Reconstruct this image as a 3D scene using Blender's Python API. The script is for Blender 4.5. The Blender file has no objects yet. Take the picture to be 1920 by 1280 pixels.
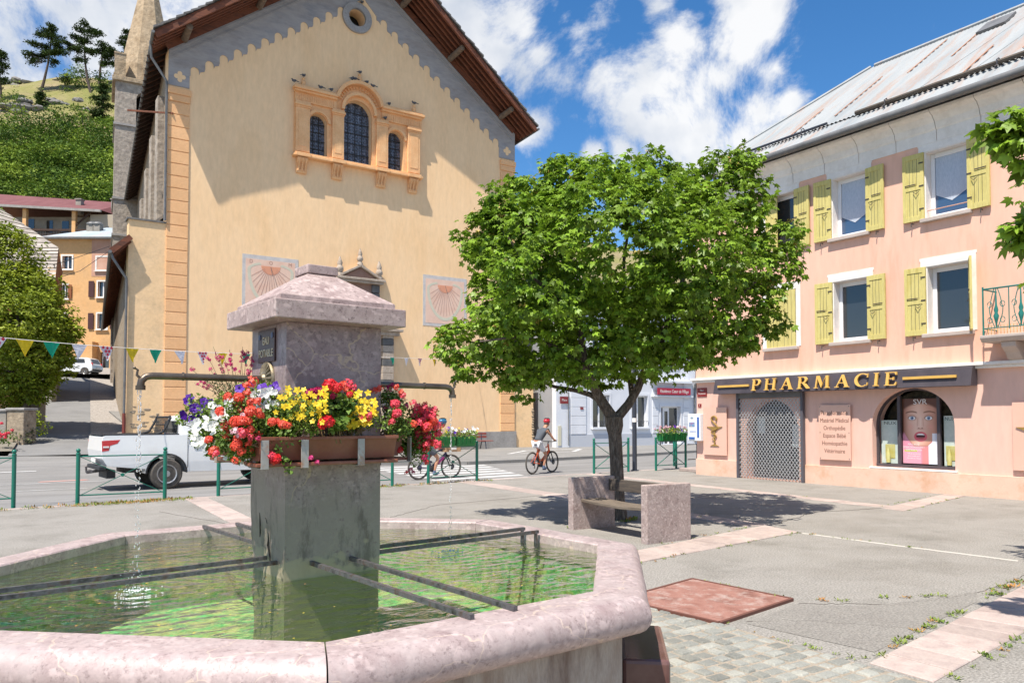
import bpy, bmesh, math, random
from mathutils import Vector, Matrix, noise
from mathutils.geometry import tessellate_polygon
R_ = math.radians
random.seed(7)
S = bpy.context.scene
# ------------------------------------------------------------ camera, world, sun, exposure
YAW = R_(33.5); EYE = 1.65; FPX = 1450.0
cam = bpy.data.cameras.new('camera'); camo = bpy.data.objects.new('camera', cam); S.collection.objects.link(camo)
S.camera = camo
camo.location = (0, 0, EYE); camo.rotation_euler = (R_(90 + 1.9), 0, -YAW)
cam.sensor_width = 36; cam.lens = FPX / 1920 * 36; cam.shift_y = 97 / 1920; cam.clip_start = 0.05; cam.clip_end = 3000
FWD = Vector((math.sin(YAW), math.cos(YAW), 0)); RGT = Vector((math.cos(YAW), -math.sin(YAW), 0))
def W(x, y, z=0.0):            # x metres to the right, y metres ahead of where the photographer stands
    p = RGT * x + FWD * y
    return Vector((p.x, p.y, z))
def at(px, py, Y):             # the point seen at a pixel of the photograph, Y metres ahead
    c, s = math.cos(R_(1.9)), math.sin(R_(1.9))
    a = (px - 960) / FPX; b = (737 - py) / FPX
    fy = c - s * b; fz = s + c * b
    t = Y / fy
    return W(a * t, Y, EYE + fz * t)
S.view_settings.view_transform = 'Standard'; S.view_settings.look = 'None'; S.view_settings.gamma = 1
S.view_settings.exposure = 0.76; S.view_settings.use_curve_mapping = False
SUN = Vector((2.07, 1.0, -4.4)).normalized()
sl = bpy.data.lights.new('sun', 'SUN'); slo = bpy.data.objects.new('sun', sl); S.collection.objects.link(slo)
sl.energy = 4.6; sl.angle = R_(0.5); sl.color = (1.0, 0.93, 0.83)
slo.rotation_euler = SUN.to_track_quat('-Z', 'Y').to_euler()
wd = bpy.data.worlds.new('World'); S.world = wd; wd.use_nodes = True
def build_world():
    nt = wd.node_tree; N = nt.nodes; L = nt.links; N.clear()
    out = N.new('ShaderNodeOutputWorld'); mix = N.new('ShaderNodeMixShader')
    b1 = N.new('ShaderNodeBackground'); b2 = N.new('ShaderNodeBackground')
    sky = N.new('ShaderNodeTexSky'); sky.sky_type = 'NISHITA'; sky.sun_disc = False
    sky.sun_elevation = R_(62.4); sky.sun_rotation = math.atan2(-SUN.x, -SUN.y)
    sky.altitude = 1000; sky.ozone_density = 2.6; sky.dust_density = 0.3; sky.air_density = 1.0
    hs = N.new('ShaderNodeHueSaturation'); hs.inputs['Saturation'].default_value = 1.28; hs.inputs['Value'].default_value = 0.92
    L.new(sky.outputs[0], hs.inputs['Color']); L.new(hs.outputs[0], b1.inputs[0]); b1.inputs[1].default_value = 0.115
    tc = N.new('ShaderNodeTexCoord')
    def mth(op, a, b=None, c=None, clamp=False):
        m = N.new('ShaderNodeMath'); m.operation = op; m.use_clamp = clamp
        for i, v in enumerate((a, b, c)):
            if v is None: continue
            if isinstance(v, (int, float)): m.inputs[i].default_value = v
            else: L.new(v, m.inputs[i])
        return m.outputs[0]
    d = tc.outputs['Generated']
    n1 = N.new('ShaderNodeTexNoise'); n1.inputs['Scale'].default_value = 5.5; n1.inputs['Detail'].default_value = 12; n1.inputs['Roughness'].default_value = 0.66
    L.new(d, n1.inputs['Vector'])
    n1.inputs['Distortion'].default_value = 0.35
    n2 = N.new('ShaderNodeTexNoise'); n2.inputs['Scale'].default_value = 2.4; n2.inputs['Detail'].default_value = 6
    L.new(d, n2.inputs['Vector'])
    blobs = [(60,-10,190),(230,-10,150),(-120,20,200),(360,-60,120),
      (870,50,62),(930,90,60),(985,55,50),(1035,130,42),(985,135,40),(1080,60,48),(1120,20,48),(1060,30,40),(1232,12,32),(850,-30,50),
      (1265,75,42),(1205,125,52),(1245,150,48),(1150,150,38),(1185,190,36),(1300,195,50),(1345,150,45),(1395,95,45),(1435,55,50),(1400,10,50),(1455,130,38),
      (960,20,50),(1010,100,45),(1240,235,40),(1190,232,30),(1330,235,52),(1425,215,45),(1385,262,45),(1165,280,20),(1480,190,24),(1005,228,26),(985,250,24),(1115,285,18)]
    acc = None
    for x, y, r in blobs:
        p = (at(x, y, 100) - Vector((0, 0, EYE))); L_ = p.length; p.normalize()
        vm = N.new('ShaderNodeVectorMath'); vm.operation = 'DISTANCE'; L.new(d, vm.inputs[0]); vm.inputs[1].default_value = p
        rad = r * (100 / FPX) / L_
        t = mth('MULTIPLY_ADD', vm.outputs['Value'], -0.5 / rad, 1.0)      # 1 at the centre, .5 at the rim
        acc = t if acc is None else mth('SMOOTH_MAX', acc, t, 0.35)
    acc = mth('MAXIMUM', acc, -0.5)
    back = N.new('ShaderNodeVectorMath'); back.operation = 'DOT_PRODUCT'; L.new(d, back.inputs[0]); back.inputs[1].default_value = FWD
    gen = mth('MULTIPLY', mth('LESS_THAN', back.outputs['Value'], 0.45), mth('MULTIPLY_ADD', n2.outputs[0], 2.2, -0.85))
    acc = mth('MAXIMUM', acc, gen)
    s = mth('ADD', acc, mth('MULTIPLY_ADD', n1.outputs[0], 4.4, -2.2))
    mr = N.new('ShaderNodeMapRange'); mr.interpolation_type = 'SMOOTHSTEP'; L.new(s, mr.inputs[0])
    mr.inputs[1].default_value = 0.20; mr.inputs[2].default_value = 0.95
    n3 = N.new('ShaderNodeTexNoise'); n3.inputs['Scale'].default_value = 9; n3.inputs['Detail'].default_value = 5; L.new(d, n3.inputs['Vector'])
    cr = N.new('ShaderNodeValToRGB'); L.new(n3.outputs[0], cr.inputs[0])
    cr.color_ramp.elements[0].position = 0.33; cr.color_ramp.elements[0].color = (0.60, 0.66, 0.76, 1)
    cr.color_ramp.elements[1].position = 0.6; cr.color_ramp.elements[1].color = (1.0, 1.0, 1.0, 1)
    L.new(cr.outputs[0], b2.inputs[0]); b2.inputs[1].default_value = 0.60
    mm = mth('MULTIPLY', mr.outputs[0], 0.94)
    L.new(mm, mix.inputs[0]); L.new(b1.outputs[0], mix.inputs[1]); L.new(b2.outputs[0], mix.inputs[2]); L.new(mix.outputs[0], out.inputs[0])
build_world()
# ------------------------------------------------------------ helpers: objects
COL = S.collection
ROOTM = {}
def tag(o, label=None, cat=None, group=None, kind=None):
    if label: o['label'] = label
    if cat: o['category'] = cat
    if group: o['group'] = group
    if kind: o['kind'] = kind
    return o
def empty(name, loc, rz=0.0, label=None, cat=None, group=None):
    o = bpy.data.objects.new(name, None); COL.objects.link(o); o.empty_display_size = 0.2
    o.location = loc; o.rotation_euler = (0, 0, rz)
    ROOTM[o] = Matrix.Translation(Vector(loc)) @ Matrix.Rotation(rz, 4, 'Z')
    return tag(o, label, cat, group)
def rootm(o):
    while o.parent: o = o.parent
    return ROOTM.get(o, Matrix())
class MB:
    def __init__(s): s.v = []; s.f = []
    def add(s, vs, fs):
        b = len(s.v); s.v += [tuple(v) for v in vs]; s.f += [tuple(i + b for i in f) for f in fs]; return s
    def box(s, x0, x1, y0, y1, z0, z1):
        return s.add([(x0,y0,z0),(x1,y0,z0),(x1,y1,z0),(x0,y1,z0),(x0,y0,z1),(x1,y0,z1),(x1,y1,z1),(x0,y1,z1)],
                     [(0,3,2,1),(4,5,6,7),(0,1,5,4),(1,2,6,5),(2,3,7,6),(3,0,4,7)])
    def bar(s, a, b, w, h, up=(0,0,1)):            # a beam of w x h from a to b
        a = Vector(a); b = Vector(b); d = (b - a).normalized(); up = Vector(up)
        x = d.cross(up); x = x.normalized() if x.length > 1e-4 else Vector((1,0,0)); y = x.cross(d)
        vs = [p + x * (i * w / 2) + y * (j * h / 2) for p in (a, b) for i, j in ((-1,-1),(1,-1),(1,1),(-1,1))]
        return s.add(vs, [(0,1,2,3),(7,6,5,4),(0,4,5,1),(1,5,6,2),(2,6,7,3),(3,7,4,0)])
    def tube(s, pts, r, n=8, cap=True):
        pts = [Vector(p) for p in pts]; rs = r if isinstance(r, (list, tuple)) else [r] * len(pts)
        b = len(s.v); m = len(pts); prev = None
        for i, p in enumerate(pts):
            d = (pts[min(i + 1, m - 1)] - pts[max(i - 1, 0)]).normalized()
            if prev is None:
                x = d.cross(Vector((0, 0, 1)));
                if x.length < 1e-3: x = d.cross(Vector((1, 0, 0)))
            else: x = prev - d * prev.dot(d)
            x.normalize(); prev = x; y = d.cross(x)
            for k in range(n):
                a = 2 * math.pi * k / n; s.v.append(tuple(p + (x * math.cos(a) + y * math.sin(a)) * rs[i]))
        for i in range(m - 1):
            for k in range(n):
                a = b + i * n + k; c = b + i * n + (k + 1) % n; s.f.append((a, c, c + n, a + n))
        if cap: s.f.append(tuple(b + k for k in reversed(range(n)))); s.f.append(tuple(b + (m - 1) * n + k for k in range(n)))
        return s
    def lathe(s, prof, c=(0,0,0), n=16, axis='z', sx=1, sy=1):     # prof: (radius, height)
        b = len(s.v)
        for r, h in prof:
            for k in range(n):
                a = 2 * math.pi * k / n; x, y = r * math.cos(a) * sx, r * math.sin(a) * sy
                p = (x, y, h) if axis == 'z' else ((h, x, y) if axis == 'x' else (x, h, y))
                s.v.append((p[0] + c[0], p[1] + c[1], p[2] + c[2]))
        for i in range(len(prof) - 1):
            for k in range(n):
                a = b + i * n + k; d = b + i * n + (k + 1) % n; s.f.append((a, d, d + n, a + n))
        s.f.append(tuple(b + k for k in reversed(range(n)))); s.f.append(tuple(b + (len(prof) - 1) * n + k for k in range(n)))
        return s
    def ball(s, c, r, n=8, sc=(1,1,1)):
        c = Vector(c); b = len(s.v); m = max(4, n // 2 + 1)
        for i in range(m + 1):
            t = math.pi * i / m
            for k in range(n):
                a = 2 * math.pi * k / n
                s.v.append((c.x + r*sc[0]*math.sin(t)*math.cos(a), c.y + r*sc[1]*math.sin(t)*math.sin(a), c.z + r*sc[2]*math.cos(t)))
        for i in range(m):
            for k in range(n):
                a = b + i * n + k; d = b + i * n + (k + 1) % n; s.f.append((a, a + n, d + n, d))
        return s
    def plate(s, outer, holes, fn, d0, d1):        # flat slab with holes; fn(x, y, depth) -> point; d0 front, d1 back
        loops = [outer] + list(holes)
        tri = tessellate_polygon([[Vector((p[0], p[1], 0)) for p in l] for l in loops])
        flat = [p for l in loops for p in l]; n = len(flat); b = len(s.v)
        s.v += [tuple(fn(p[0], p[1], d0)) for p in flat] + [tuple(fn(p[0], p[1], d1)) for p in flat]
        def area(t): (x0,y0),(x1,y1),(x2,y2) = [flat[i][:2] for i in t]; return (x1-x0)*(y2-y0)-(x2-x0)*(y1-y0)
        for t in tri:
            if abs(area(t)) < 1e-9: continue
            t = t if area(t) > 0 else (t[0], t[2], t[1])
            s.f.append(tuple(b + i for i in t)); s.f.append(tuple(b + n + i for i in reversed(t)))
        k = 0
        for l in loops:
            m = len(l)
            for i in range(m):
                a, c = b + k + i, b + k + (i + 1) % m; s.f.append((a, a + n, c + n, c))
            k += m
        return s
    def grid(s, fn, nx, ny):
        b = len(s.v)
        for j in range(ny + 1):
            for i in range(nx + 1): s.v.append(tuple(fn(i / nx, j / ny)))
        for j in range(ny):
            for i in range(nx):
                a = b + j * (nx + 1) + i; s.f.append((a, a + 1, a + nx + 2, a + nx + 1))
        return s
    def xf(s, M, start=0):
        for i in range(start, len(s.v)): s.v[i] = tuple(M @ Vector(s.v[i]))
        return s
    def build(s, name, mat, parent=None, world=True, smooth=False, bevel=0.0, seg=2, fixn=True):
        me = bpy.data.meshes.new(name)
        vs = s.v
        if parent is not None and world:
            inv = rootm(parent).inverted(); vs = [tuple(inv @ Vector(v)) for v in s.v]
        me.from_pydata(vs, [], s.f)
        if mat: me.materials.append(mat)
        if fixn:
            bm = bmesh.new(); bm.from_mesh(me); bmesh.ops.recalc_face_normals(bm, faces=bm.faces); bm.to_mesh(me); bm.free()
        if smooth:
            me.shade_smooth(); me.set_sharp_from_angle(angle=R_(38))
        o = bpy.data.objects.new(name, me); COL.objects.link(o)
        if parent is not None: o.parent = parent
        if bevel:
            md = o.modifiers.new('bevel', 'BEVEL'); md.width = bevel; md.segments = seg; md.limit_method = 'ANGLE'; md.angle_limit = R_(40)
        return o
def copy_tree(o, parent=None):
    c = o.copy(); COL.objects.link(c)
    if parent is not None: c.parent = parent
    for ch in list(o.children): copy_tree(ch, c)
    if o in ROOTM: ROOTM[c] = ROOTM[o]
    return c
def move(o, loc, rz=None):
    o.location = loc
    if rz is not None: o.rotation_euler = (0, 0, rz)
    ROOTM[o] = Matrix.Translation(Vector(loc)) @ Matrix.Rotation(o.rotation_euler.z, 4, 'Z')
def arc(cx, cy, r, a0, a1, n, ry=None):
    ry = r if ry is None else ry
    return [(cx + r * math.cos(R_(a0 + (a1 - a0) * i / n)), cy + ry * math.sin(R_(a0 + (a1 - a0) * i / n))) for i in range(n + 1)]
def text(name, body, size, mat, org, xd, yd, parent=None, ext=0.004, sx=1.0, align='CENTER', world=True, shear=0.0):
    cu = bpy.data.curves.new(name, 'FONT'); cu.body = body; cu.size = size; cu.extrude = ext; cu.align_x = align; cu.align_y = 'CENTER'; cu.shear = shear
    cu.resolution_u = 3
    t = bpy.data.objects.new(name, cu); COL.objects.link(t)
    bpy.context.view_layer.update()
    me = bpy.data.meshes.new_from_object(t.evaluated_get(bpy.context.evaluated_depsgraph_get()))
    bpy.data.objects.remove(t)
    xd = Vector(xd).normalized(); yd = Vector(yd).normalized(); zd = xd.cross(yd); org = Vector(org)
    inv = rootm(parent).inverted() if (parent is not None and world) else Matrix()
    for v in me.vertices: v.co = inv @ (org + xd * v.co.x * sx + yd * v.co.y + zd * v.co.z)
    me.materials.clear(); me.materials.append(mat)
    o = bpy.data.objects.new(name, me); COL.objects.link(o)
    if parent is not None: o.parent = parent
    return o
# ------------------------------------------------------------ helpers: materials
MATS = {}
def mat(name, cols, scale=3.0, rough=0.8, bump=0.0, bscale=None, detail=6.0, stretch=(1,1,1), metal=0.0, spec=0.5, island=0.0,
        dirt=None, dscale=0.6, fine=0.0, fscale=60.0, trans=0.0, bdist=0.01, nrough=0.6, coat=0.0, emit=0.0):
    m = bpy.data.materials.new(name); m.use_nodes = True; nt = m.node_tree; N = nt.nodes; L = nt.links
    bs = N['Principled BSDF']; bs.inputs['Roughness'].default_value = rough; bs.inputs['Metallic'].default_value = metal
    bs.inputs['Specular IOR Level'].default_value = spec; bs.inputs['Coat Weight'].default_value = coat
    if isinstance(cols[0], (int, float)): cols = [cols]
    tc = N.new('ShaderNodeTexCoord'); mp = N.new('ShaderNodeMapping'); L.new(tc.outputs['Object'], mp.inputs[0]); mp.inputs['Scale'].default_value = stretch
    col = None
    def noise_(sc, det=detail, rgh=nrough, vec=None):
        n = N.new('ShaderNodeTexNoise'); n.inputs['Scale'].default_value = sc; n.inputs['Detail'].default_value = det; n.inputs['Roughness'].default_value = rgh
        L.new(vec or mp.outputs[0], n.inputs['Vector']); return n.outputs[0]
    if len(cols) > 1:
        cr = N.new('ShaderNodeValToRGB'); e = cr.color_ramp.elements
        while len(e) < len(cols): e.new(0.5)
        for i, c in enumerate(cols): e[i].position = 0.3 + 0.4 * i / (len(cols) - 1); e[i].color = (*c, 1)
        L.new(noise_(scale), cr.inputs[0]); col = cr.outputs[0]
    else:
        rgb = N.new('ShaderNodeRGB'); rgb.outputs[0].default_value = (*cols[0], 1); col = rgb.outputs[0]
    def mixc(fac, a, b, mode='MIX'):
        mx = N.new('ShaderNodeMix'); mx.data_type = 'RGBA'; mx.blend_type = mode
        if isinstance(fac, float): mx.inputs[0].default_value = fac
        else: L.new(fac, mx.inputs[0])
        for s_, v in ((6, a), (7, b)):
            if isinstance(v, tuple): mx.inputs[s_].default_value = (*v, 1)
            else: L.new(v, mx.inputs[s_])
        return mx.outputs[2]
    def rng(v, a, b, c=0.0, d=1.0):
        mr = N.new('ShaderNodeMapRange'); L.new(v, mr.inputs[0]); mr.inputs[1].default_value = a; mr.inputs[2].default_value = b
        mr.inputs[3].default_value = c; mr.inputs[4].default_value = d; return mr.outputs[0]
    if dirt: col = mixc(rng(noise_(dscale, 8.0, 0.7), 0.5, 0.72, 0.0, dirt[1]), col, dirt[0])
    if fine:
        v = rng(noise_(fscale, 3.0), 0.25, 0.75, 1 - fine, 1 + fine); cx = N.new('ShaderNodeCombineColor')
        for i in range(3): L.new(v, cx.inputs[i])
        col = mixc(1.0, col, cx.outputs[0], 'MULTIPLY')
    if island:
        g = N.new('ShaderNodeNewGeometry'); v = rng(g.outputs['Random Per Island'], 0, 1, 1 - island, 1 + island); cx = N.new('ShaderNodeCombineColor')
        for i in range(3): L.new(v, cx.inputs[i])
        col = mixc(1.0, col, cx.outputs[0], 'MULTIPLY')
    L.new(col, bs.inputs['Base Color'])
    if bump:
        b = N.new('ShaderNodeBump'); b.inputs['Strength'].default_value = bump; b.inputs['Distance'].default_value = bdist
        L.new(noise_(bscale or scale * 6), b.inputs['Height']); L.new(b.outputs[0], bs.inputs['Normal'])
    if trans:
        tr = N.new('ShaderNodeBsdfTranslucent'); L.new(col, tr.inputs[0]); ms = N.new('ShaderNodeMixShader'); ms.inputs[0].default_value = trans
        L.new(bs.outputs[0], ms.inputs[1]); L.new(tr.outputs[0], ms.inputs[2]); L.new(ms.outputs[0], N['Material Output'].inputs[0])
    m['ext'] = 1; MATS[name] = m
    return m
def nodes_of(m): return m.node_tree.nodes, m.node_tree.links, m.node_tree.nodes['Principled BSDF']
def marble(name, c1, c2, vein, stain=None, vs=1.0, rough=0.45, grey=0.0, spot=0.4, vt=1.0):
    m = mat(name, [c1, c2, c1], scale=5, rough=rough, bump=0.25, bscale=25, fine=0.12, fscale=90, bdist=0.004)
    N, L, bs = nodes_of(m); src = bs.inputs['Base Color'].links[0].from_socket
    tc = N.new('ShaderNodeTexCoord')
    nz = N.new('ShaderNodeTexNoise'); nz.inputs['Scale'].default_value = 2.2; nz.inputs['Detail'].default_value = 4; L.new(tc.outputs['Object'], nz.inputs['Vector'])
    mv = N.new('ShaderNodeMix'); mv.data_type = 'VECTOR'; mv.inputs[0].default_value = 0.35; L.new(tc.outputs['Object'], mv.inputs[4]); L.new(nz.outputs['Color'], mv.inputs[5])
    def layer(src, tex_out, lo, hi, colr, fmax):
        mr = N.new('ShaderNodeMapRange'); L.new(tex_out, mr.inputs[0]); mr.inputs[1].default_value = lo; mr.inputs[2].default_value = hi
        mr.inputs[3].default_value = 0; mr.inputs[4].default_value = fmax
        mx = N.new('ShaderNodeMix'); mx.data_type = 'RGBA'; L.new(mr.outputs[0], mx.inputs[0]); L.new(src, mx.inputs[6]); mx.inputs[7].default_value = (*colr, 1)
        return mx.outputs[2]
    vo = N.new('ShaderNodeTexVoronoi'); vo.feature = 'DISTANCE_TO_EDGE'; vo.inputs['Scale'].default_value = 2.3 * vs; L.new(mv.outputs[1], vo.inputs['Vector'])
    src = layer(src, vo.outputs[0], 0.010 * vt, 0.003 * vt, vein, 0.7)
    v2 = N.new('ShaderNodeTexVoronoi'); v2.inputs['Scale'].default_value = 20
    nz2 = N.new('ShaderNodeTexNoise'); nz2.inputs['Scale'].default_value = 14; nz2.inputs['Detail'].default_value = 4; L.new(tc.outputs['Object'], nz2.inputs['Vector'])
    mv2 = N.new('ShaderNodeMix'); mv2.data_type = 'VECTOR'; mv2.inputs[0].default_value = 0.13; L.new(tc.outputs['Object'], mv2.inputs[4]); L.new(nz2.outputs['Color'], mv2.inputs[5]); L.new(mv2.outputs[1], v2.inputs['Vector'])
    src = layer(src, v2.outputs[0], 0.42, 0.22, tuple(min(1, x * 1.4) for x in c2), spot)
    n9 = N.new('ShaderNodeTexNoise'); n9.inputs['Scale'].default_value = 38; n9.inputs['Detail'].default_value = 6; n9.inputs['Roughness'].default_value = 0.75; L.new(tc.outputs['Object'], n9.inputs['Vector'])
    src = layer(src, n9.outputs[0], 0.47, 0.36, tuple(x * 0.62 for x in c1), spot * 1.3)
    if stain:
        n = N.new('ShaderNodeTexNoise'); n.inputs['Scale'].default_value = 2.5; n.inputs['Detail'].default_value = 8; n.inputs['Roughness'].default_value = 0.7
        mp = N.new('ShaderNodeMapping'); mp.inputs['Scale'].default_value = (2.2, 2.2, 0.5); L.new(tc.outputs['Object'], mp.inputs[0]); L.new(mp.outputs[0], n.inputs['Vector'])
        src = layer(src, n.outputs[0], 0.48, 0.66, stain, 0.7)
    if grey:    # lime-grey band below z = grey
        sp = N.new('ShaderNodeSeparateXYZ'); L.new(tc.outputs['Object'], sp.inputs[0])
        nn = N.new('ShaderNodeTexNoise'); nn.inputs['Scale'].default_value = 6; nn.inputs['Detail'].default_value = 8; L.new(tc.outputs['Object'], nn.inputs['Vector'])
        ad = N.new('ShaderNodeMath'); ad.operation = 'MULTIPLY_ADD'; L.new(nn.outputs[0], ad.inputs[0]); ad.inputs[1].default_value = 0.55; L.new(sp.outputs[2], ad.inputs[2])
        src = layer(src, ad.outputs[0], grey + 0.33, grey + 0.20, (0.235, 0.198, 0.16), 0.85)
        n4 = N.new('ShaderNodeTexNoise'); n4.inputs['Scale'].default_value = 5; n4.inputs['Detail'].default_value = 10; n4.inputs['Roughness'].default_value = 0.75; mp4 = N.new('ShaderNodeMapping'); mp4.inputs['Scale'].default_value = (1.6, 1.6, 0.45); L.new(tc.outputs['Object'], mp4.inputs[0]); L.new(mp4.outputs[0], n4.inputs['Vector'])
        m4 = N.new('ShaderNodeMath'); m4.operation = 'MULTIPLY_ADD'; L.new(sp.outputs[2], m4.inputs[0]); m4.inputs[1].default_value = -0.16; m4.inputs[2].default_value = 0.16; m5 = N.new('ShaderNodeMath'); m5.operation = 'ADD'; L.new(m4.outputs[0], m5.inputs[0]); L.new(n4.outputs[0], m5.inputs[1])
        src = layer(src, m5.outputs[0], 0.50, 0.60, (0.095, 0.075, 0.062), 0.75)
        n5 = N.new('ShaderNodeTexNoise'); n5.inputs['Scale'].default_value = 13; n5.inputs['Detail'].default_value = 8; n5.inputs['Roughness'].default_value = 0.8; L.new(tc.outputs['Object'], n5.inputs['Vector'])
        m6 = N.new('ShaderNodeMath'); m6.operation = 'ADD'; L.new(m4.outputs[0], m6.inputs[0]); L.new(n5.outputs[0], m6.inputs[1])
        src = layer(src, m6.outputs[0], 0.60, 0.66, (0.13, 0.07, 0.075), 0.8); src = layer(src, n5.outputs[0], 0.40, 0.32, (0.33, 0.31, 0.28), 0.45)
        src = layer(src, ad.outputs[0], 1.17, 1.14, (0.32, 0.27, 0.18), 0.8)
    L.new(src, bs.inputs['Base Color'])
    return m
# ------------------------------------------------------------ materials
M = {}
M['asphalt'] = mat('asphalt_plaza', [(0.22,0.204,0.18),(0.272,0.256,0.232),(0.235,0.22,0.197)], scale=0.5, rough=0.95, bump=0.7, bscale=60, fine=0.55, fscale=55, dirt=((0.165,0.155,0.135),0.75), dscale=1.1, bdist=0.006, spec=0.2)
M['road'] = mat('asphalt_road', [(0.185,0.18,0.172),(0.255,0.248,0.24)], scale=0.7, rough=0.9, bump=0.4, bscale=60, fine=0.18, fscale=50, stretch=(0.35,1.6,1), dirt=((0.12,0.12,0.12),0.6), dscale=0.8, spec=0.2)
M['paving'] = mat('pavement', [(0.20,0.195,0.185),(0.26,0.252,0.24)], scale=0.8, rough=0.95, bump=0.3, bscale=50, fine=0.15, dirt=((0.15,0.14,0.13),0.5), spec=0.2)
M['street'] = mat('street_asphalt', [(0.17,0.168,0.165),(0.22,0.218,0.215)], scale=0.8, rough=0.95, fine=0.15, bump=0.3, bscale=40, spec=0.2)
M['setts'] = mat('street_setts', [(0.20,0.18,0.155),(0.33,0.30,0.27),(0.24,0.22,0.20)], scale=6, rough=0.95, fine=0.35, fscale=14, bump=0.6, bscale=12, bdist=0.03, spec=0.2)
M['cobble'] = mat('cobble_stone', [(0.19,0.195,0.18),(0.31,0.305,0.265)], scale=4, rough=0.85, island=0.28, bump=0.5, bscale=45, fine=0.18, fscale=70, spec=0.3)
M['joint'] = mat('sandy_joint', [(0.25,0.21,0.16),(0.36,0.31,0.25)], scale=8, rough=1, fine=0.3, bump=0.5, bscale=60)
M['band'] = mat('pink_paving_stone', [(0.35,0.265,0.235),(0.43,0.35,0.31),(0.30,0.235,0.215)], scale=3.5, rough=0.75, island=0.14, bump=0.3, bscale=30, fine=0.12, dirt=((0.30,0.24,0.22),0.55), dscale=5)
M['white_paint'] = mat('road_paint', [(0.48,0.48,0.47),(0.58,0.58,0.57)], scale=6, rough=0.8, dirt=((0.22,0.22,0.22),0.9), dscale=2.5)
M['rust'] = mat('rusty_plate', [(0.21,0.085,0.06),(0.31,0.155,0.12),(0.17,0.07,0.05)], scale=3, rough=0.7, bump=0.35, bscale=60, dirt=((0.42,0.34,0.30),0.95), dscale=7, fine=0.15, fscale=80)
M['earth'] = mat('terrain_ground', [(0.16,0.14,0.11),(0.21,0.19,0.15)], scale=0.3, rough=1)
M['hill'] = mat('hill_ground', [(0.11,0.15,0.035),(0.21,0.20,0.075),(0.27,0.22,0.13),(0.13,0.17,0.04)], scale=0.045, rough=1, bump=0.6, bscale=0.6, bdist=0.6, fine=0.25, fscale=1.2, nrough=0.7, spec=0.1)
M['rock'] = mat('grey_rock', [(0.15,0.14,0.13),(0.27,0.255,0.24),(0.12,0.115,0.11)], scale=0.35, rough=1, stretch=(1,1,3), bump=1, bscale=0.8, bdist=0.6)
M['rim'] = marble('pink_marble_rim', (0.30, 0.222, 0.215), (0.42, 0.335, 0.32), (0.58, 0.46, 0.37), stain=(0.43, 0.36, 0.345), vs=1.3, rough=0.5, spot=.55, vt=.8)
M['pillar'] = marble('mauve_marble_pillar', (0.20,0.14,0.14), (0.30,0.235,0.225), (0.46,0.36,0.24), vs=0.9, rough=0.4, grey=1.28, spot=.6, vt=.6)
M['cap'] = marble('pink_marble_cap', (0.28,0.20,0.185), (0.40,0.31,0.285), (0.52,0.43,0.40), vs=0.6, rough=0.6, spot=.7, vt=.6)
M['basin'] = mat('basin_wall_stone', [(0.20,0.13,0.09),(0.36,0.31,0.26),(0.12,0.07,0.05)], scale=2.2, rough=0.7, stretch=(2.5,2.5,0.6), bump=0.4, bscale=30, fine=0.15)
M['algae'] = mat('algae_bottom', [(0.065,0.24,0.10),(0.48,0.44,0.22),(0.11,0.40,0.17),(0.68,0.52,0.32)], scale=3.8, rough=0.9, fine=0.5, fscale=17, nrough=0.7, detail=9)
M['bench_stone'] = marble('pink_bench_stone', (0.29,0.21,0.19), (0.39,0.31,0.28), (0.48,0.39,0.34), vs=1.6, rough=0.7, spot=.7)
M['iron'] = mat('old_iron', [(0.03,0.022,0.02),(0.13,0.125,0.13),(0.09,0.045,0.025)], scale=16, rough=0.45, metal=0.35, bump=0.4, bscale=60)
M['bronze'] = mat('bronze_pipe', [(0.10,0.075,0.055),(0.19,0.155,0.12)], scale=8, rough=0.35, metal=0.7, bump=0.2, bscale=40)
M['rosette'] = mat('bronze_rosette', [(0.16,0.12,0.06),(0.32,0.27,0.19)], scale=25, rough=0.45, metal=0.5, bump=0.3, bscale=60)
M['green_metal'] = mat('green_railing_paint', [(0.005,0.135,0.09),(0.008,0.16,0.11)], scale=6, rough=0.3, fine=0.1, dirt=((0.03,0.06,0.05),0.4), dscale=3)
M['dark_metal'] = mat('dark_grey_metal', [(0.035,0.04,0.055)], rough=0.4)
M['brown_metal'] = mat('brown_metal', [(0.05,0.035,0.03)], rough=0.6)
M['old_wood'] = mat('weathered_wood', [(0.10,0.075,0.055),(0.20,0.16,0.12)], scale=3, rough=0.9, stretch=(14,1.2,14), bump=0.6, bscale=6, fine=0.2)
M['old_wood2'] = mat('weathered_backboard', [(0.055,0.045,0.04),(0.12,0.095,0.07)], scale=3, rough=0.9, stretch=(14,1.2,14), bump=0.5, bscale=6)
M['red_wood'] = mat('red_bench_wood', [(0.24,0.06,0.045),(0.33,0.095,0.07)], scale=4, rough=0.6)
M['weed'] = mat('weed_leaf', [(0.12,0.20,0.03),(0.26,0.30,0.05)], scale=2.5, rough=0.7, trans=0.25, island=0.3)
M['drygrass'] = mat('dry_weed', [(0.28,0.20,0.05),(0.38,0.16,0.04)], scale=2.5, rough=0.9, island=0.3)
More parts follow.
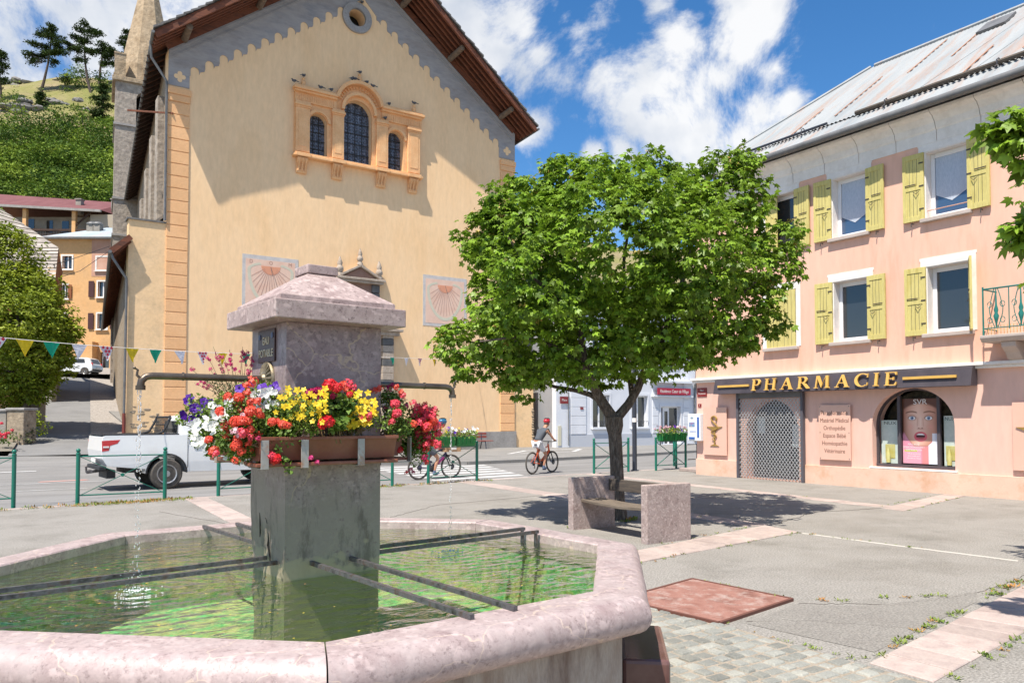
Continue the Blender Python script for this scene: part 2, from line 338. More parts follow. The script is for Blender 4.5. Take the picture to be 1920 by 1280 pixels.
# water: clear, slightly green, rippled by the falling jets
def water_mat():
    m = bpy.data.materials.new('fountain_water'); m.use_nodes = True; nt = m.node_tree; N = nt.nodes; L = nt.links; N.clear()
    out = N.new('ShaderNodeOutputMaterial'); ms = N.new('ShaderNodeMixShader'); tr = N.new('ShaderNodeBsdfTransparent'); gl = N.new('ShaderNodeBsdfGlossy')
    tr.inputs[0].default_value = (0.83, 0.94, 0.80, 1); gl.inputs['Roughness'].default_value = 0.02
    fr = N.new('ShaderNodeFresnel'); fr.inputs[0].default_value = 1.45
    tc = N.new('ShaderNodeTexCoord'); hs = []
    for cx, cy, ph, fq in ((-0.93, -0.07, 0, 62), (0.93, 0.08, 2, 66)):
        vm = N.new('ShaderNodeVectorMath'); vm.operation = 'DISTANCE'; L.new(tc.outputs['Object'], vm.inputs[0]); vm.inputs[1].default_value = (cx, cy, 0)
        nz = N.new('ShaderNodeTexNoise'); nz.inputs['Scale'].default_value = 3; L.new(tc.outputs['Object'], nz.inputs['Vector'])
        a = N.new('ShaderNodeMath'); a.operation = 'MULTIPLY_ADD'; L.new(nz.outputs[0], a.inputs[0]); a.inputs[1].default_value = 0.16; L.new(vm.outputs['Value'], a.inputs[2])
        b = N.new('ShaderNodeMath'); b.operation = 'MULTIPLY_ADD'; L.new(a.outputs[0], b.inputs[0]); b.inputs[1].default_value = fq; b.inputs[2].default_value = ph
        s = N.new('ShaderNodeMath'); s.operation = 'SINE'; L.new(b.outputs[0], s.inputs[0])
        f = N.new('ShaderNodeMapRange'); L.new(vm.outputs['Value'], f.inputs[0]); f.inputs[1].default_value = 0.0; f.inputs[2].default_value = 1.3; f.inputs[3].default_value = 0.75; f.inputs[4].default_value = 0.12
        p = N.new('ShaderNodeMath'); p.operation = 'MULTIPLY'; L.new(s.outputs[0], p.inputs[0]); L.new(f.outputs[0], p.inputs[1]); hs.append(p.outputs[0])
    n = N.new('ShaderNodeTexNoise'); n.inputs['Scale'].default_value = 5.5; n.inputs['Detail'].default_value = 3; n.inputs['Distortion'].default_value = 0.6
    mp = N.new('ShaderNodeMapping'); mp.inputs['Scale'].default_value = (1, 1.8, 1); mp.inputs['Rotation'].default_value = (0, 0, 0.5); L.new(tc.outputs['Object'], mp.inputs[0]); L.new(mp.outputs[0], n.inputs['Vector'])
    s1 = N.new('ShaderNodeMath'); s1.operation = 'ADD'; L.new(hs[0], s1.inputs[0]); L.new(hs[1], s1.inputs[1])
    s2 = N.new('ShaderNodeMath'); s2.operation = 'MULTIPLY_ADD'; L.new(n.outputs[0], s2.inputs[0]); s2.inputs[1].default_value = 6.5; L.new(s1.outputs[0], s2.inputs[2])
    bp = N.new('ShaderNodeBump'); bp.inputs['Strength'].default_value = 0.6; bp.inputs['Distance'].default_value = 0.008; L.new(s2.outputs[0], bp.inputs['Height'])
    L.new(bp.outputs[0], gl.inputs['Normal']); L.new(bp.outputs[0], fr.inputs['Normal'])
    fm_ = N.new('ShaderNodeMath'); fm_.operation = 'MULTIPLY'; fm_.use_clamp = True; L.new(fr.outputs[0], fm_.inputs[0]); fm_.inputs[1].default_value = 1.5; L.new(fm_.outputs[0], ms.inputs[0]); L.new(tr.outputs[0], ms.inputs[1]); L.new(gl.outputs[0], ms.inputs[2]); L.new(ms.outputs[0], out.inputs[0])
    return m
M['water'] = water_mat()
def glassy(name, colr, rough=0.05, tint=None, metal=0.0):
    return mat(name, [colr], rough=rough, spec=0.9, metal=metal)
M['pane_dark'] = glassy('dark_window_pane', (0.03,0.035,0.04)); M['pane_blue'] = glassy('blue_window_pane', (0.045,0.09,0.17), 0.06)
M['pane_car'] = glassy('car_glass', (0.02,0.025,0.03), 0.08)
# ------------------------------------------------------------ terrain
def clamp(x, a=0.0, b=1.0): return max(a, min(b, x))
def th(u, v):
    w = min(v, 88); return (0.105 * max(0.0, min(w, 48) - 28) + 0.135 * max(0.0, w - 48)) * clamp((14 - u) / 8.0)
def near_edge(u): return 17.0 + 0.092 * u
FAR = [(-60, 32.5), (0.0, 32.5), (5.2, 31.5), (9, 29), (12.3, 27.4), (15.3, 25.95), (18.4, 26.2), (25.5, 27.45), (29.7, 28.4), (90, 37)]
def far_edge(u):
    for (a, b), (c, d) in zip(FAR, FAR[1:]):
        if a <= u <= c: return b + (d - b) * (u - a) / (c - a)
    return 37
def lerp(a, b, t): return a + (b - a) * t
def build_ground():
    us = [-400, -150, -80] + [x * 3.0 for x in range(-20, 24)] + [90, 150, 400]
    vs_ = [-300, -100, -60] + [x * 3.0 for x in range(-10, 30)] + [100, 130, 400]
    g = MB(); nx = len(us)
    for v in vs_:
        for u in us: g.v.append((u, v, th(u, v) - 0.32 - (1.5 if v > 95 else 0)))
    for j in range(len(vs_) - 1):
        for i in range(nx - 1): a = j * nx + i; g.f.append((a, a + 1, a + nx + 1, a + nx))
    tag(g.build('ground', M['earth'], fixn=False), 'bare ground under the square and the village', kind='structure')
    p = MB()      # plaza slab, its kerb face is the step to the road
    def pl(a, b): return (lerp(-45, 60, a), lerp(-30, near_edge(lerp(-45, 60, a)) - 0.14, b), 0)
    p.grid(pl, 30, 20); k = len(p.v)
    tag(p.build('plaza', M['asphalt'], fixn=False), 'light grey asphalt of the village square', kind='structure')
    kb = MB(); u = -45.0
    while u < 60:
        a = Vector((u, near_edge(u) - 0.07, -0.07)); b = Vector((u + 0.985, near_edge(u + 0.985) - 0.07, -0.07)); kb.bar(a, b, 0.14, 0.15); u += 1.0
    tag(kb.build('kerb', M['band'], bevel=0.01), 'pale pink stone kerb along the near side of the road', kind='structure')
    r = MB(); r.grid(lambda a, b: (lerp(-60, 80, a), lerp(near_edge(lerp(-60, 80, a)) - 0.05, far_edge(lerp(-60, 80, a)) + 0.05, b), th(lerp(-60, 80, a), lerp(near_edge(lerp(-60, 80, a)), far_edge(lerp(-60, 80, a)), b)) - 0.12), 70, 12)
    tag(r.build('road', M['road'], fixn=False), 'grey asphalt road crossing behind the fountain', kind='structure')
    f = MB()
    def fp(a, b):
        u = lerp(5.0, 80, a); v = lerp(far_edge(u) + 0.12, 48, b); return (u, v, th(u, v))
    f.grid(fp, 60, 14)
    tag(f.build('pavement', M['paving'], fixn=False), 'grey asphalt pavement in front of the church', kind='structure')
    kb = MB(); u = 5.2
    while u < 80:
        a = Vector((u, far_edge(u) + 0.06, th(u, far_edge(u)) - 0.06)); b = Vector((u + .98, far_edge(u + .98) + 0.06, th(u + .98, far_edge(u + .98)) - 0.06)); kb.bar(a, b, 0.13, 0.14); u += 1.0
    tag(kb.build('kerb', M['paving'], bevel=0.01), 'worn grey kerb along the church side of the road', kind='structure')
    s = MB(); s.grid(lambda a, b: (lerp(0.55, 3.12, a) + 0.083 * (lerp(32.4, 84, b) - 36), lerp(32.4, 84, b), th(3, lerp(32.4, 84, b)) - 0.11), 4, 30)
    tag(s.build('street', M['street'], fixn=False), 'narrow asphalt street climbing beside the church', kind='structure')
    s = MB(); s.grid(lambda a, b: (lerp(3.12, 5.2, a) + 0.083 * (lerp(31.9, 84, b) - 36), lerp(31.9, 84, b), th(4, lerp(31.9, 84, b)) - 0.06), 3, 30)
    tag(s.build('path', M['setts'], fixn=False), 'rough stone strip between the street and the church side wall', kind='structure')
    s = MB(); s.grid(lambda a, b: (lerp(-60, 0.62, a) + 0.083 * (lerp(33, 90, b) - 36) * (1 if a > 0.9 else 0), lerp(33, 90, b), th(0, lerp(33, 90, b)) - 0.02), 10, 20)
    tag(s.build('verge', M['earth'], fixn=False), 'dry verge on the left of the climbing street', kind='structure')
    s = MB(); s.grid(lambda a, b: tuple(W(lerp(-75, -25, a), lerp(60.5, 74, b), 5.15 + 0.25 * b)), 4, 4)
    tag(s.build('street_top', M['street'], fixn=False), 'level asphalt at the top of the climbing street', kind='structure')
build_ground()
def quad_slab(mb, pts, n, gap=0.012, z0=-0.03, z1=0.012, split=1):
    a, b, c, d = [Vector((p[0], p[1], 0)) for p in pts]     # a-b one long side, d-c the other
    for i in range(n):
        j0 = random.uniform(-0.15, 0.15) / n if i else 0; j1 = 0
        for k in range(split):
            t0, t1 = i / n, (i + 1) / n; s0, s1 = k / split, (k + 1) / split
            P = lambda t, s: (a.lerp(b, t)).lerp(d.lerp(c, t), s)
            q = [P(t0, s0), P(t1, s0), P(t1, s1), P(t0, s1)]; cen = sum(q, Vector()) / 4
            q = [cen + (x - cen) * (1 - gap / max(0.02, (x - cen).length)) for x in q]
            z = z1 + random.uniform(-0.003, 0.003)
            mb.add([(x.x, x.y, z0) for x in q] + [(x.x, x.y, z) for x in q], [(4,5,6,7),(0,1,5,4),(1,2,6,5),(2,3,7,6),(3,0,4,7)])
def build_paving():
    b = MB()
    quad_slab(b, [(4.92,3.08),(7.6,3.50),(9.9,3.86),(9.9,3.2)][:2] + [(7.75,2.98),(4.90,2.62)], 9)
    quad_slab(b, [(7.6,3.50),(12.5,4.3),(12.6,3.75),(7.75,2.98)], 14)
    quad_slab(b, [(5.2,6.98),(9.9,7.88),(9.72,7.12),(5.3,6.52)], 13)
    quad_slab(b, [(9.55,7.95),(10.0,17.9),(10.55,17.9),(10.02,7.88)], 26)
    quad_slab(b, [(13.7,8.4),(14.25,13.6),(14.6,13.6),(14.1,8.0)], 14)
    quad_slab(b, [(13.5,7.72),(17.3,8.5),(17.3,8.95),(13.62,8.2)], 9)
    quad_slab(b, [(14.25,13.6),(14.6,18.1),(14.95,18.1),(14.6,13.6)], 10)
    quad_slab(b, [(2.98,10.0),(3.2,17.1),(3.66,17.1),(3.4,10.0)], 16)
    tag(b.build('stone_band', M['band'], bevel=0.006, seg=1), 'pale pink flagstone bands laid in the grey asphalt square', kind='structure')
    j = MB(); j.add([(-2.5,-3,0.004),(4.88,-3,0.004),(4.86,5.1,0.004),(-2.5,5.1,0.004)], [(0,1,2,3)])
    tag(j.build('joint_bed', M['joint'], fixn=False), 'sandy joints between the cobbles by the fountain', kind='structure')
    c = MB(); v = -0.2; row = 0
    while v < 5.0:
        w = 0.125 + random.uniform(-0.012, 0.012); u = 2.9 + random.uniform(0, 0.1)
        while u < 4.82:
            l = random.uniform(0.10, 0.17); g = 0.009
            x0, x1, y0, y1 = u + g, min(u + l, 4.87) - g, v + g, v + w - g; z = 0.014 + random.uniform(-0.004, 0.006)
            if x1 - x0 > 0.04:
                jj = [random.uniform(-0.008, 0.008) for _ in range(8)]
                t = 0.012
                c.add([(x0+jj[0],y0+jj[1],0),(x1+jj[2],y0+jj[3],0),(x1+jj[4],y1+jj[5],0),(x0+jj[6],y1+jj[7],0),
                       (x0+t,y0+t,z),(x1-t,y0+t,z),(x1-t,y1-t,z),(x0+t,y1-t,z)], [(4,5,6,7),(0,1,5,4),(1,2,6,5),(2,3,7,6),(3,0,4,7)])
            u += l
        v += w
    tag(c.build('cobbles', M['cobble'], bevel=0.006, seg=1), 'grey-green cobbles laid around the foot of the fountain', kind='structure')
    z = MB(); ang = math.atan(0.092); cd, sd = math.cos(ang), math.sin(ang)
    for k in range(8):
        v = 18.75 + k * 0.98; u0 = 10.3 + 0.1 * k; u1 = 13.65 + 0.36 * (v + 0.9 - 20.4)
        q = [(u0, v), (u1, v + (u1 - u0) * 0.092), (u1 + 0.1, v + (u1 - u0) * 0.092 + 0.5), (u0 + 0.05, v + 0.5)]
        z.add([(x, y, -0.114) for x, y in q], [(0,1,2,3)])
    tag(z.build('zebra_crossing', M['white_paint'], fixn=False), 'white stripes of the zebra crossing on the road', kind='structure')
    z = MB()
    for u0, u1, v in ((-12, 1.0, 28.3), (-3, 2.6, 24.6), (-2, 3.4, 22.3)):
        z.add([(u0, v, th(u0, v) - .113), (u1, v + (u1-u0)*.05, th(u1, v + (u1-u0)*.05) - .113), (u1, v + (u1-u0)*.05 + .1, th(u1, v+.1+ (u1-u0)*.05) - .113), (u0, v + .1, th(u0, v + .1) - .113)], [(0,1,2,3)])
    for pts in (((20,30.5),(24,30.9),(24,31.1),(20,30.7)), ((20,30.7),(22.5,33),(22.8,33),(20.3,30.7)), ((24,30.9),(26.5,33.4),(26.8,33.4),(24.3,30.9)), ((22.5,33),(26.7,33.3),(26.7,33.6),(22.5,33.3))):
        z.add([(a, b, 0.006) for a, b in pts], [(0,1,2,3)])
    tag(z.build('road_marking', M['white_paint'], fixn=False), 'faded white lines painted on the road and pavement', kind='structure')
    z = MB(); z.add([(0.9,25.3,-.112),(2.2,25.5,-.112),(2.1,25.75,-.112),(1.0,25.6,-.112)], [(0,1,2,3)])
    tag(z.build('spray_mark', mat('orange_spray', [(0.6,0.22,0.17),(0.45,0.35,0.32)], scale=5, rough=0.9), fixn=False), 'faded orange sprayed mark on the road', kind='structure')
    # plate
    p = MB(); q = [(4.70,5.36),(5.93,5.62),(6.03,4.50),(4.84,4.30)]; cen = (sum(a for a, b in q) / 4, sum(b for a, b in q) / 4)
    root = empty('access_cover', (cen[0], cen[1], 0), 0, 'rusty red steel cover plate let into the asphalt beside the fountain', 'cover plate')
    p = MB(); p.add([(a, b, 0.002) for a, b in q] + [(a, b, 0.022) for a, b in q], [(4,5,6,7),(0,1,5,4),(1,2,6,5),(2,3,7,6),(3,0,4,7)]); p.build('steel_plate', M['rust'], root)
    f = MB()
    for i in range(4):
        a, b = q[i], q[(i + 1) % 4]; f.bar((a[0], a[1], 0.012), (b[0], b[1], 0.012), 0.03, 0.03)
    f.build('frame', mat('plate_frame', [(0.13,0.05,0.035)], rough=0.8), root)
build_paving()
def cracks():
    mb = MB(); lt = MB()
    def crk(pts, r, tgt, amp=.02):
        P = []
        for a, b in zip(pts, pts[1:]):
            for i in range(14): t = i / 14; P.append(Vector((lerp(a[0], b[0], t) + random.gauss(0, amp), lerp(a[1], b[1], t) + random.gauss(0, amp), .0)))
        P.append(Vector((*pts[-1], 0))); tgt.tube(P, r, 4)
    crk([(5.95,4.42),(6.76,3.85),(7.87,3.72),(9.2,3.9)], .004, mb); crk([(5.1,4.25),(5.6,3.95),(6.0,3.4)], .004, mb); crk([(9.7,7.05),(9.79,5.56),(9.9,4.3)], .010, lt, .006); crk([(10.2,7.9),(12,8.5),(13.6,8.2)], .006, mb)
    crk([(3.4,9.2),(3.2,12),(2.4,15)], .005, mb); crk([(5.5,12),(7,13.2),(9.8,13.6)], .005, mb); crk([(11,11),(12.5,11.6),(13.9,11.4)], .005, mb); crk([(-3,9),(0,9.6),(3,9.2)], .005, mb)
    tag(mb.build('asphalt_cracks', mat('crack_dark', [(0.07,0.06,0.05)], rough=1), fixn=False), 'thin dark cracks in the asphalt of the square', kind='structure')
    tag(lt.build('pale_joint', mat('joint_pale', [(0.45,0.42,0.37)], rough=1), fixn=False), 'pale mortar joint across the asphalt of the square', kind='structure')
    pm = mat('asphalt_patch', [(0.20,0.185,0.165),(0.24,0.225,0.2)], scale=2, rough=.95, fine=.5, fscale=55, bump=.6, bscale=60); mb = MB()
    mb.add([(6.4,4.0,.003),(7.8,3.75,.003),(7.4,3.56,.003),(5.2,3.2,.003),(5.05,4.2,.003),(5.95,4.4,.003)], [(0,1,2,3,4,5)]); mb.add([(11,13,.003),(13,13.4,.003),(13.1,15.2,.003),(11.2,15,.003)], [(0,1,2,3)])
    tag(mb.build('asphalt_patch', pm, fixn=False), 'slightly darker patches of asphalt in the square', kind='structure')
cracks()
# ------------------------------------------------------------ weeds growing out of the joints
def weeds():
    w = MB(); d = MB(); K = .46
    lines = [((6.0,5.62),(4.72,5.38),10,.04),((5.98,5.55),(6.05,4.52),14,.05),((6.05,4.42),(7.9,3.62),16,.06),((4.92,3.12),(7.6,3.56),24,.08),((7.6,3.56),(9.5,3.9),14,.08),((4.95,2.58),(7.7,2.92),16,.08),
             ((4.86,4.3),(4.92,3.1),10,.05),((5.3,6.5),(9.6,7.08),26,.05),((5.2,7.02),(9.4,7.86),20,.05),((9.7,7.1),(9.8,5.4),18,.04),((13.6,8.3),(17,8.95),16,.05),((13.6,7.7),(17,8.45),14,.05),((9.8,8.4),(9.9,12),14,.05),
             ((7.2,9.2),(7.35,9.4),8,.10),((8.0,7.7),(8.1,7.8),5,.07),((8.3,9.35),(8.8,9.6),12,.12),((14.3,9.6),(14.1,13),10,.04)]
    for a, b, n, h in lines:
        for i in range(n):
            t = random.random(); c = Vector((lerp(a[0], b[0], t) + random.gauss(0, .025), lerp(a[1], b[1], t) + random.gauss(0, .025), 0.005))
            s = h * K * random.uniform(0.5, 1.3); tgt = w if random.random() < 0.8 else d
            for k in range(random.randint(8, 18)):
                an = random.uniform(0, 6.28); l = s * random.uniform(0.5, 1.5); el = random.uniform(0.15, 1.1); o = c + Vector((random.gauss(0, s * .7), random.gauss(0, s * .7), 0))
                dv = Vector((math.cos(an) * math.cos(el), math.sin(an) * math.cos(el), math.sin(el))) * l; sd = Vector((-math.sin(an), math.cos(an), 0)) * l * 0.22
                tgt.add([o, o + dv * .5 + sd, o + dv, o + dv * .5 - sd], [(0,1,2,3)])
    for i in range(420):      # along the kerb behind the railings
        u = random.choice([random.uniform(-1, 3.2), random.uniform(1.2,3.4), random.uniform(6.5, 11)]); v = near_edge(u) - .12 + random.gauss(0, 0.07) - random.choice([0, 0, .25])
        s = random.uniform(0.02, 0.05); tgt = w if random.random() < 0.5 else d; c = Vector((u, v, 0.0))
        for k in range(9):
            an = random.uniform(0, 6.28); l = s * random.uniform(0.6, 1.8); el = random.uniform(0.2, 1.3); o = c + Vector((random.gauss(0, s), random.gauss(0, s), 0))
            dv = Vector((math.cos(an) * math.cos(el), math.sin(an) * math.cos(el), math.sin(el))) * l; sd = Vector((-math.sin(an), math.cos(an), 0)) * l * 0.15
            tgt.add([o, o + dv * .5 + sd, o + dv, o + dv * .5 - sd], [(0,1,2,3)])
    tag(w.build('weeds', M['weed'], fixn=False), 'green weeds growing along the joints of the paving', kind='stuff')
    tag(d.build('dry_weeds', M['drygrass'], fixn=False), 'dry yellow weeds along the joints and the kerb', kind='stuff')
weeds()
# ------------------------------------------------------------ fountain
FO = (1.531, 4.382); FR = R_(4.5)
def build_fountain():
    root = empty('fountain', (FO[0], FO[1], 0), FR, 'octagonal pink stone fountain with a square pillar and pyramid cap in the foreground', 'fountain')
    R0 = 1.75; A0 = R_(-67.5)
    def ring(R, z): return [(R * math.cos(A0 + k * math.pi / 4), R * math.sin(A0 + k * math.pi / 4), z) for k in range(8)]
    def rings(mb, prof):
        b = len(mb.v)
        for R, z in prof: mb.v += ring(R, z)
        for i in range(len(prof) - 1):
            for k in range(8): a = b + i*8 + k; c = b + i*8 + (k+1) % 8; mb.f.append((a, c, c + 8, a + 8))
    # rim: eight stones with joints, bullnosed outside
    prof = [(R0, 0.70), (R0, 0.842), (R0 + .008, 0.85)] + [(R0 + 0.20 + 0.085 * math.sin(R_(t)), 0.765 + 0.085 * math.cos(R_(t))) for t in range(0, 181, 20)] + [(R0 + 0.05, 0.68), (R0, 0.70)]
    for k in range(8):
        mb = MB(); a0 = A0 + k * math.pi / 4; n = len(prof); NS = 14
        for j in range(NS + 1):
            t = j / NS; t = 0.0022 + t * 0.9956
            for R, z in prof:
                p = Vector((R * math.cos(a0), R * math.sin(a0), z)).lerp(Vector((R * math.cos(a0 + math.pi/4), R * math.sin(a0 + math.pi/4), z)), t)
                w = noise.noise(p * 3.1 + Vector((k * 5, 0, 0))) * 0.004; mb.v.append((p.x * (1 + w), p.y * (1 + w), p.z + w * .5))
        for j in range(NS):
            for i in range(n - 1): a = j * n + i; mb.f.append((a, a + 1, a + n + 1, a + n))
        mb.f.append(tuple(range(n - 1))); mb.f.append(tuple(NS * n + i for i in reversed(range(n - 1))))
        if k == 7 or k == 0: pass
        mb.build('rim_stone', M['rim'], root, world=False, smooth=True)
    mb = MB(); rings(mb, [(R0 + .015, 0.16), (R0 + .015, 0.699), (R0 + .14, 0.699), (R0 + .14, 0.0)]); mb.build('basin_wall', M['basin'], root, world=False)
    mb = MB(); rings(mb, [(R0 + .03, 0.30), (0.001, 0.30)]); mb.build('basin_floor', M['algae'], root, world=False)
    mb = MB(); rings(mb, [(R0 + .012, 0.30), (R0 + .012, 0.795)]); mb.build('basin_lining', M['algae'], root, world=False)
    mb = MB(); mb.box(1.752, 1.99, -.38, .30, 0, .45); mb.xf(Matrix.Rotation(R_(-45), 4, 'Z')); mb.build('step_block', mat('wet_red_stone', [(0.10,0.045,0.04),(0.16,0.09,0.08)], scale=5, rough=0.2), root, world=False, bevel=.02)
    # pillar (slightly eroded towards the water), with darker cracks as real grooves
    mb = MB(); NZ = 30
    for j in range(NZ + 1):
        z = lerp(0.30, 2.17, j / NZ)
        for i in range(40):
            s = i / 10; e = int(s); t = s - e; c = [(-.283,-.26),(.283,-.26),(.283,.26),(-.283,.26)]
            a, b = c[e], c[(e + 1) % 4]; x, y = lerp(a[0], b[0], t), lerp(a[1], b[1], t); er = 0
            if z < 1.12 and e == 3: er = 0.020 * clamp((1.12 - z) * 3.5) * (0.35 + abs(noise.noise(Vector((x * 9, y * 17, z * 3.5)))) * 2.4)
            elif z < 1.0: er = 0.007 * (0.5 + noise.noise(Vector((x * 9, y * 9, z * 5))))
            mb.v.append((x * (1 - er / .28), y * (1 - er / .26), z))
    for j in range(NZ):
        for i in range(40): a = j*40 + i; b = j*40 + (i+1) % 40; mb.f.append((a, b, b + 40, a + 40))
    pil = mb.build('pillar', M['pillar'], root, world=False, smooth=True)
    cr = MB()
    for path in ([(-.11,1.12),(-.105,1.05),(-.12,.98)], [(.02,1.02),(.0,.95),(.03,.88),(.035,.80)], [(-.02,1.10),(.0,1.07)]):
        pts = [(-.2835 + .012 * clamp((1.12 - z) * 4), -y, z) for y, z in path]; cr.tube(pts, [0.001] + [0.006] * (len(pts) - 2) + [0.002], 5)
    cr.build('crack', mat('dark_crack', [(0.012,0.011,0.010)], rough=1), pil, world=False)
    mb = MB(); x0, x1, y0, y1 = -.40, .368, -.40, .362
    mb.box(x0, x1, y0, y1, 2.172, 2.272); mb.build('cap_slab', M['cap'], root, world=False, bevel=.006)
    mb = MB(); a = .045
    mb.add([(x0+a,y0+a,2.274),(x1-a,y0+a,2.274),(x1-a,y1-a,2.274),(x0+a,y1-a,2.274),(x0+a,y0+a,2.304),(x1-a,y0+a,2.304),(x1-a,y1-a,2.304),(x0+a,y1-a,2.304),
            (-.088,-.088,2.478),(.076,-.088,2.478),(.076,.076,2.478),(-.088,.076,2.478)], [(0,1,5,4),(1,2,6,5),(2,3,7,6),(3,0,4,7),(4,5,9,8),(5,6,10,9),(6,7,11,10),(7,4,8,11),(8,9,10,11),(3,2,1,0)])
    mb.build('cap_pyramid', M['cap'], root, world=False, bevel=.004)
    mb = MB(); mb.box(-.10, .088, -.10, .088, 2.479, 2.53); mb.build('cap_block', M['cap'], root, world=False, bevel=.005)
    # spouts
    for sgn, L_ in ((-1, .655), (1, .665)):
        x = lambda d: sgn * (.283 + d); z = 1.872 if sgn < 0 else 1.862; yy = 0.0
        pts = [(x(0), yy, z), (x(L_ - .05), yy, z - .002), (x(L_ - .02), yy, z - .008), (x(L_), yy, z - .028), (x(L_ + .004), yy, z - .055)]
        s = MB(); s.tube(pts, 0.0185, 14); sp = s.build('spout', M['bronze'], root, world=False, smooth=True)
        s = MB(); s.tube([(x(L_ + .004), yy, z - .052), (x(L_ + .004), yy, z - .075)], 0.024, 14); s.build('nozzle_collar', M['bronze'], sp, world=False, smooth=True); s = MB(); s.tube([(x(.45), yy, z), (x(.457), yy, z)], .0225, 14); s.build('pipe_collar', M['bronze'], sp, world=False, smooth=True)
        s = MB(); q = x(L_); s.tube([(q, yy, z - .02), (x(L_ + .022), yy, z + .0), (x(L_ + .018), yy, z + .026), (x(L_ + .034), yy, z + .036)], [.008,.007,.006,.004], 8); s.ball((x(L_ + .034), yy, z + .036), .008); s.build('spout_lever', M['bronze'], sp, world=False, smooth=True)
        s = MB(); n = 40
        s.lathe([(0.10, sgn * .284), (0.10, sgn * .292), (0.094, sgn * .300), (0.08, sgn * .298), (0.06, sgn * .306), (.03, sgn * .312), (.0225, sgn * .325)], (0, yy, z - .0), n, axis='x')
        ro = s.build('rosette', M['rosette'], sp, world=False, smooth=True)
        s = MB()
        for k in range(18):
            a = 2 * math.pi * k / 18; s.tube([(sgn * .308, yy + .03 * math.cos(a), z + .03 * math.sin(a)), (sgn * .306, yy + .06 * math.cos(a), z + .06 * math.sin(a)), (sgn * .298, yy + .09 * math.cos(a), z + .09 * math.sin(a))], [.003,.006,.008], 6)
        s.build('petal_relief', M['rosette'], ro, world=False, smooth=True)
    # pairs of iron bars to rest buckets on
    bars = [((-.27,.03,.875),(-1.66,.03,.86)), ((-.27,-.12,.87),(-1.66,-.12,.855)), ((-.13,-.25,.872),(-.08,-1.70,.862)), ((.10,-.25,.872),(.14,-1.70,.862)),
            ((.27,.02,.865),(1.60,.05,.872)), ((.27,-.12,.86),(1.60,-.10,.868)), ((-.10,.25,.865),(-.14,1.64,.862)), ((.10,.25,.865),(.10,1.64,.862))]
    for a, b in bars:
        s = MB(); s.bar(a, b, .022, .022)
        d = (Vector(b) - Vector(a)).normalized(); e = Vector(b)
        if abs(b[0]) > 1: s.bar(e - d * .02, e - d * .02 - Vector((0, 0, .11)), .016, .02)
        s.build('iron_bar', M['iron'], root, world=False)
    return root
FOUNT = build_fountain()
def floc(x, y, z):
    c, s = math.cos(FR), math.sin(FR); return Vector((FO[0] + c*x - s*y, FO[1] + s*x + c*y, z))
def build_water():
    mb = MB(); R0 = 1.764; A0 = R_(-67.5)
    o = empty('x', (0,0,0)); bpy.data.objects.remove(o)
    mb.v = [(R0 * math.cos(A0 + k * math.pi / 4), R0 * math.sin(A0 + k * math.pi / 4), 0) for k in range(8)]; mb.f = [tuple(range(8))]
    w = mb.build('water', M['water'], fixn=False); w.location = (FO[0], FO[1], 0.79); w.rotation_euler = (0, 0, FR); w['kind'] = 'structure'; w['label'] = 'clear rippled water in the fountain basin'
    # jets: a broken thread of drops below each spout, splash rings
    jm = bpy.data.materials.new('water_drops'); jm.use_nodes = True; b = jm.node_tree.nodes['Principled BSDF']
    b.inputs['Base Color'].default_value = (0.95,0.97,1,1); b.inputs['Roughness'].default_value = 0.05; b.inputs['Transmission Weight'].default_value = 0.75; b.inputs['IOR'].default_value = 1.33
    for sgn, lab in ((-1, 'thin stream of water falling from the left spout'), (1, 'thin stream of water falling from the right spout')):
        x = sgn * (.283 + (.66)); mb = MB()
        for th_ in range(3):
            z = 1.80; ox = random.uniform(-.012, .012)
            while z > 0.80:
                l = random.uniform(.012, .05) if z > 1.45 else random.uniform(.006, .022); r = random.uniform(.0018, .0042)
                k = 1.0 + (1.80 - z) * 1.1; cx = x + ox * k + random.gauss(0, .002 * k); cy = random.gauss(0, .003 * k)
                mb.ball((cx, cy, z - l / 2), 1, 6, (r, r, l / 2)); z -= l + random.uniform(0, .018) * k
        for k in range(40): mb.ball((x + random.gauss(0, .05), random.gauss(0, .05), .80 + abs(random.gauss(0, .06))), random.uniform(.0015, .0035), 5)
        q = MB(); q.v = [tuple(floc(*v)) for v in mb.v]; q.f = mb.f
        tag(q.build('water_stream', jm, smooth=True), lab, 'water stream')
    # splash foam
    fm = mat('splash_foam', [(0.75,0.80,0.80)], rough=0.3)
    for sgn, lab in ((-1, 'white bubbles on the water under the left spout'), (1, 'white bubbles on the water under the right spout')):
        mb = MB()
        for k in range(70):
            a = random.uniform(0, 6.28); r = abs(random.gauss(0, .055)); p = floc(sgn * .943 + r * math.cos(a), r * math.sin(a), .7905)
            mb.ball(p, random.uniform(.002, .006), 6, (1, 1, .6))
        tag(mb.build('bubbles', fm, smooth=True), lab, kind='stuff')
    # petals floating
    pm = mat('fallen_petals', [(0.75,0.05,0.06),(0.75,0.62,0.05),(0.7,0.1,0.25)], scale=9, rough=0.7, island=0.2); mb = MB()
    for k in range(150):
        a = random.uniform(0, 6.28); r = 1.6 * math.sqrt(random.random()); p = floc(r * math.cos(a), r * math.sin(a), .7925); s = random.uniform(.004, .009); t = random.uniform(0, 3)
        mb.add([p + Vector((s*math.cos(t+q), s*math.sin(t+q)*.7, 0)) for q in (0, 1.57, 3.14, 4.71)], [(0,1,2,3)])
    tag(mb.build('petals', pm, fixn=False), 'fallen petals floating on the fountain water', kind='stuff')
build_water()
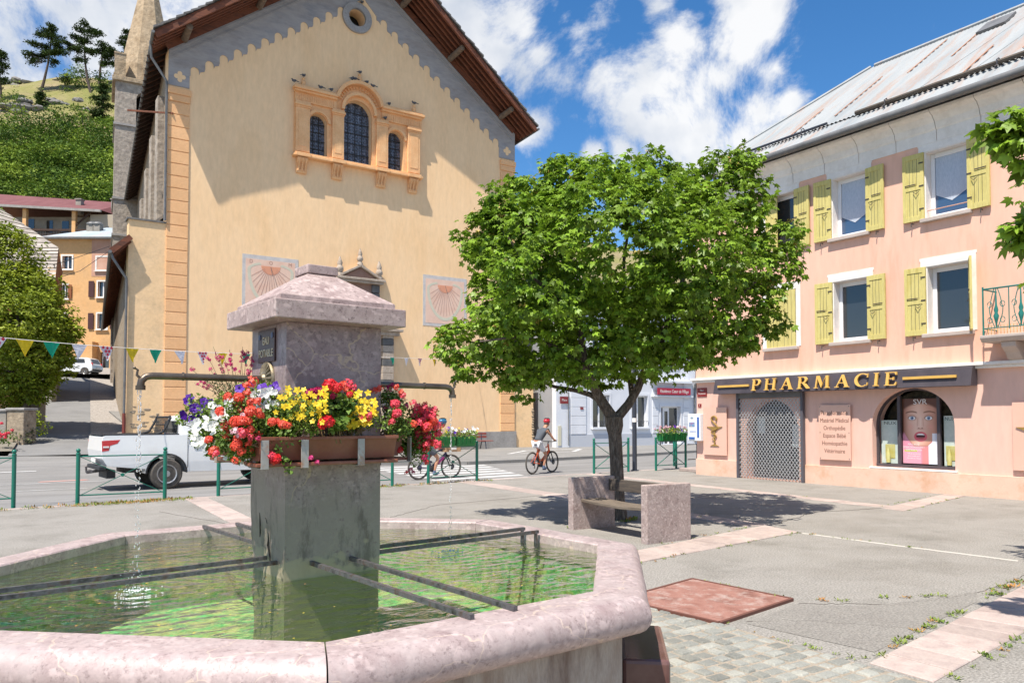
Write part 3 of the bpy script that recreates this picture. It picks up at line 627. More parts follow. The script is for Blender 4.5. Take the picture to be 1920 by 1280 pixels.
# drinking water plate on the pillar
def build_water_sign():
    root = empty('water_sign', floc(-.286, .01, 1.967), FR, 'small dark brown plate reading eau potable on the fountain pillar', 'sign')
    brown = mat('sign_brown', [(0.055,0.022,0.018),(0.08,0.035,0.028)], scale=8, rough=0.4); cream = mat('sign_cream', [(0.62,0.55,0.38)], rough=0.6)
    mb = MB(); mb.box(-.008, 0, -.125, .125, 0, .183); mb.build('sign_plate', brown, root, world=False, bevel=.002)
    X = Vector((-math.sin(FR) * -1, -math.cos(FR), 0)); X = floc(0, -1, 0) - floc(0, 0, 0); Zv = Vector((0, 0, 1))
    for s_, z in (('EAU', 2.085), ('POTABLE', 2.015)): text('lettering', s_, .062, cream, floc(-.2955, .01, z), X, Zv, root, ext=.0015, sx=.85)
    for dy in (-.095, .095):
        mb = MB(); mb.lathe([(.016, -.012), (.016, -.0085)], (0, dy, .145), 16, axis='x'); mb.lathe([(.009, -.0135), (.009, -.0118)], (0, dy, .145), 12, axis='x')
        mb.build('emblem', mat('emblem_blue', [(0.10,0.13,0.22)], rough=0.5), root, world=False)
build_water_sign()
# ------------------------------------------------------------ church
M['plaster'] = mat('ochre_plaster', [(0.845,0.56,0.305),(0.89,0.62,0.365),(0.86,0.58,0.33)], scale=0.45, rough=0.95, bump=0.35, bscale=5, bdist=0.02, fine=0.07, fscale=6, dirt=((0.76,0.49,0.26),0.45), dscale=0.55, spec=0.1, stretch=(1,1,.32))
M['plaster_low'] = mat('ochre_plaster_stained', [(0.81,0.55,0.30),(0.86,0.61,0.36)], scale=0.6, rough=0.95, bump=0.4, bscale=5, bdist=0.02, fine=0.08, fscale=7, dirt=((0.42,0.33,0.22),0.6), dscale=0.7, spec=0.1)
M['quoin'] = mat('orange_quoin', [(0.78,0.44,0.215),(0.84,0.50,0.26)], scale=1.2, rough=0.9, bump=0.3, bscale=8, bdist=0.01, fine=0.08, fscale=12, island=0.05, spec=0.1)
M['surround'] = mat('orange_carved_stone', [(0.76,0.41,0.19),(0.85,0.51,0.26)], scale=2.5, rough=0.85, bump=0.4, bscale=18, bdist=0.015, fine=0.10, fscale=14, spec=0.15)
M['frieze'] = mat('grey_painted_frieze', [(0.27,0.27,0.285),(0.38,0.355,0.345),(0.29,0.29,0.30)], scale=1.2, rough=0.95, dirt=((0.20,0.16,0.14),0.5), dscale=0.5, fine=0.08, fscale=6, stretch=(0.5,1,1.6), spec=0.1)
M['oculus'] = mat('grey_oculus_stone', [(0.27,0.26,0.25),(0.36,0.34,0.33)], scale=3, rough=0.95, fine=0.2, fscale=20)
M['rubble'] = mat('rubble_wall', [(0.20,0.155,0.11),(0.36,0.29,0.21),(0.25,0.20,0.15)], scale=2.6, rough=1, bump=0.8, bscale=5, bdist=0.05, fine=0.25, fscale=9, spec=0.1)
M['tower'] = mat('tower_rubble', [(0.25,0.21,0.175),(0.38,0.33,0.275),(0.29,0.245,0.205)], scale=1.3, rough=1, bump=0.8, bscale=3.5, bdist=0.06, fine=0.3, fscale=4.5, spec=0.1)
M['spire'] = mat('spire_tufa', [(0.30,0.22,0.14),(0.40,0.31,0.21),(0.24,0.18,0.12)], scale=0.8, rough=1, bump=0.9, bscale=3, bdist=0.08, fine=0.28, fscale=3.5, spec=0.1)
M['greystone'] = mat('grey_trim_stone', [(0.26,0.245,0.23),(0.36,0.34,0.32)], scale=2, rough=0.95, fine=0.15, fscale=10)
M['slate'] = mat('roof_slate', [(0.10,0.095,0.09),(0.19,0.18,0.17)], scale=2, rough=0.8, island=0.25, fine=0.2, fscale=8)
M['redwood'] = mat('red_brown_timber', [(0.085,0.026,0.014),(0.19,0.062,0.028),(0.12,0.038,0.02)], scale=1.8, rough=0.8, stretch=(0.7,6,3), fine=0.2, fscale=9, dirt=((0.035,0.02,0.016),0.7), dscale=1.4)
M['darkwood'] = mat('dark_boarding', [(0.035,0.022,0.017),(0.085,0.045,0.03)], scale=3, rough=0.9, fine=0.3, fscale=8)
M['logwood'] = mat('grey_log', [(0.12,0.085,0.06),(0.25,0.185,0.13)], scale=5, rough=0.9, fine=0.2)
M['zinc'] = mat('zinc', [(0.11,0.11,0.11),(0.18,0.18,0.18)], scale=3, rough=0.55, metal=0.1)
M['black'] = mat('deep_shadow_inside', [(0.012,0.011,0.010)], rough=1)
M['stained'] = mat('leaded_glass', [(0.022,0.028,0.045),(0.16,0.19,0.26),(0.03,0.035,0.05),(0.13,0.15,0.2)], scale=9, rough=0.25, fine=0.3, fscale=30, detail=2, spec=0.6)
SK = Vector((math.sin(R_(5)), math.cos(R_(5)), 0))      # direction of the nave walls
FV = 37.5
def sk(u, d, z): p = Vector((u, FV, 0)) + SK * d; return Vector((p.x, p.y, z))
def build_church():
    root = empty('church', (15.4, FV, 0), 0, 'tall ochre church with a grey scalloped frieze, triple arched window and wide timber eaves', 'church')
    B = lambda mb, n, m, **k: mb.build(n, m, root, **k)
    zs = lambda u: 18.45 + 0.75 * (min(u, 30.9 - u) - 6.1)
    F = lambda y: (lambda a, b, d: (a, y + d, b))
    # front wall with window and oculus openings
    win = lambda u0, u1, zt: [(u0, 14.84), (u1, 14.84)] + [(x, z) for x, z in arc((u0+u1)/2, zt - (u1-u0)/2, (u1-u0)/2, 0, 180, 14)]
    W3 = [win(14.41, 15.95, 18.10), win(12.63, 13.53, 16.97), win(16.88, 17.76, 16.97)]
    ocu = arc(15.12, 22.48, 0.46, 0, 360, 28)[:-1]
    mb = MB(); mb.plate([(6.1, 0), (25.0, 0), (25.0, 18.4), (15.45, 25.5), (6.1, 18.45)], W3 + [ocu], F(FV), 0, 0.8); B(mb, 'front_wall', M['plaster'])
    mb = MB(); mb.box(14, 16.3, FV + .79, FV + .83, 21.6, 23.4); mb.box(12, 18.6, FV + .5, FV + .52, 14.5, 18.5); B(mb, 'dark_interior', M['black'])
    # oculus ring
    mb = MB(); mb.plate(arc(15.12, 22.48, 0.80, 0, 360, 36)[:-1], [arc(15.12, 22.48, 0.46, 0, 360, 28)[:-1]], F(FV), -0.14, 0.02); B(mb, 'oculus_ring', M['oculus'], bevel=.03)
    # frieze: grey band under the verge with a scalloped lower edge
    for side in (0, 1):
        top = [(6.1, 18.42), (15.45, 25.46)]; low = []
        u = 7.0; z0 = 17.42; per = 0.64; sl_ = 0.70
        low.append((7.0, 16.82)); low.append((7.0, 17.42))
        k = 0
        while True:
            a = 7.0 + k * per; zb = z0 + (a - 7.0) * sl_
            if a + per > 14.7: break
            rr = 0.195; c = (a + rr + .03, zb + .26)
            low.append((a + .035, zb + .02))
            for t in range(9): an = R_(180 - t * 22.5); low.append((c[0] + rr * math.cos(an), c[1] + rr * math.sin(an) * 1.05))
            low.append((a + .03 + 2 * rr, c[1] - .10)); low.append((a + per - .17, zb + per * sl_ - .16)); low.append((a + per - .0, zb + per * sl_ - .10)); k += 1
        a = 7.0 + k * per; low.append((a, z0 + (a - 7) * sl_ + .1)); low.append((15.45, z0 + (15.45 - 7) * sl_ + .35))
        poly = [(6.1, 16.82)] + low + [(15.45, 25.46), (6.1, 18.42)]
        if side: poly = [(30.9 - x if x != 6.1 else 25.0, z) for x, z in reversed(poly)]
        mb = MB(); mb.plate(poly, [], F(FV), -0.035, 0.01); B(mb, 'frieze', M['frieze'])
        for h, t in ((.16, .10), (.42, .05)):      # painted mouldings
            mb = MB(); x0, x1 = (6.12, 15.45)
            P = lambda x, dz: ((x if not side else 30.9 - x), FV - .05, 18.42 + (x - 6.1) * .753 - dz)
            mb.bar(P(x0, h), P(x1, h), .06, t); B(mb, 'frieze_moulding', M['frieze'])
        q = 6.58 if not side else 24.45; mb = MB()     # quatrefoil
        for dx, dz in ((.15, 0), (-.15, 0), (0, .15), (0, -.15)): mb.lathe([(.105, FV - .045), (.105, FV - .034)], (q + dx, 0, 17.28 + dz), 14, axis='y')
        mb.box(q - .1, q + .1, FV - .044, FV - .034, 17.18, 17.38); B(mb, 'quatrefoil', M['plaster'])
        # quoin strips
        mb = MB(); x0, x1 = ((6.1, 7.02) if not side else (24.0, 24.98)); z = 16.05 if True else 0; n = 0
        bot = 0.95
        while z - 0.545 > bot:
            mb.box(x0, x1 + (0.0), FV - .05, FV + .02, z - .52, z); z -= 0.565
        mb.box(x0, x1, FV - .05, FV + .02, bot, z)
        B(mb, 'quoin_strip', M['quoin'], bevel=.015)
        mb = MB(); mb.box(x0 - .02, x1 + .03, FV - .09, FV + .02, 16.10, 16.42); mb.box(x0 - .04, x1 + .05, FV - .13, FV + .02, 16.42, 16.72); B(mb, 'quoin_capital', M['quoin'], bevel=.03)
    # triple window surround
    su = MB(); su.plate([(11.86, 14.80), (18.72, 14.80), (18.72, 18.0), (16.5, 18.0)] + arc(15.2, 17.70, 1.22, 14, 166, 16) + [(13.9, 18.0), (11.86, 18.0)], W3, F(FV), -.14, -.002)
    sur = B(su, 'window_surround', M['surround'])
    SB = lambda mb, n, **k: mb.build(n, M['surround'], sur, **k)
    for x0, x1 in ((11.89, 12.59), (13.76, 14.37), (16.17, 16.80), (17.97, 18.68)):
        mb = MB(); mb.box(x0, x1, FV - .28, FV - .14, 14.84, 17.05); SB(mb, 'pilaster', bevel=.012)
        mb = MB(); mb.box(x0 + .12, x1 - .12, FV - .295, FV - .281, 15.1, 16.9); SB(mb, 'pilaster_panel')
        mb = MB(); mb.box(x0 - .03, x1 + .03, FV - .32, FV - .14, 17.05, 17.13); mb.box(x0 - .06, x1 + .06, FV - .37, FV - .14, 17.132, 17.24); mb.box(x0 - .02, x1 + .02, FV - .33, FV - .14, 17.242, 17.34); SB(mb, 'capital', bevel=.012)
        mb = MB(); pr = [(FV, 13.82), (FV - .12, 13.80), (FV - .16, 13.92), (FV - .12, 14.05), (FV - .2, 14.25), (FV - .32, 14.40), (FV - .34, 14.55), (FV, 14.57)]
        c = (x0 + x1) / 2; b = len(mb.v)
        mb.plate([(p, q) for p, q in pr], [], lambda a, z, d: (c + d, a, z), -.26, .26); cb = SB(mb, 'corbel', bevel=.02)
        mb = MB()
        for dx in (-.17, 0, .17): mb.tube([(c + dx, FV - .35, 14.5), (c + dx, FV - .30, 14.32), (c + dx, FV - .2, 14.12), (c + dx, FV - .16, 13.92)], [.05,.04,.035,.04], 6)
        mb.build('acanthus_leaf', M['surround'], cb, smooth=True)
    mb = MB(); mb.box(11.78, 18.82, FV - .38, FV - .001, 14.58, 14.70); mb.box(11.84, 18.76, FV - .32, FV - .14, 14.702, 14.80)
    for x in (12.24, 14.07, 16.49, 18.33): mb.box(x - .38, x + .38, FV - .43, FV - .381, 14.58, 14.76)
    SB(mb, 'window_sill', bevel=.015)
    for a, b in ((11.80, 13.98), (16.42, 18.78)):
        mb = MB(); mb.box(a + .06, b, FV - .24, FV - .14, 17.36, 17.80)
        x = a + .15
        while x < b - .1: mb.box(x, x + .05, FV - .265, FV - .2401, 17.42, 17.74); x += .11
        SB(mb, 'fluted_band')
        mb = MB(); mb.box(a, b + (.0), FV - .40, FV - .14, 17.80, 17.90); mb.box(a - .07 if a < 13 else a, b if a < 13 else b + .09, FV - .50, FV - .14, 17.902, 18.03); mb.box(a, b, FV - .42, FV - .14, 18.032, 18.12); SB(mb, 'cornice', bevel=.02)
    def ringp(name, c, r0, r1, f, bk, a0=0, a1=180, n=24):
        mb = MB(); mb.plate(arc(c[0], c[1], r1, a0, a1, n) + arc(c[0], c[1], r0, a1, a0, n), [], F(FV), f, bk); SB(mb, name, bevel=.015)
    ringp('arch_moulding', (15.2, 17.70), 1.16, 1.34, -.46, -.14, 12, 168); ringp('arch_band', (15.2, 17.5), .80, .96, -.34, -.14, -4, 184)
    mb = MB()
    for t in range(16, 166, 9):
        a = R_(t); mb.bar((15.2 + .98 * math.cos(a), FV - .17, 17.66 + .98 * math.sin(a)), (15.2 + 1.13 * math.cos(a), FV - .17, 17.66 + 1.13 * math.sin(a)), .05, .1, (0, 1, 0))
    SB(mb, 'fluted_arch')
    for c, r in (((13.08, 16.52), .45), ((17.32, 16.53), .44)): ringp('side_arch', c, r + .03, r + .17, -.22, -.14)
    for x, z in ((12.26, 18.12), (15.22, 19.02), (18.33, 18.12)):
        mb = MB(); mb.lathe([(.11, 0), (.13, .05), (.09, .1), (.12, .2), (.10, .28), (.06, .33), (.09, .4), (.03, .47)], (x, FV - .22, z), 12); SB(mb, 'finial', smooth=True)
    for (u0, u1, zt), nc, nr in (((14.41, 15.95, 18.1), 4, 6), ((12.63, 13.53, 16.97), 3, 5), ((16.88, 17.76, 16.97), 3, 5)):
        mb = MB(); mb.plate(win(u0 - .02, u1 + .02, zt + .02), [], F(FV), .30, .33); g = mb.build('leaded_window', M['stained'], root)
        mb = MB(); r = (u1 - u0) / 2; c = (u0 + u1) / 2
        for i in range(1, nc): x = lerp(u0, u1, i / nc); h = zt - r + math.sqrt(max(0, r * r - (x - c) ** 2)); mb.box(x - .02, x + .02, FV + .275, FV + .299, 14.85, h)
        for j in range(1, nr): z = lerp(14.84, zt, j / nr); hw = r if z < zt - r else math.sqrt(max(0, r * r - (z - zt + r) ** 2)); mb.box(c - hw, c + hw, FV + .26, FV + .274, z - .02, z + .02)
        n = int((zt - 14.84) / .17)          # tracery of small crosses
        for i in range(nc * 2):
            for j in range(n):
                x = lerp(u0, u1, (i + .5) / (nc * 2)); z = 14.9 + j * .17; hw = r if z < zt - r else math.sqrt(max(0, r * r - (z + .1 - zt + r) ** 2))
                if abs(x - c) < hw - .08: mb.bar((x - .05, FV + .29, z), (x + .05, FV + .29, z + .1), .012, .012, (0,1,0)); mb.bar((x - .05, FV + .284, z + .1), (x + .05, FV + .284, z), .012, .012, (0,1,0))
        mb.build('glazing_bar', mat('lead', [(0.02,0.018,0.018)], rough=.6) if 'lead' not in MATS else MATS['lead'], g)
    # eaves, rafters, purlins, slates
    vf = lambda u: 36.0 - (min(u, 30.9 - u) - 5.28) * 0.07
    for side in (0, 1):
        X = (lambda u: u) if not side else (lambda u: 30.9 - u)
        D = 32.0
        def P(u, d, dz): p = Vector((X(u), FV, 0)) + SK * d; return (p.x, p.y, 18.45 + .75 * (u - 6.1) + dz)
        def Q(u, v, dz): return (X(u), v, 18.45 + .75 * (u - 6.1) + dz)
        mb = MB(); n = 34
        for k in range(n):
            a, b = lerp(5.22, 15.45, k / n), lerp(5.22, 15.45, (k + 1) / n) + .1; j = random.uniform(-.07, .05)
            b_ = min(b, 15.45)
            t0, t1 = .70, .78 + .02
            vs = [Q(a, vf(a) + j, t0 + .05), Q(b_, vf(a) + j, t0), P(b_, D, t0), P(a, D, t0 + .05), Q(a, vf(a) + j, t1 + .05), Q(b_, vf(a) + j, t1 - .03), P(b_, D, t1 - .03), P(a, D, t1 + .05)]
            mb.add(vs, [(0,3,2,1),(4,5,6,7),(0,1,5,4),(1,2,6,5),(2,3,7,6),(3,0,4,7)])
        B(mb, 'roof_slates', M['slate'])
        mb = MB(); vs = [Q(5.3, vf(5.3) + .1, .56), Q(15.45, vf(15.45) + .1, .56), P(15.45, D, .56), P(5.3, D, .56)] + [Q(5.3, vf(5.3) + .1, .68), Q(15.45, vf(15.45) + .1, .68), P(15.45, D, .68), P(5.3, D, .68)]
        mb.add(vs, [(0,3,2,1),(4,5,6,7),(0,1,5,4),(1,2,6,5),(2,3,7,6),(3,0,4,7)]); B(mb, 'roof_boarding', M['redwood'])
        for k in range(5):
            o = .12 + k * .37; mb = MB(); u0 = 5.35
            if True:
                f_ = lambda u: vf(u) + o
                end = 15.42
                mb.bar(Q(u0, f_(u0), .42), Q(end, f_(end), .42), .13, .22); B(mb, 'verge_rafter', M['redwood'])
        mb = MB(); mb.bar(Q(6.0, FV - .06, .16), Q(15.42, FV - .06, .16), .1, .30); B(mb, 'wall_plate', M['redwood'])
        for u in ((6.75, 10.1, 13.0) if not side else (30.9 - 23.98, 30.9 - 20.6, 30.9 - 17.7)):
            mb = MB(); mb.tube([Q(u, vf(u) + .35, .20), Q(u, FV, .12)], [.15, .17], 10); B(mb, 'purlin_end', M['logwood'], smooth=True)
        mb = MB(); d = 1.0          # exposed rafters under the side eave
        while d < 31: mb = MB(); mb.bar(P(5.3, d, .42), P(6.2, d, .42), .12, .2); B(mb, 'eave_rafter', M['darkwood']); d += .75
        mb = MB(); g0 = Vector(Q(5.22, vf(5.2) - .02, .60)); g1 = Vector(P(5.22, D, .60)); mb.tube([g0, g1], .07, 8); B(mb, 'gutter', M['zinc'], smooth=True)
    # nave side and back walls, buttresses
    for u, s in ((6.1, 1), (25.0, -1)):
        mb = MB(); a = sk(u, .81, 0); b = sk(u, 31, 0)
        o = Vector((s * .7, 0, 0)); mb.add([a, b, b + o, a + o] + [p + Vector((0, 0, 18.95)) for p in (a, b, b + o, a + o)], [(0,3,2,1),(4,5,6,7),(0,1,5,4),(1,2,6,5),(2,3,7,6),(3,0,4,7)])
        B(mb, 'side_wall', M['rubble'])
    for d in (2.0, 6.5, 11, 16, 21, 26):
        mb = MB(); p = sk(5.75, d, 0); mb.box(p.x + .05, p.x + .5, p.y, p.y + .7, 9.5, 17.2 - .1 * d); B(mb, 'buttress', M['tower'], bevel=.03)
    a, b = sk(6.1, 31, 0), sk(25, 31, 0); mb = MB(); mb.add([a, b, b + Vector((0, 0, 18.4)), sk(15.45, 31, 25.4), a + Vector((0, 0, 18.4))], [(0,1,2,3,4)]); B(mb, 'back_wall', M['rubble'])
    # low aisle on the left with its own eave
    mb = MB(); mb.box(4.58, 6.098, FV + .01, FV + .6, -.2, 10.45); B(mb, 'aisle_front', M['plaster_low'])
    mb = MB(); mb.box(4.50, 6.098, FV - .06, FV + .7, 10.452, 10.53); B(mb, 'coping_slate', M['slate'])
    mb = MB(); a = sk(4.60, .61, -.3); b = sk(4.60, 33, -.3); o = Vector((.5, 0, 0)); mb.add([a, b, b + o, a + o] + [Vector((p.x, p.y, 9.75)) for p in (a, b, b + o, a + o)], [(0,3,2,1),(4,5,6,7),(0,1,5,4),(1,2,6,5),(2,3,7,6),(3,0,4,7)]); B(mb, 'aisle_side_wall', M['rubble'])
    mb = MB(); zr = lambda u, dz: 9.05 + (u - 4.1) * .95 + dz
    for (u0, u1, d0) in ((3.9, 4.575, -.35), (4.575, 6.1, .72)):
        vs = [sk(u, d, zr(u, dz)) for dz in (0, .14) for u, d in ((u0, d0), (u1, d0), (u1, 33), (u0, 33))]
        mb.add(vs, [(0,3,2,1),(4,5,6,7),(0,1,5,4),(1,2,6,5),(2,3,7,6),(3,0,4,7)])
    B(mb, 'aisle_roof', M['slate'])
    mb = MB(); vs = [sk(u, d, zr(u, dz)) for dz in (-.06, -.005) for u, d in ((3.95, -.3), (4.70, -.3), (4.70, 33), (3.95, 33))]; mb.add(vs, [(0,3,2,1),(4,5,6,7),(0,1,5,4),(1,2,6,5),(2,3,7,6),(3,0,4,7)]); B(mb, 'aisle_soffit', M['darkwood'])
    mb = MB(); d = -.1
    while d < 32: mb = MB(); mb.bar(sk(3.95, d, zr(3.95, -.13)), sk(4.66, d, zr(4.66, -.13)), .1, .13); B(mb, 'aisle_rafter', M['redwood']); d += .55
    mb = MB(); mb.bar(sk(3.9, -.37, zr(3.9, .02)), sk(4.66, -.37, zr(4.66, .02)), .05, .24); B(mb, 'barge_board', M['redwood'])
    mb = MB(); mb.tube([sk(3.86, -.4, 8.85), sk(3.86, 33, 8.8)], .075, 8); B(mb, 'gutter', M['zinc'], smooth=True)
    mb = MB(); mb.tube([(3.9, FV - .2, 8.8), (3.95, FV - .22, 8.6), (4.50, FV - .12, 7.8), (4.52, FV - .1, 7.4), (4.50, FV - .1, 1.75)], .055, 8); dp = B(mb, 'downpipe', M['zinc'], smooth=True)
    mb = MB(); mb.tube([(4.50, FV - .1, 1.9), (4.50, FV - .1, .5)], .07, 8); mb.build('cast_iron_foot', mat('red_pipe', [(0.17,0.035,0.025)], rough=.6), dp, smooth=True)
    mb = MB(); mb.tube([(5.3, FV - .25, 18.5), (5.35, FV - .2, 17.8), (6.02, FV - .1, 16.9), (6.02, FV - .1, 10.55)], .06, 8); B(mb, 'downpipe', M['zinc'], smooth=True)
    mb = MB(); mb.bar((6.3, FV - .1, 15.5), (4.6, FV + 1.2, 15.7), .07, .07); B(mb, 'tie_bar', M['redwood'])
    # plinth and the low buttress wall at the right corner
    mb = MB(); mb.box(18.9, 25.08, FV - .09, FV - .002, -.1, .93); B(mb, 'plinth', M['greystone'], bevel=.01)
    mb = MB(); mb.box(25.002, 26.35, FV + .03, FV + 3, -.1, 4.4); B(mb, 'corner_wall', M['plaster_low'])
    mb = MB()
    for k in range(14): mb.ball((26.33 + random.uniform(-.03, .02), FV + .04, .3 + k * .15), random.uniform(.07, .13), 7, (1, .6, .8))
    mb.build('bare_rubble', M['rubble'], root)
    # crumbled render at the foot of the aisle
    mb = MB()
    for k in range(46): mb.bar((4.9 + random.random() * 1.1, FV - .0, 1.0 + random.random() * 1.5), (4.9 + random.random() * 1.1, FV - .0, 1.0 + random.random() * 1.5), .03, .02) if False else mb.ball((4.85 + random.random() * 1.1, FV + .012, .9 + random.random() ** 1.5 * 1.3), .1, 6, (random.uniform(.6, 2.0), .22, random.uniform(.25, .6)))
    B(mb, 'crumbled_render', M['rubble'])
    return root
CHURCH = build_church()
def build_portal():
    root = empty('portal', (15.3, FV, 0), 0, 'old stone portal with a small pedimented niche above it, half hidden by the fountain pillar', 'portal')
    B = lambda mb, n, m, **k: mb.build(n, m, root, **k)
    dk = mat('dark_green_stone', [(0.075,0.075,0.075),(0.15,0.145,0.14)], scale=3, rough=.8); rd = mat('red_stone', [(0.24,0.14,0.11),(0.33,0.21,0.16)], scale=3, rough=.9); lt = mat('tan_portal_stone', [(0.33,0.26,0.20),(0.46,0.39,0.32)], scale=3, rough=.95, fine=.2, fscale=12)
    y = lambda d: FV - d
    mb = MB(); mb.box(14.2, 16.4, y(.12), y(.002), 6.5, 8.62); B(mb, 'niche_back', rd)
    for x in (14.2, 15.98):
        mb = MB()
        for k in range(5): mb = MB(); mb.box(x, x + .42, y(.24), y(.121), 6.52 + k * .42, 6.90 + k * .42); B(mb, 'niche_block', dk, bevel=.01)
    mb = MB(); mb.plate(arc(15.3, 7.5, .62, 0, 180, 16) + arc(15.3, 7.5, .44, 180, 0, 16), [], lambda a, b, d: (a, FV + d, b), -.22, -.121); B(mb, 'niche_arch', dk, bevel=.01)
    mb = MB(); mb.plate(arc(15.3, 7.5, .43, 0, 180, 16) + [(14.87, 6.55), (15.73, 6.55)], [], lambda a, b, d: (a, FV + d, b), -.16, -.121); B(mb, 'niche_panel', mat('faded_fresco', [(0.25,0.22,0.19),(0.12,0.12,0.11)], scale=6))
    mb = MB(); mb.box(14.05, 16.55, y(.42), y(.002), 8.62, 8.74); mb.box(13.97, 16.62, y(.50), y(.002), 8.742, 8.86); B(mb, 'niche_cornice', lt, bevel=.02)
    mb = MB(); mb.plate([(14.35, 8.88), (16.25, 8.88), (15.3, 9.42)], [], lambda a, b, d: (a, FV + d, b), -.22, -.002); B(mb, 'tympanum', rd)
    mb = MB(); mb.bar((14.2, y(.2), 8.92), (15.32, y(.2), 9.52), .38, .12); mb.bar((15.28, y(.2), 9.52), (16.4, y(.2), 8.92), .38, .12); B(mb, 'pediment', lt, bevel=.02)
    for x, z, s in ((14.22, 8.87, 1), (16.36, 8.87, 1), (15.3, 9.55, .85)):
        mb = MB(); mb.lathe([(.17*s, 0), (.17*s, .12*s), (.11*s, .2*s), (.19*s, .32*s), (.18*s, .45*s), (.12*s, .55*s), (.14*s, .68*s), (.08*s, .85*s), (.03*s, 1.0*s)], (x, y(.22), z), 12); B(mb, 'stone_finial', lt, smooth=True)
    mb = MB(); mb.box(12.95, 17.6, y(.6), y(.002), 6.20, 6.34); mb.box(13.1, 17.45, y(.45), y(.002), 6.0, 6.198); B(mb, 'portal_cornice', lt, bevel=.02)
    for x in (13.2, 16.55):
        mb = MB(); mb2 = MB(); z = .1; k = 0
        while z < 5.95: mb = MB(); mb.box(x, x + .62, y(.34), y(.002), z, z + .34); B(mb, 'pilaster_block', lt if k % 3 else dk, bevel=.015); z += .36; k += 1
    mb = MB(); mb.plate(arc(15.18, 3.2, 1.35, 0, 180, 20) + arc(15.18, 3.2, 1.0, 180, 0, 20), [], lambda a, b, d: (a, FV + d, b), -.2, -.002); B(mb, 'door_arch', lt, bevel=.02)
    mb = MB(); mb.plate(arc(15.18, 3.2, 1.0, 0, 180, 20) + [(14.18, 0), (16.18, 0)], [], lambda a, b, d: (a, FV + d, b), -.08, -.002); B(mb, 'door', mat('old_door', [(0.10,0.06,0.035)], rough=.7))
build_portal()
def build_sundial(u0, u1, z0, z1, label, letters):
    root = empty('sundial', ((u0+u1)/2, FV, z0), 0, label, 'sundial')
    pk = mat('dial_pink', [(0.70,0.46,0.35),(0.78,0.57,0.45)], scale=1.6, rough=.95, dirt=((0.68,0.38,0.27),.6), dscale=1.3) if 'dial_pink' not in MATS else MATS['dial_pink']
    gb = MATS.get('dial_border') or mat('dial_border', [(0.62,0.58,0.54),(0.45,0.43,0.42)], scale=3, rough=.95)
    wr = MATS.get('dial_ring') or mat('dial_ring', [(0.62,0.58,0.45),(0.55,0.52,0.40)], scale=3, rough=.95)
    og = MATS.get('dial_sun') or mat('dial_sun', [(0.68,0.31,0.19)], rough=.95); dk = MATS.get('dial_line') or mat('dial_line', [(0.42,0.22,0.17)], rough=.95)
    F = lambda a, b, d: (a, FV + d, b); c = (u0 + u1) / 2; s = (u1 - u0) / 2.75
    mb = MB(); mb.box(u0, u1, FV - .014, FV - .001, z0, z1); mb.build('border', gb, root)
    mb = MB(); mb.box(u0 + .16*s, u1 - .16*s, FV - .019, FV - .0145, z0 + .16*s, z1 - .2*s); mb.build('dial_face', pk, root)
    zc = z1 - .72 * s
    mb = MB(); mb.plate(arc(c, zc, 1.13*s, -180, 0, 30, 1.75*s) + arc(c, zc, .98*s, 0, -180, 30, 1.58*s), [], F, -.0235, -.0195); mb.plate(arc(c, zc + .002, 1.13*s, 180, 118, 10, .42*s) + arc(c, zc + .002, .98*s, 118, 180, 10, .30*s), [], F, -.0235, -.0195); mb.plate(arc(c, zc + .002, 1.13*s, 0, 62, 10, .42*s) + arc(c, zc+.002, .98*s, 62, 0, 10, .30*s), [], F, -.0235, -.0195); mb.build('hour_ring', wr, root)
    mb = MB(); mb.plate(arc(c, zc + .22*s, .47*s, -180, 0, 20, .42*s), [], F, -.0245, -.0195); mb.build('sun_half_disc', og, root)
    mb = MB()
    for t in range(-168, -10, 12): a = R_(t); mb.bar((c + .3*s*math.cos(a), FV - .0255, zc + .15*s + .3*s*math.sin(a)), (c + .96*s*math.cos(a), FV - .0255, zc + 1.5*s*math.sin(a)), .014, .002, (0,1,0))
    mb.build('hour_lines', dk, root)
    mb = MB(); mb.tube([(c, FV - .02, zc + .2*s), (c + .0, FV - .30, zc - .28*s)], .012, 6); mb.build('gnomon', M['iron'], root)
    for ch, x in zip(letters, (u0 + .42*s, c, u1 - .42*s)): text('letter', ch, .24, dk, (x, FV - .0215, z1 - .33*s), (1,0,0), (0,0,1), root, ext=.0015)
build_sundial(9.46, 12.16, 6.3, 9.5, 'faded painted sundial behind the fountain cap on the church wall, lettered D O M', 'DOM')
build_sundial(19.02, 21.75, 6.72, 9.5, 'faded pink painted sundial beside the maple crown on the church wall', '')
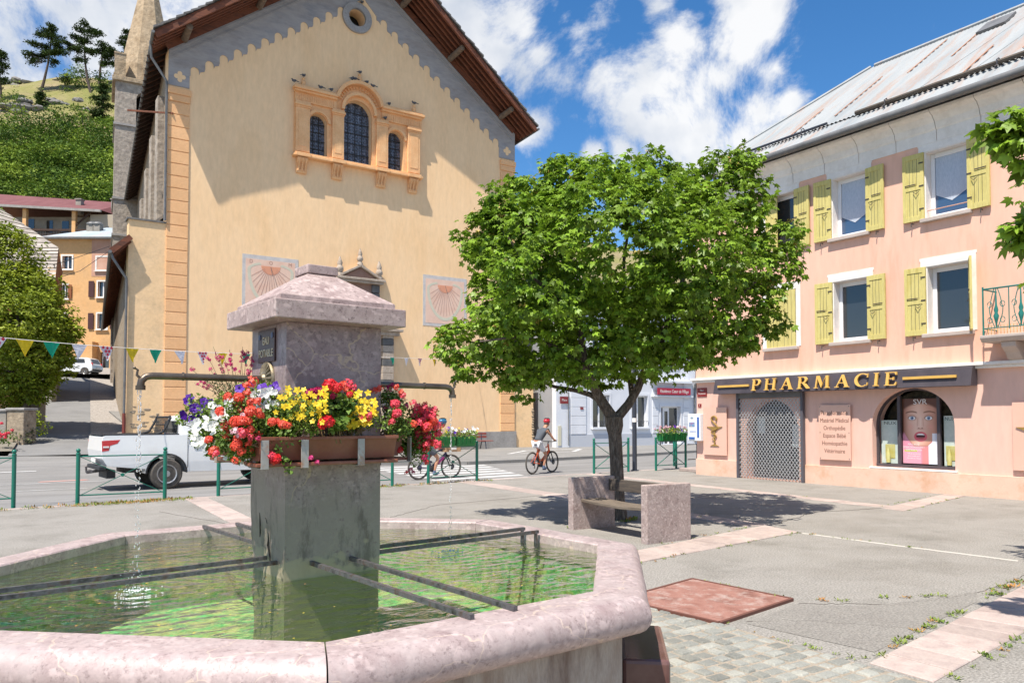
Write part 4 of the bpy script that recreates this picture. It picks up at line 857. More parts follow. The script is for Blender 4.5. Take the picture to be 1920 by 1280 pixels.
def build_pigeons():
    pm = mat('pigeon_grey', [(0.05,0.055,0.065),(0.14,0.14,0.15)], scale=9, rough=.7)
    lb = ['on the left end of the window cornice', 'on the left finial of the church window', 'left of the arch on the cornice, further out', 'left of the arch on the cornice, nearer the arch', 'at the left foot of the arch top', 'upright left of the central finial', 'on the central finial', 'just right of the central finial', 'lower on the right side of the arch', 'right of the arch on the cornice', 'on the right capital below the arch', 'on the right finial of the church window', 'on the rim of the round window']
    ps = [(11.75,18.12,.4,0), (12.26,18.58,.22,1), (13.1,18.12,.4,-1), (13.62,18.12,.4,1), (14.72,18.95,.4,1), (14.92,19.02,.35,-1), (15.22,19.48,.22,1), (15.55,19.0,.35,1), (15.9,18.86,.4,-1), (16.78,18.12,.4,1), (16.6,17.35,.33,1), (18.36,18.58,.22,-1), (15.35,23.28,.1,1)]
    for (u, z, d, s), l in zip(ps, lb):
        mb = MB(); mb.ball((0, 0, .11), .075, 8, (1.55, .8, .85)); mb.ball((.11, 0, .19), .038, 7); mb.tube([(.07, 0, .12), (.105, 0, .18)], [.055, .032], 7); mb.bar((-.08, 0, .10), (-.22, 0, .05), .07, .02); mb.bar((.14, 0, .19), (.17, 0, .185), .01, .01)
        for k in (-.02, .02): mb.tube([(.01, k, .06), (.02, k, 0)], .008, 5)
        tag(mb.build('pigeon', pm, smooth=True), 'dark pigeon perched ' + l, 'pigeon', 'pigeons on the church window').location = (u, FV - d, z)
        o = COL.objects[-1] if False else bpy.context.scene.collection.objects[-1]; o.rotation_euler = (0, 0, 0.5 if s > 0 else 2.6)
build_pigeons()
def build_tower():
    u0, u1, v0, v1 = 7.1, 11.7, 65.0, 69.6; c = Vector((9.4, 67.3, 0))
    root = empty('bell_tower', (9.4, 67.3, 0), 0, 'tall grey rubble bell tower with a stone spire behind the church roof', 'tower')
    B = lambda mb, n, m, **k: mb.build(n, m, root, **k)
    F = lambda a, b, d: (a, v0 + d, b)
    op = [(8.55, 23.92), (9.6, 23.92)] + arc(9.075, 26.0, .525, 0, 180, 10)
    mb = MB(); mb.plate([(u0, 0), (u1, 0), (u1, 27.1), (u0, 27.1)], [op], F, 0, .7); B(mb, 'front_wall', M['tower'])
    mb = MB(); mb.box(u0, u0 + .7, v0 + .7, v1, 0, 27.1); mb.box(u1 - .7, u1, v0 + .7, v1, 0, 27.1); mb.box(u0 + .7, u1 - .7, v1 - .7, v1, 0, 27.1); B(mb, 'side_walls', M['tower'])
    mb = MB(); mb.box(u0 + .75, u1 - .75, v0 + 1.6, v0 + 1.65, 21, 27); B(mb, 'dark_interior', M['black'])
    for z in (15.2, 18.0, 23.72):
        mb = MB(); mb.box(u0 - .1, u1 + .1, v0 - .1, v0 - .001, z, z + .16); mb.box(u0 - .1, u0 - .001, v0, v1, z, z + .16); B(mb, 'string_course', M['greystone'])
    mb = MB(); mb.box(u0 - .22, u1 + .22, v0 - .22, v1 + .22, 27.1, 27.45); B(mb, 'cornice', M['spire'], bevel=.03)
    mb = MB(); b = 0; n = 8; s = 2.05
    prof = [(s, 27.45), (s * .955, 28.9), (.10, 38.4)]
    for r, z in prof:
        for k in range(8): a = math.pi / 8 + k * math.pi / 4; mb.v.append((c.x + r / math.cos(math.pi / 8) * math.cos(a), c.y + r / math.cos(math.pi / 8) * math.sin(a), z))
    for i in range(2):
        for k in range(8): mb.f.append((i*8 + k, i*8 + (k+1) % 8, i*8 + 8 + (k+1) % 8, i*8 + 8 + k))
    mb.f.append(tuple(16 + k for k in range(8))); B(mb, 'spire', M['spire'])
    lu = [(9.3, 27.5), (10.0, 27.5)] + arc(9.65, 29.4, .35, 0, 180, 8)
    mb = MB(); mb.plate([(9.0, 27.46), (10.3, 27.46), (10.3, 29.9), (9.65, 30.3), (9.0, 29.9)], [lu], F, .1, 1.3); lc = B(mb, 'lucarne', M['spire'])
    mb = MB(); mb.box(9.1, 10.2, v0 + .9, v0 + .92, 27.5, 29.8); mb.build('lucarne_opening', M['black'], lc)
    for x, y in ((u0 + .3, v0 + .3), (u1 - .3, v0 + .3), (u0 + .3, v1 - .3)):
        mb = MB(); mb.box(x - .38, x + .38, y - .38, y + .38, 27.45, 29.2); mb.box(x - .42, x + .42, y - .42, y + .42, 29.2, 29.3); B(mb, 'corner_pinnacle', M['spire'])
    move(root, (9.4, 67.3, .35), -R_(5.5))
build_tower()
# ------------------------------------------------------------ pharmacy
M['pink'] = mat('salmon_render', [(0.73,0.425,0.31),(0.79,0.485,0.365),(0.76,0.45,0.335)], scale=0.5, rough=0.95, bump=0.2, bscale=30, bdist=0.004, fine=0.05, fscale=5, dirt=((0.60,0.33,0.22),0.6), dscale=1.1, spec=0.1, stretch=(1,1.3,.3))
M['pink_low'] = mat('pale_pink_render', [(0.72,0.45,0.365),(0.78,0.51,0.42)], scale=0.6, rough=0.9, bump=0.15, bscale=30, bdist=0.004, fine=0.05, fscale=6, spec=0.15, dirt=((0.64,0.38,0.29),0.5), dscale=1.2, stretch=(1,1.3,.4))
M['plinth_ph'] = mat('ochre_plinth', [(0.66,0.45,0.345),(0.73,0.52,0.40)], scale=1.2, rough=0.9, bump=0.3, bscale=20, fine=0.06, dirt=((0.55,0.28,0.15),0.7), dscale=1.6, spec=0.1)
M['cream'] = mat('white_window_stone', [(0.72,0.68,0.63),(0.82,0.79,0.75)], scale=1.5, rough=0.9, fine=0.06, fscale=10, dirt=((0.45,0.40,0.34),0.35), dscale=2)
M['sill'] = mat('sill_stone', [(0.42,0.35,0.31),(0.52,0.44,0.39)], scale=3, rough=0.9, fine=0.1)
M['shutter'] = mat('yellow_green_shutter', [(0.49,0.405,0.12),(0.61,0.525,0.20),(0.53,0.445,0.145)], scale=1.4, rough=0.75, stretch=(1,8,0.8), fine=0.10, fscale=10, dirt=((0.34,0.31,0.12),0.45), dscale=4, spec=0.2)
M['shutter_iron'] = mat('shutter_iron', [(0.06,0.05,0.04)], rough=0.7)
M['upvc'] = mat('white_window_frame', [(0.78,0.78,0.79)], rough=0.35)
M['curtain'] = mat('lace_curtain', [(0.35,0.42,0.52),(0.55,0.60,0.68)], scale=14, rough=0.9, stretch=(1,9,1))
M['tin'] = mat('corrugated_tin', [(0.24,0.265,0.28),(0.33,0.345,0.35),(0.26,0.285,0.30)], scale=0.6, rough=0.7, metal=0.0, stretch=(0.25,2.0,0.25), dirt=((0.34,0.19,0.12),0.8), dscale=1.3, spec=0.2)
M['gold'] = mat('gold_letters', [(0.62,0.36,0.075),(0.70,0.43,0.11)], scale=6, rough=0.45, metal=0.0, spec=0.5)
M['sign_dark'] = mat('plum_sign_panel', [(0.05,0.042,0.05),(0.085,0.07,0.078)], scale=2.5, rough=0.5, fine=0.08)
M['plexi'] = mat('pink_plexi', [(0.72,0.44,0.34),(0.75,0.47,0.37)], scale=1, rough=0.15, spec=0.6)
M['text_brown'] = mat('brown_lettering', [(0.16,0.07,0.045)], rough=0.6)
PU = 17.4
def serif(ch):        # strokes of a roman capital in a box 1 high
    P = []
    def st(x, w=.16, y0=0, y1=1): P.append([(x, y0), (x + w, y0), (x + w, y1), (x, y1)])
    def sf(x, w, y): P.append([(x, y), (x + w, y), (x + w - .05, y + .055), (x + .05, y + .055)] if y < .5 else [(x + .05, y - .055), (x + w - .05, y - .055), (x + w, y), (x, y)])
    def bowl(cx, cy, rx, ry, t, a0=-90, a1=90): P.append(arc(cx, cy, rx, a0, a1, 14, ry) + arc(cx, cy, rx - t, a1, a0, 14, ry - t * .5))
    if ch == 'P': st(.10); sf(.0, .36, 0); sf(.0, .3, 1); P.append([(.26, .945), (.42, .945), (.42, 1), (.26, 1)]); P.append([(.26, .44), (.42, .44), (.42, .50), (.26, .50)]); bowl(.42, .72, .28, .28, .15); w = .72
    elif ch == 'R': st(.10); sf(.0, .36, 0); sf(.0, .3, 1); P.append([(.26, .945), (.42, .945), (.42, 1), (.26, 1)]); P.append([(.26, .47), (.42, .47), (.42, .53), (.26, .53)]); bowl(.42, .735, .27, .265, .15); P.append([(.36, .50), (.54, .50), (.90, .04), (.90, 0), (.72, 0)]); w = .88
    elif ch == 'H': st(.10); st(.66); sf(.0, .36, 0); sf(.0, .36, 1); sf(.56, .36, 0); sf(.56, .36, 1); P.append([(.26, .48), (.66, .48), (.66, .54), (.26, .54)]); w = .92
    elif ch == 'I': st(.10); sf(.0, .36, 0); sf(.0, .36, 1); w = .36
    elif ch == 'E': st(.10); sf(.0, .3, 0); sf(.0, .3, 1); P.append([(.26, 0), (.70, 0), (.74, .24), (.68, .24), (.60, .06), (.26, .06)]); P.append([(.26, .94), (.58, .94), (.64, .78), (.70, .78), (.68, 1), (.26, 1)]); P.append([(.26, .48), (.52, .48), (.52, .54), (.26, .54)]); P.append([(.50, .40), (.56, .40), (.56, .62), (.50, .62)]); w = .74
    elif ch == 'A': P.append([(.10, 0), (.17, 0), (.47, .86), (.43, 1)]); P.append([(.43, 1), (.52, 1), (.88, 0), (.70, 0), (.42, .80)]); sf(.0, .28, 0); sf(.60, .36, 0); P.append([(.26, .32), (.60, .32), (.58, .38), (.28, .38)]); w = .94
    elif ch == 'M': P.append([(.12, 0), (.19, 0), (.24, 1), (.14, 1)]); P.append([(.14, 1), (.32, 1), (.58, .28), (.53, .02)]); P.append([(.53, .02), (.58, .28), (.82, 1), (.78, 1)]); P.append([(.78, 1), (.94, 1), (1.0, 0), (.84, 0)]); sf(.02, .27, 0); sf(.74, .36, 0); w = 1.1
    elif ch == 'C': P.append(arc(.48, .5, .46, 48, 312, 24, .52) + arc(.52, .5, .32, 305, 55, 24, .45)); P.append([(.78, .68), (.83, .68), (.83, 1.0), (.78, .94)]); P.append([(.80, .06), (.84, .10), (.84, .30), (.80, .30)]); w = .86
    return P, w
def build_pharmacy():
    root = empty('pharmacy_building', (PU, 11.5, 0), 0, 'salmon pink pharmacy building with yellow shutters and a rusty corrugated metal roof', 'building')
    B = lambda mb, n, m, par=root, **k: mb.build(n, m, par, **k)
    F = lambda v, z, d: (PU + d, v, z)
    V0, V1 = 1.5, 16.29
    cols = (13.22, 11.20, 8.85); rows = (6.17, 3.56)
    holes = []
    for c in cols:
        for z in rows: holes.append([(c - .47, z), (c + .47, z), (c + .47, z + 1.52), (c - .47, z + 1.52)])
    mb = MB(); mb.plate([(V0, 2.86), (V1, 2.86), (V1, 8.2), (V0, 8.2)], holes, F, 0, .42); B(mb, 'upper_wall', M['pink'])
    gate = [(12.66, 0), (14.56, 0)] + arc(13.61, 1.42, .95, 0, 180, 20, .80)
    arch = [(8.78, .52), (10.70, .52)] + arc(9.74, 1.50, .96, 0, 180, 24, .86)
    arch2 = arch
    gate = [(12.75, .02), (14.45, .02)] + arc(13.6, 1.35, .85, 0, 180, 20, .82)
    mb = MB(); mb.plate([(V0, .0), (V1, 0), (V1, 2.72), (V0, 2.72)], [gate, arch], F, .03, .5); B(mb, 'ground_floor_wall', M['pink_low'])
    mb = MB()
    for a, b in ((V0, 12.53), (14.70, V1)): mb.box(PU - .03, PU + .029, a, b, -.1, .47)
    B(mb, 'plinth', M['plinth_ph'], bevel=.008)
    mb = MB(); mb.box(PU + .43, PU + 9, V1 - .5, V1 - .001, 0, 8.2); mb.box(PU + .4, PU + 9, V0, V0 + .4, 0, 8.2); mb.box(PU + 8.6, PU + 9, V0 + .41, V1 - .51, 0, 8.2); B(mb, 'other_walls', M['pink'])
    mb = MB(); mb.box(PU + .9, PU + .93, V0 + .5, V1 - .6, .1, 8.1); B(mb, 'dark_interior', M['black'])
    mb = MB(); mb.box(PU - .10, PU + .10, V0, V1 + .06, 2.72, 2.78); mb.box(PU - .16, PU + .10, V0, V1 + .10, 2.782, 2.855); B(mb, 'string_course', M['cream'], bevel=.01)
    # cornice: cove of stone blocks
    pr = [(-.02, 7.86), (-.03, 8.12), (-.06, 8.15), (-.10, 8.28), (-.20, 8.40), (-.32, 8.46), (-.34, 8.52), (.3, 8.52), (.3, 7.86)]
    v = V1 + .25
    while v > V0:
        mb = MB(); w = min(.93, v - V0)
        mb.plate([(a, z) for a, z in pr], [], lambda a, z, d: (PU + a, d, z), v - w + .004, v); B(mb, 'cornice_block', M['cream']); v -= .94
    # roof: hipped at the far end, corrugated sheets
    E0 = PU - .52; RZ = 8.62; HR = Vector((PU + 4.6, 13.6, 12.35)); sl_ = (12.35 - RZ) / (4.6 + .52)
    def corr(a, b, c, d, n, name, amp=.018, m=None, par=root):      # sheet with ridges running a->d
        a, b, c, d = [Vector(p) for p in (a, b, c, d)]; nrm = (b - a).cross(d - a).normalized(); nrm = nrm if nrm.z > 0 else -nrm
        mb = MB(); mb.grid(lambda s, t: (a.lerp(b, s)).lerp(d.lerp(c, s), t) + nrm * (amp * math.sin(s * n * 2 * math.pi)), n * 4, 1); return mb.build(name, m or M['tin'], par, smooth=False, fixn=False)
    # eave to a kink, then up to the ridge; near part
    corr((E0, V0 - .5, RZ), (E0, V1 + .45, RZ), (PU + .35, V1 - .15, RZ + .60), (PU + .35, V0 - .5, RZ + .60), 120, 'roof_eave_sheet')
    nst = 12
    ry = lambda s: (PU + .30, lerp(V0 - .5, V1 - .12, s), RZ + .60)
    rt = lambda s: (PU + 4.6, lerp(V0 - .5, 13.3, s), 12.35)
    for i in range(nst):
        s0, s1 = i / nst, (i + 1) / nst + .002; o = random.uniform(0, .03)
        a, b, c, d = ry(s0), ry(s1), rt(s1), rt(s0)
        corr((a[0], a[1], a[2] + o), (b[0], b[1], b[2] + o), (c[0], c[1], c[2] + o), (d[0], d[1], d[2] + o), 11, 'roof_sheet', .016)
    corr((PU + .30, V1 - .12, RZ + .58), (PU + 9, V1 - .12, RZ + .58), (PU + 4.62, 13.3, 12.34), (PU + 4.60, 13.3, 12.35), 40, 'roof_hip')
    corr((PU + 9, V0, RZ + .5), (PU + 9, V1, RZ + .5), (PU + 4.6, 13.3, 12.35), (PU + 4.6, V0, 12.35), 40, 'roof_back')
    rp = lambda v, k: (lerp(PU + .30, PU + 4.6, k), v, lerp(RZ + .60, 12.35, k) + .05)
    mb = MB(); mb.tube([rp(V0, .985), rp(13.2, .985)], .06, 6); mb.tube([(PU+4.55,13.35,12.36), (PU + .32, V1 - .1, RZ + .64)], .05, 6); B(mb, 'ridge_cap', M['tin'])
    # rust streaks and overlaps
    rs = mat('rust_streak', [(0.33,0.13,0.06),(0.42,0.22,0.13)], scale=3, rough=.8)
    for i in range(9):
        vv = 4.2 + i * 1.12; mb = MB(); k0, k1 = random.choice([(.02, .5), (.03, .35), (.1, .6), (.45, .9)])
        a = Vector(rp(vv, k0)); b = Vector(rp(vv - .05, k1)); a.z += .01; b.z += .01; mb.bar(a, b, .035, .012); B(mb, 'rusty_seam', rs)
    # skylight
    a = Vector(rp(9.05, .72)); dv = (Vector(rp(9.05, .86)) - a); mb = MB(); n_ = Vector((-.6, 0, .8)) * .06
    q = [a, a + dv, a + dv + Vector((0, .7, 0)), a + Vector((0, .7, 0))]; mb.add(q + [p + n_ for p in q], [(0,3,2,1),(4,5,6,7),(0,1,5,4),(1,2,6,5),(2,3,7,6),(3,0,4,7)]); B(mb, 'skylight', M['zinc'])
    # gutter, snow rails
    mb = MB(); mb.tube([(E0 - .06, V0, RZ - .06), (E0 - .06, V1 + .45, RZ - .06)], .085, 10); B(mb, 'gutter', M['zinc'], smooth=True)
    def ez(k): return (lerp(E0, PU + .35, k), lerp(RZ, RZ + .6, k))
    for v0, v1, m in ((V0, 11.1, M['old_wood2']), (11.9, 14.9, M['dark_metal'])):
        x, z = ez(.80); mb = MB(); mb.tube([(x, v0, z + .13), (x, v1, z + .13)], .055 if v1 < 11.5 else .035, 8); sr = B(mb, 'snow_rail', m, smooth=True)
        for hv in ([10.3, 7.8, 5.4] if v1 < 11.5 else [12.6, 14.4]):
            mb = MB(); mb.tube([(x - .2, hv, z - .02), (x - .08, hv, z + .05), (x - .09, hv, z + .16), (x, hv, z + .22), (x + .09, hv, z + .15), (x + .03, hv, z + .05)], .014, 6); B(mb, 'rail_hook', M['iron'], sr)
    mb = MB(); mb.tube([(PU + .15, V1 + .09, 8.5), (PU + .15, V1 + .09, 2.6), (PU + .2, V1 + .1, 2.4), (PU + .2, V1 + .1, .1)], .05, 8); B(mb, 'downpipe', M['dark_metal'], smooth=True)
    # windows
    def window(c, z, kind):
        w, h = .47, 1.52
        mb = MB(); fr = [(c - .60, z - .0), (c - .47, z), (c - .47, z + h), (c + .47, z + h), (c + .47, z), (c + .60, z), (c + .60, z + h + .13), (c + .62, z + h + .14), (c + .62, z + h + .2), (c - .62, z + h + .2), (c - .62, z + h + .14), (c - .60, z + h + .13)]
        mb.plate(fr, [], F, -.012, .0005); sr = B(mb, 'window', M['cream'])
        mb = MB(); mb.box(PU - .11, PU + .30, c - .55, c + .55, z - .09, z - .001); B(mb, 'sill', M['sill'], sr, bevel=.012)
        mb = MB(); mb.box(PU + .001, PU + .40, c - w, c - w + .02, z, z + h); mb.box(PU + .001, PU + .40, c + w - .02, c + w, z, z + h); mb.box(PU + .001, PU + .4, c - w + .02, c + w - .02, z + h - .02, z + h); B(mb, 'reveal', M['cream'], sr)
        mb = MB()
        for a, b, e, f in ((c - w + .021, c - w + .11, z + .001, z + h - .021), (c + w - .11, c + w - .021, z + .001, z + h - .021), (c - w + .111, c + w - .111, z + .001, z + .11), (c - w + .111, c + w - .111, z + h - .12, z + h - .021)): mb.box(PU + .22, PU + .28, a, b, e, f)
        fo = B(mb, 'frame', M['upvc'], sr, bevel=.008)
        mb = MB(); mb.box(PU + .25, PU + .262, c - w + .11, c + w - .11, z + .11, z + h - .12); B(mb, 'pane', M['pane_blue'] if kind == 'curtain' else M['pane_dark'], sr)
        if kind == 'curtain':
            mb = MB(); zz = z + h - .12; mb.plate([(c - w + .12, zz), (c - w + .12, z + .55), (c, z + .36), (c + w - .12, z + .55), (c + w - .12, zz)], [], F, .243, .249); B(mb, 'curtain', M['curtain'], sr)
        return sr
    def shutter(hv, z, side, ang, par):     # hinge at v=hv, opens away from the window on that side (+1 = to larger v)
        w, h = .47, 1.54; mb = MB(); t = .035
        mb.box(0, t, 0, w, 0, h); mm = Matrix.Translation(Vector((PU - .05, hv, z))) @ Matrix.Rotation(ang * side, 4, 'Z')
        if side < 0: mm = mm @ Matrix.Scale(-1, 4, Vector((0, 1, 0)))
        parts = []
        m2 = MB(); fo = .012
        for a, b, e, f in ((0, .07, 0, h), (w - .07, w, 0, h), (.07, w - .07, 0, .12), (.07, w - .07, h - .12, h), (.07, w - .07, h * .46, h * .46 + .09)): m2.box(-fo, -.0005, a, b, e, f)
        m3 = MB(); m3.box(-.03, -.0125, w - .30, w - .06, h * .54, h * .54 + .02); m3.tube([(-.02, .10, h * .43), (-.05, .16, h * .40), (-.02, .22, h * .43)], .008, 5)
        for k in (.16, .50, .84): m3.box(-.02, -.0125, 0, .10, h * k, h * k + .03)
        m4 = MB();
        for k in (1, 2, 3): x = .07 + (w - .14) * k / 4; m4.box(-.0015, -.0003, x - .004, x + .004, .12, h - .12)
        for q in (mb, m2, m3, m4): q.xf(mm)
        s = B(mb, 'shutter', M['shutter'], par); B(m2, 'shutter_frame', M['shutter'], s, bevel=.003); B(m3, 'iron_fitting', M['shutter_iron'], s); B(m4, 'board_gap', M['shutter_iron'], s)
    for c in cols:
        for z in rows:
            low1 = (c > 13 and z < 4)
            sr = window(c, z, 'curtain' if z > 5 and c < 13 else 'plain')
            if low1:
                for s_, hv in ((-1, c + .465), (1, c - .465)):
                    mb = MB(); a, b = (c, c + .455) if s_ < 0 else (c - .455, c - .002); mb.box(PU - .04, PU - .014, a, b, z - .0, z + 1.5); sh = B(mb, 'shutter', M['shutter'], sr)
                    m4 = MB()
                    for k in (1, 2, 3): m4.box(PU - .0415, PU - .0402, lerp(a, b, k/4) - .004, lerp(a, b, k/4) + .004, z + .03, z + 1.47)
                    B(m4, 'board_gap', M['shutter_iron'], sh)
            else:
                if c > 13: mb = MB(); mb.box(PU - .03, PU - .005, c + .08, c + .465, z, z + 1.5); sh = B(mb, 'shutter', M['shutter'], sr)
                else: shutter(c + .47, z - .02, 1, R_(4), sr)
                shutter(c - .47, z - .02, -1, R_(4) if not (c < 9 and z < 4) else R_(62), sr)
                mb = MB()
                for hv in (c + .75, c - .75): mb.tube([(PU, hv, z - .06), (PU - .09, hv, z - .06), (PU - .09, hv, z - .14)], .012, 6)
                B(mb, 'shutter_catch', M['shutter_iron'], sr)
    mb = MB(); mb.tube([(PU + .06, 8.39, 6.36), (PU + .06, 9.31, 6.36)], .012, 6); B(mb, 'guard_rail', mat('pink_rail', [(0.5,0.3,0.22)], rough=.5))
    # balcony with wrought railing
    bz = 3.36; mb = MB(); mb.plate([(-.62, bz), (-.62, bz - .06), (-.55, bz - .14), (0, bz - .14), (0, bz)], [], lambda a, z, d: (PU + a, d, z), 5.2, 7.92); bal = B(mb, 'balcony', M['sill'], bevel=.01)
    mb = MB(); mb.plate([(0, bz - .141), (-.5, bz - .141), (-.48, bz - .25), (-.32, bz - .36), (-.22, bz - .48), (-.05, bz - .54), (0, bz - .56)], [], lambda a, z, d: (PU + a, d, z), 7.30, 7.58); B(mb, 'bracket', M['sill'], bal, bevel=.02)
    mb = MB(); gx = PU - .56; tl = M['teal'] = mat('teal_ironwork', [(0.01,0.14,0.12),(0.02,0.20,0.17)], scale=6, rough=.4)
    mb.tube([(PU, 7.87, bz + .95), (gx, 7.87, bz + .95), (gx, 5.2, bz + .95)], .018, 8); mb.tube([(PU, 7.87, bz + .14), (gx, 7.87, bz + .14), (gx, 5.2, bz + .14)], .012, 6)
    mb.tube([(gx, 7.87, bz), (gx, 7.87, bz + 1.0)], .018, 8)
    rail = B(mb, 'railing', tl, bal, smooth=True)
    mb = MB(); v = 7.80
    while v > 5.3:
        for q in (0,):
            for mir in (1, -1):
                cx = v - .18
                mb.tube([(gx, cx + mir * (.03 + .10 * math.sin(t / 12 * 3.14) * (1 if t < 7 else .8)), bz + .15 + .8 * t / 12) for t in range(13)], .009, 5)
                mb.tube([(gx, cx + mir * (.12 + .045 * math.cos(t * .75)), bz + .62 + .06 * math.sin(t * .75) + .0 * t) for t in range(9)], .008, 5)
                mb.tube([(gx, cx + mir * (.12 + .045 * math.cos(t * .75)), bz + .30 + .06 * math.sin(t * .75)) for t in range(9)], .008, 5)
            mb.lathe([(.01, 0), (.02, .1), (.035, .16), (.055, .24), (.03, .30), (.045, .36), (.02, .46), (.01, .8)], (gx, v - .18, bz + .14), 8)
        mb.tube([(gx, v - .42, bz + .1), (gx, v - .42, bz + .95)], .011, 5); v -= .46
    B(mb, 'scrollwork', tl, rail, smooth=True)
    mb = MB(); v = 7.8
    while v > 5.3: mb.tube([(gx + .05, v, bz + .01), (gx + .05, v, bz + .2)], .006, 4); v -= .06
    B(mb, 'short_bars', M['gold'], rail)
    # roller grille over the door
    mb = MB()
    for y in (12.53, 14.63): mb.box(PU - .10, PU + .0, y, y + .07, .0, 2.36)
    gr = B(mb, 'grille', mat('anthracite_frame', [(0.09,0.085,0.10)], rough=.5), bevel=.004)
    mb = MB()
    for k in range(5): mb.box(PU - .09, PU - .02, 12.61, 14.62, 2.22 + k * .036, 2.22 + k * .036 + .032)
    B(mb, 'grille_box_slats', M['zinc'], gr)
    gm = mat('galvanised_lattice', [(0.50,0.50,0.50)], rough=.4, metal=.4); mb = MB(); y0, y1, z0, z1, st = 12.61, 14.62, .03, 2.2, .105
    for s_ in (1, -1):
        t = -2.4
        while t < 2.3:
            # line z = s*(y - y0)*1.25 + t.., clipped
            pts = []
            k = 1.25 * s_; base = t * 1.25 if s_ > 0 else t * 1.25 + 2.6
            ya, yb = y0, y1; za, zb = z0 + base, z0 + base + k * (y1 - y0)
            def clipz(ya, za, yb, zb):
                if abs(zb - za) < 1e-6: return None
                for lim, up in ((z0, False), (z1, True)):
                    ia = (za > lim) if up else (za < lim); ib = (zb > lim) if up else (zb < lim)
                    if ia and ib: return None
                    if ia: r = (lim - za) / (zb - za); ya, za = ya + (yb - ya) * r, lim
                    elif ib: r = (lim - za) / (zb - za); yb, zb = ya + (yb - ya) * r, lim
                return ya, za, yb, zb
            c_ = clipz(ya, za, yb, zb)
            if c_ and abs(c_[2] - c_[0]) > .02: mb.bar((PU - .05 + .006 * s_, c_[0], c_[1]), (PU - .05 + .006 * s_, c_[2], c_[3]), .016, .009, (1, 0, 0))
            t += st
    B(mb, 'lattice', gm, gr)
    # door behind the grille: glass with stickers
    mb = MB(); mb.plate(gate, [], F, .33, .345); dr = B(mb, 'shop_door', M['pane_dark'])
    mb = MB()
    for y in (13.2, 14.0): mb.box(PU + .30, PU + .329, y - .025, y + .025, .03, 2.1)
    mb.box(PU + .30, PU + .329, 12.8, 14.4, .03, .12); B(mb, 'door_frame', M['sign_dark'], dr)
    pap = mat('pale_notice', [(0.40,0.50,0.52),(0.5,0.55,0.55)], rough=.6); mb = MB(); mb.box(PU + .315, PU + .325, 12.95, 13.15, .9, 1.5); mb.box(PU + .315, PU + .325, 14.0, 14.3, 1.25, 1.7); mb.box(PU + .315, PU + .325, 12.9, 13.1, 1.62, 1.85); B(mb, 'notice', pap, dr)
    # shop window
    mb = MB(); ar = lambda o: [(8.78 + o, .52 + o), (10.70 - o, .52 + o)] + arc(9.74, 1.50, .96 - o, 0, 180, 24, .86 - o)
    mb.plate(ar(0), [ar(.05)], F, .20, .26); mb.box(PU + .19, PU + .26, 9.18, 9.25, .57, 2.2); mb.box(PU + .19, PU + .26, 10.10, 10.17, .57, 2.2); mb.box(PU + .16, PU + .26, 8.80, 10.68, .521, .59); sw = B(mb, 'shop_window', M['sign_dark'])
    mb = MB(); mb.box(PU - .03, PU + .19, 8.72, 10.76, .48, .519); B(mb, 'sill', M['cream'], sw)
    mb = MB(); mb.plate(ar(.03), [], F, .60, .62); B(mb, 'window_back', mat('shop_back', [(0.10,0.075,0.03),(0.02,0.02,0.015),(0.14,0.13,0.08)], scale=4, rough=.6), sw)
    # signs that belong to the shop
    return root
build_pharmacy()
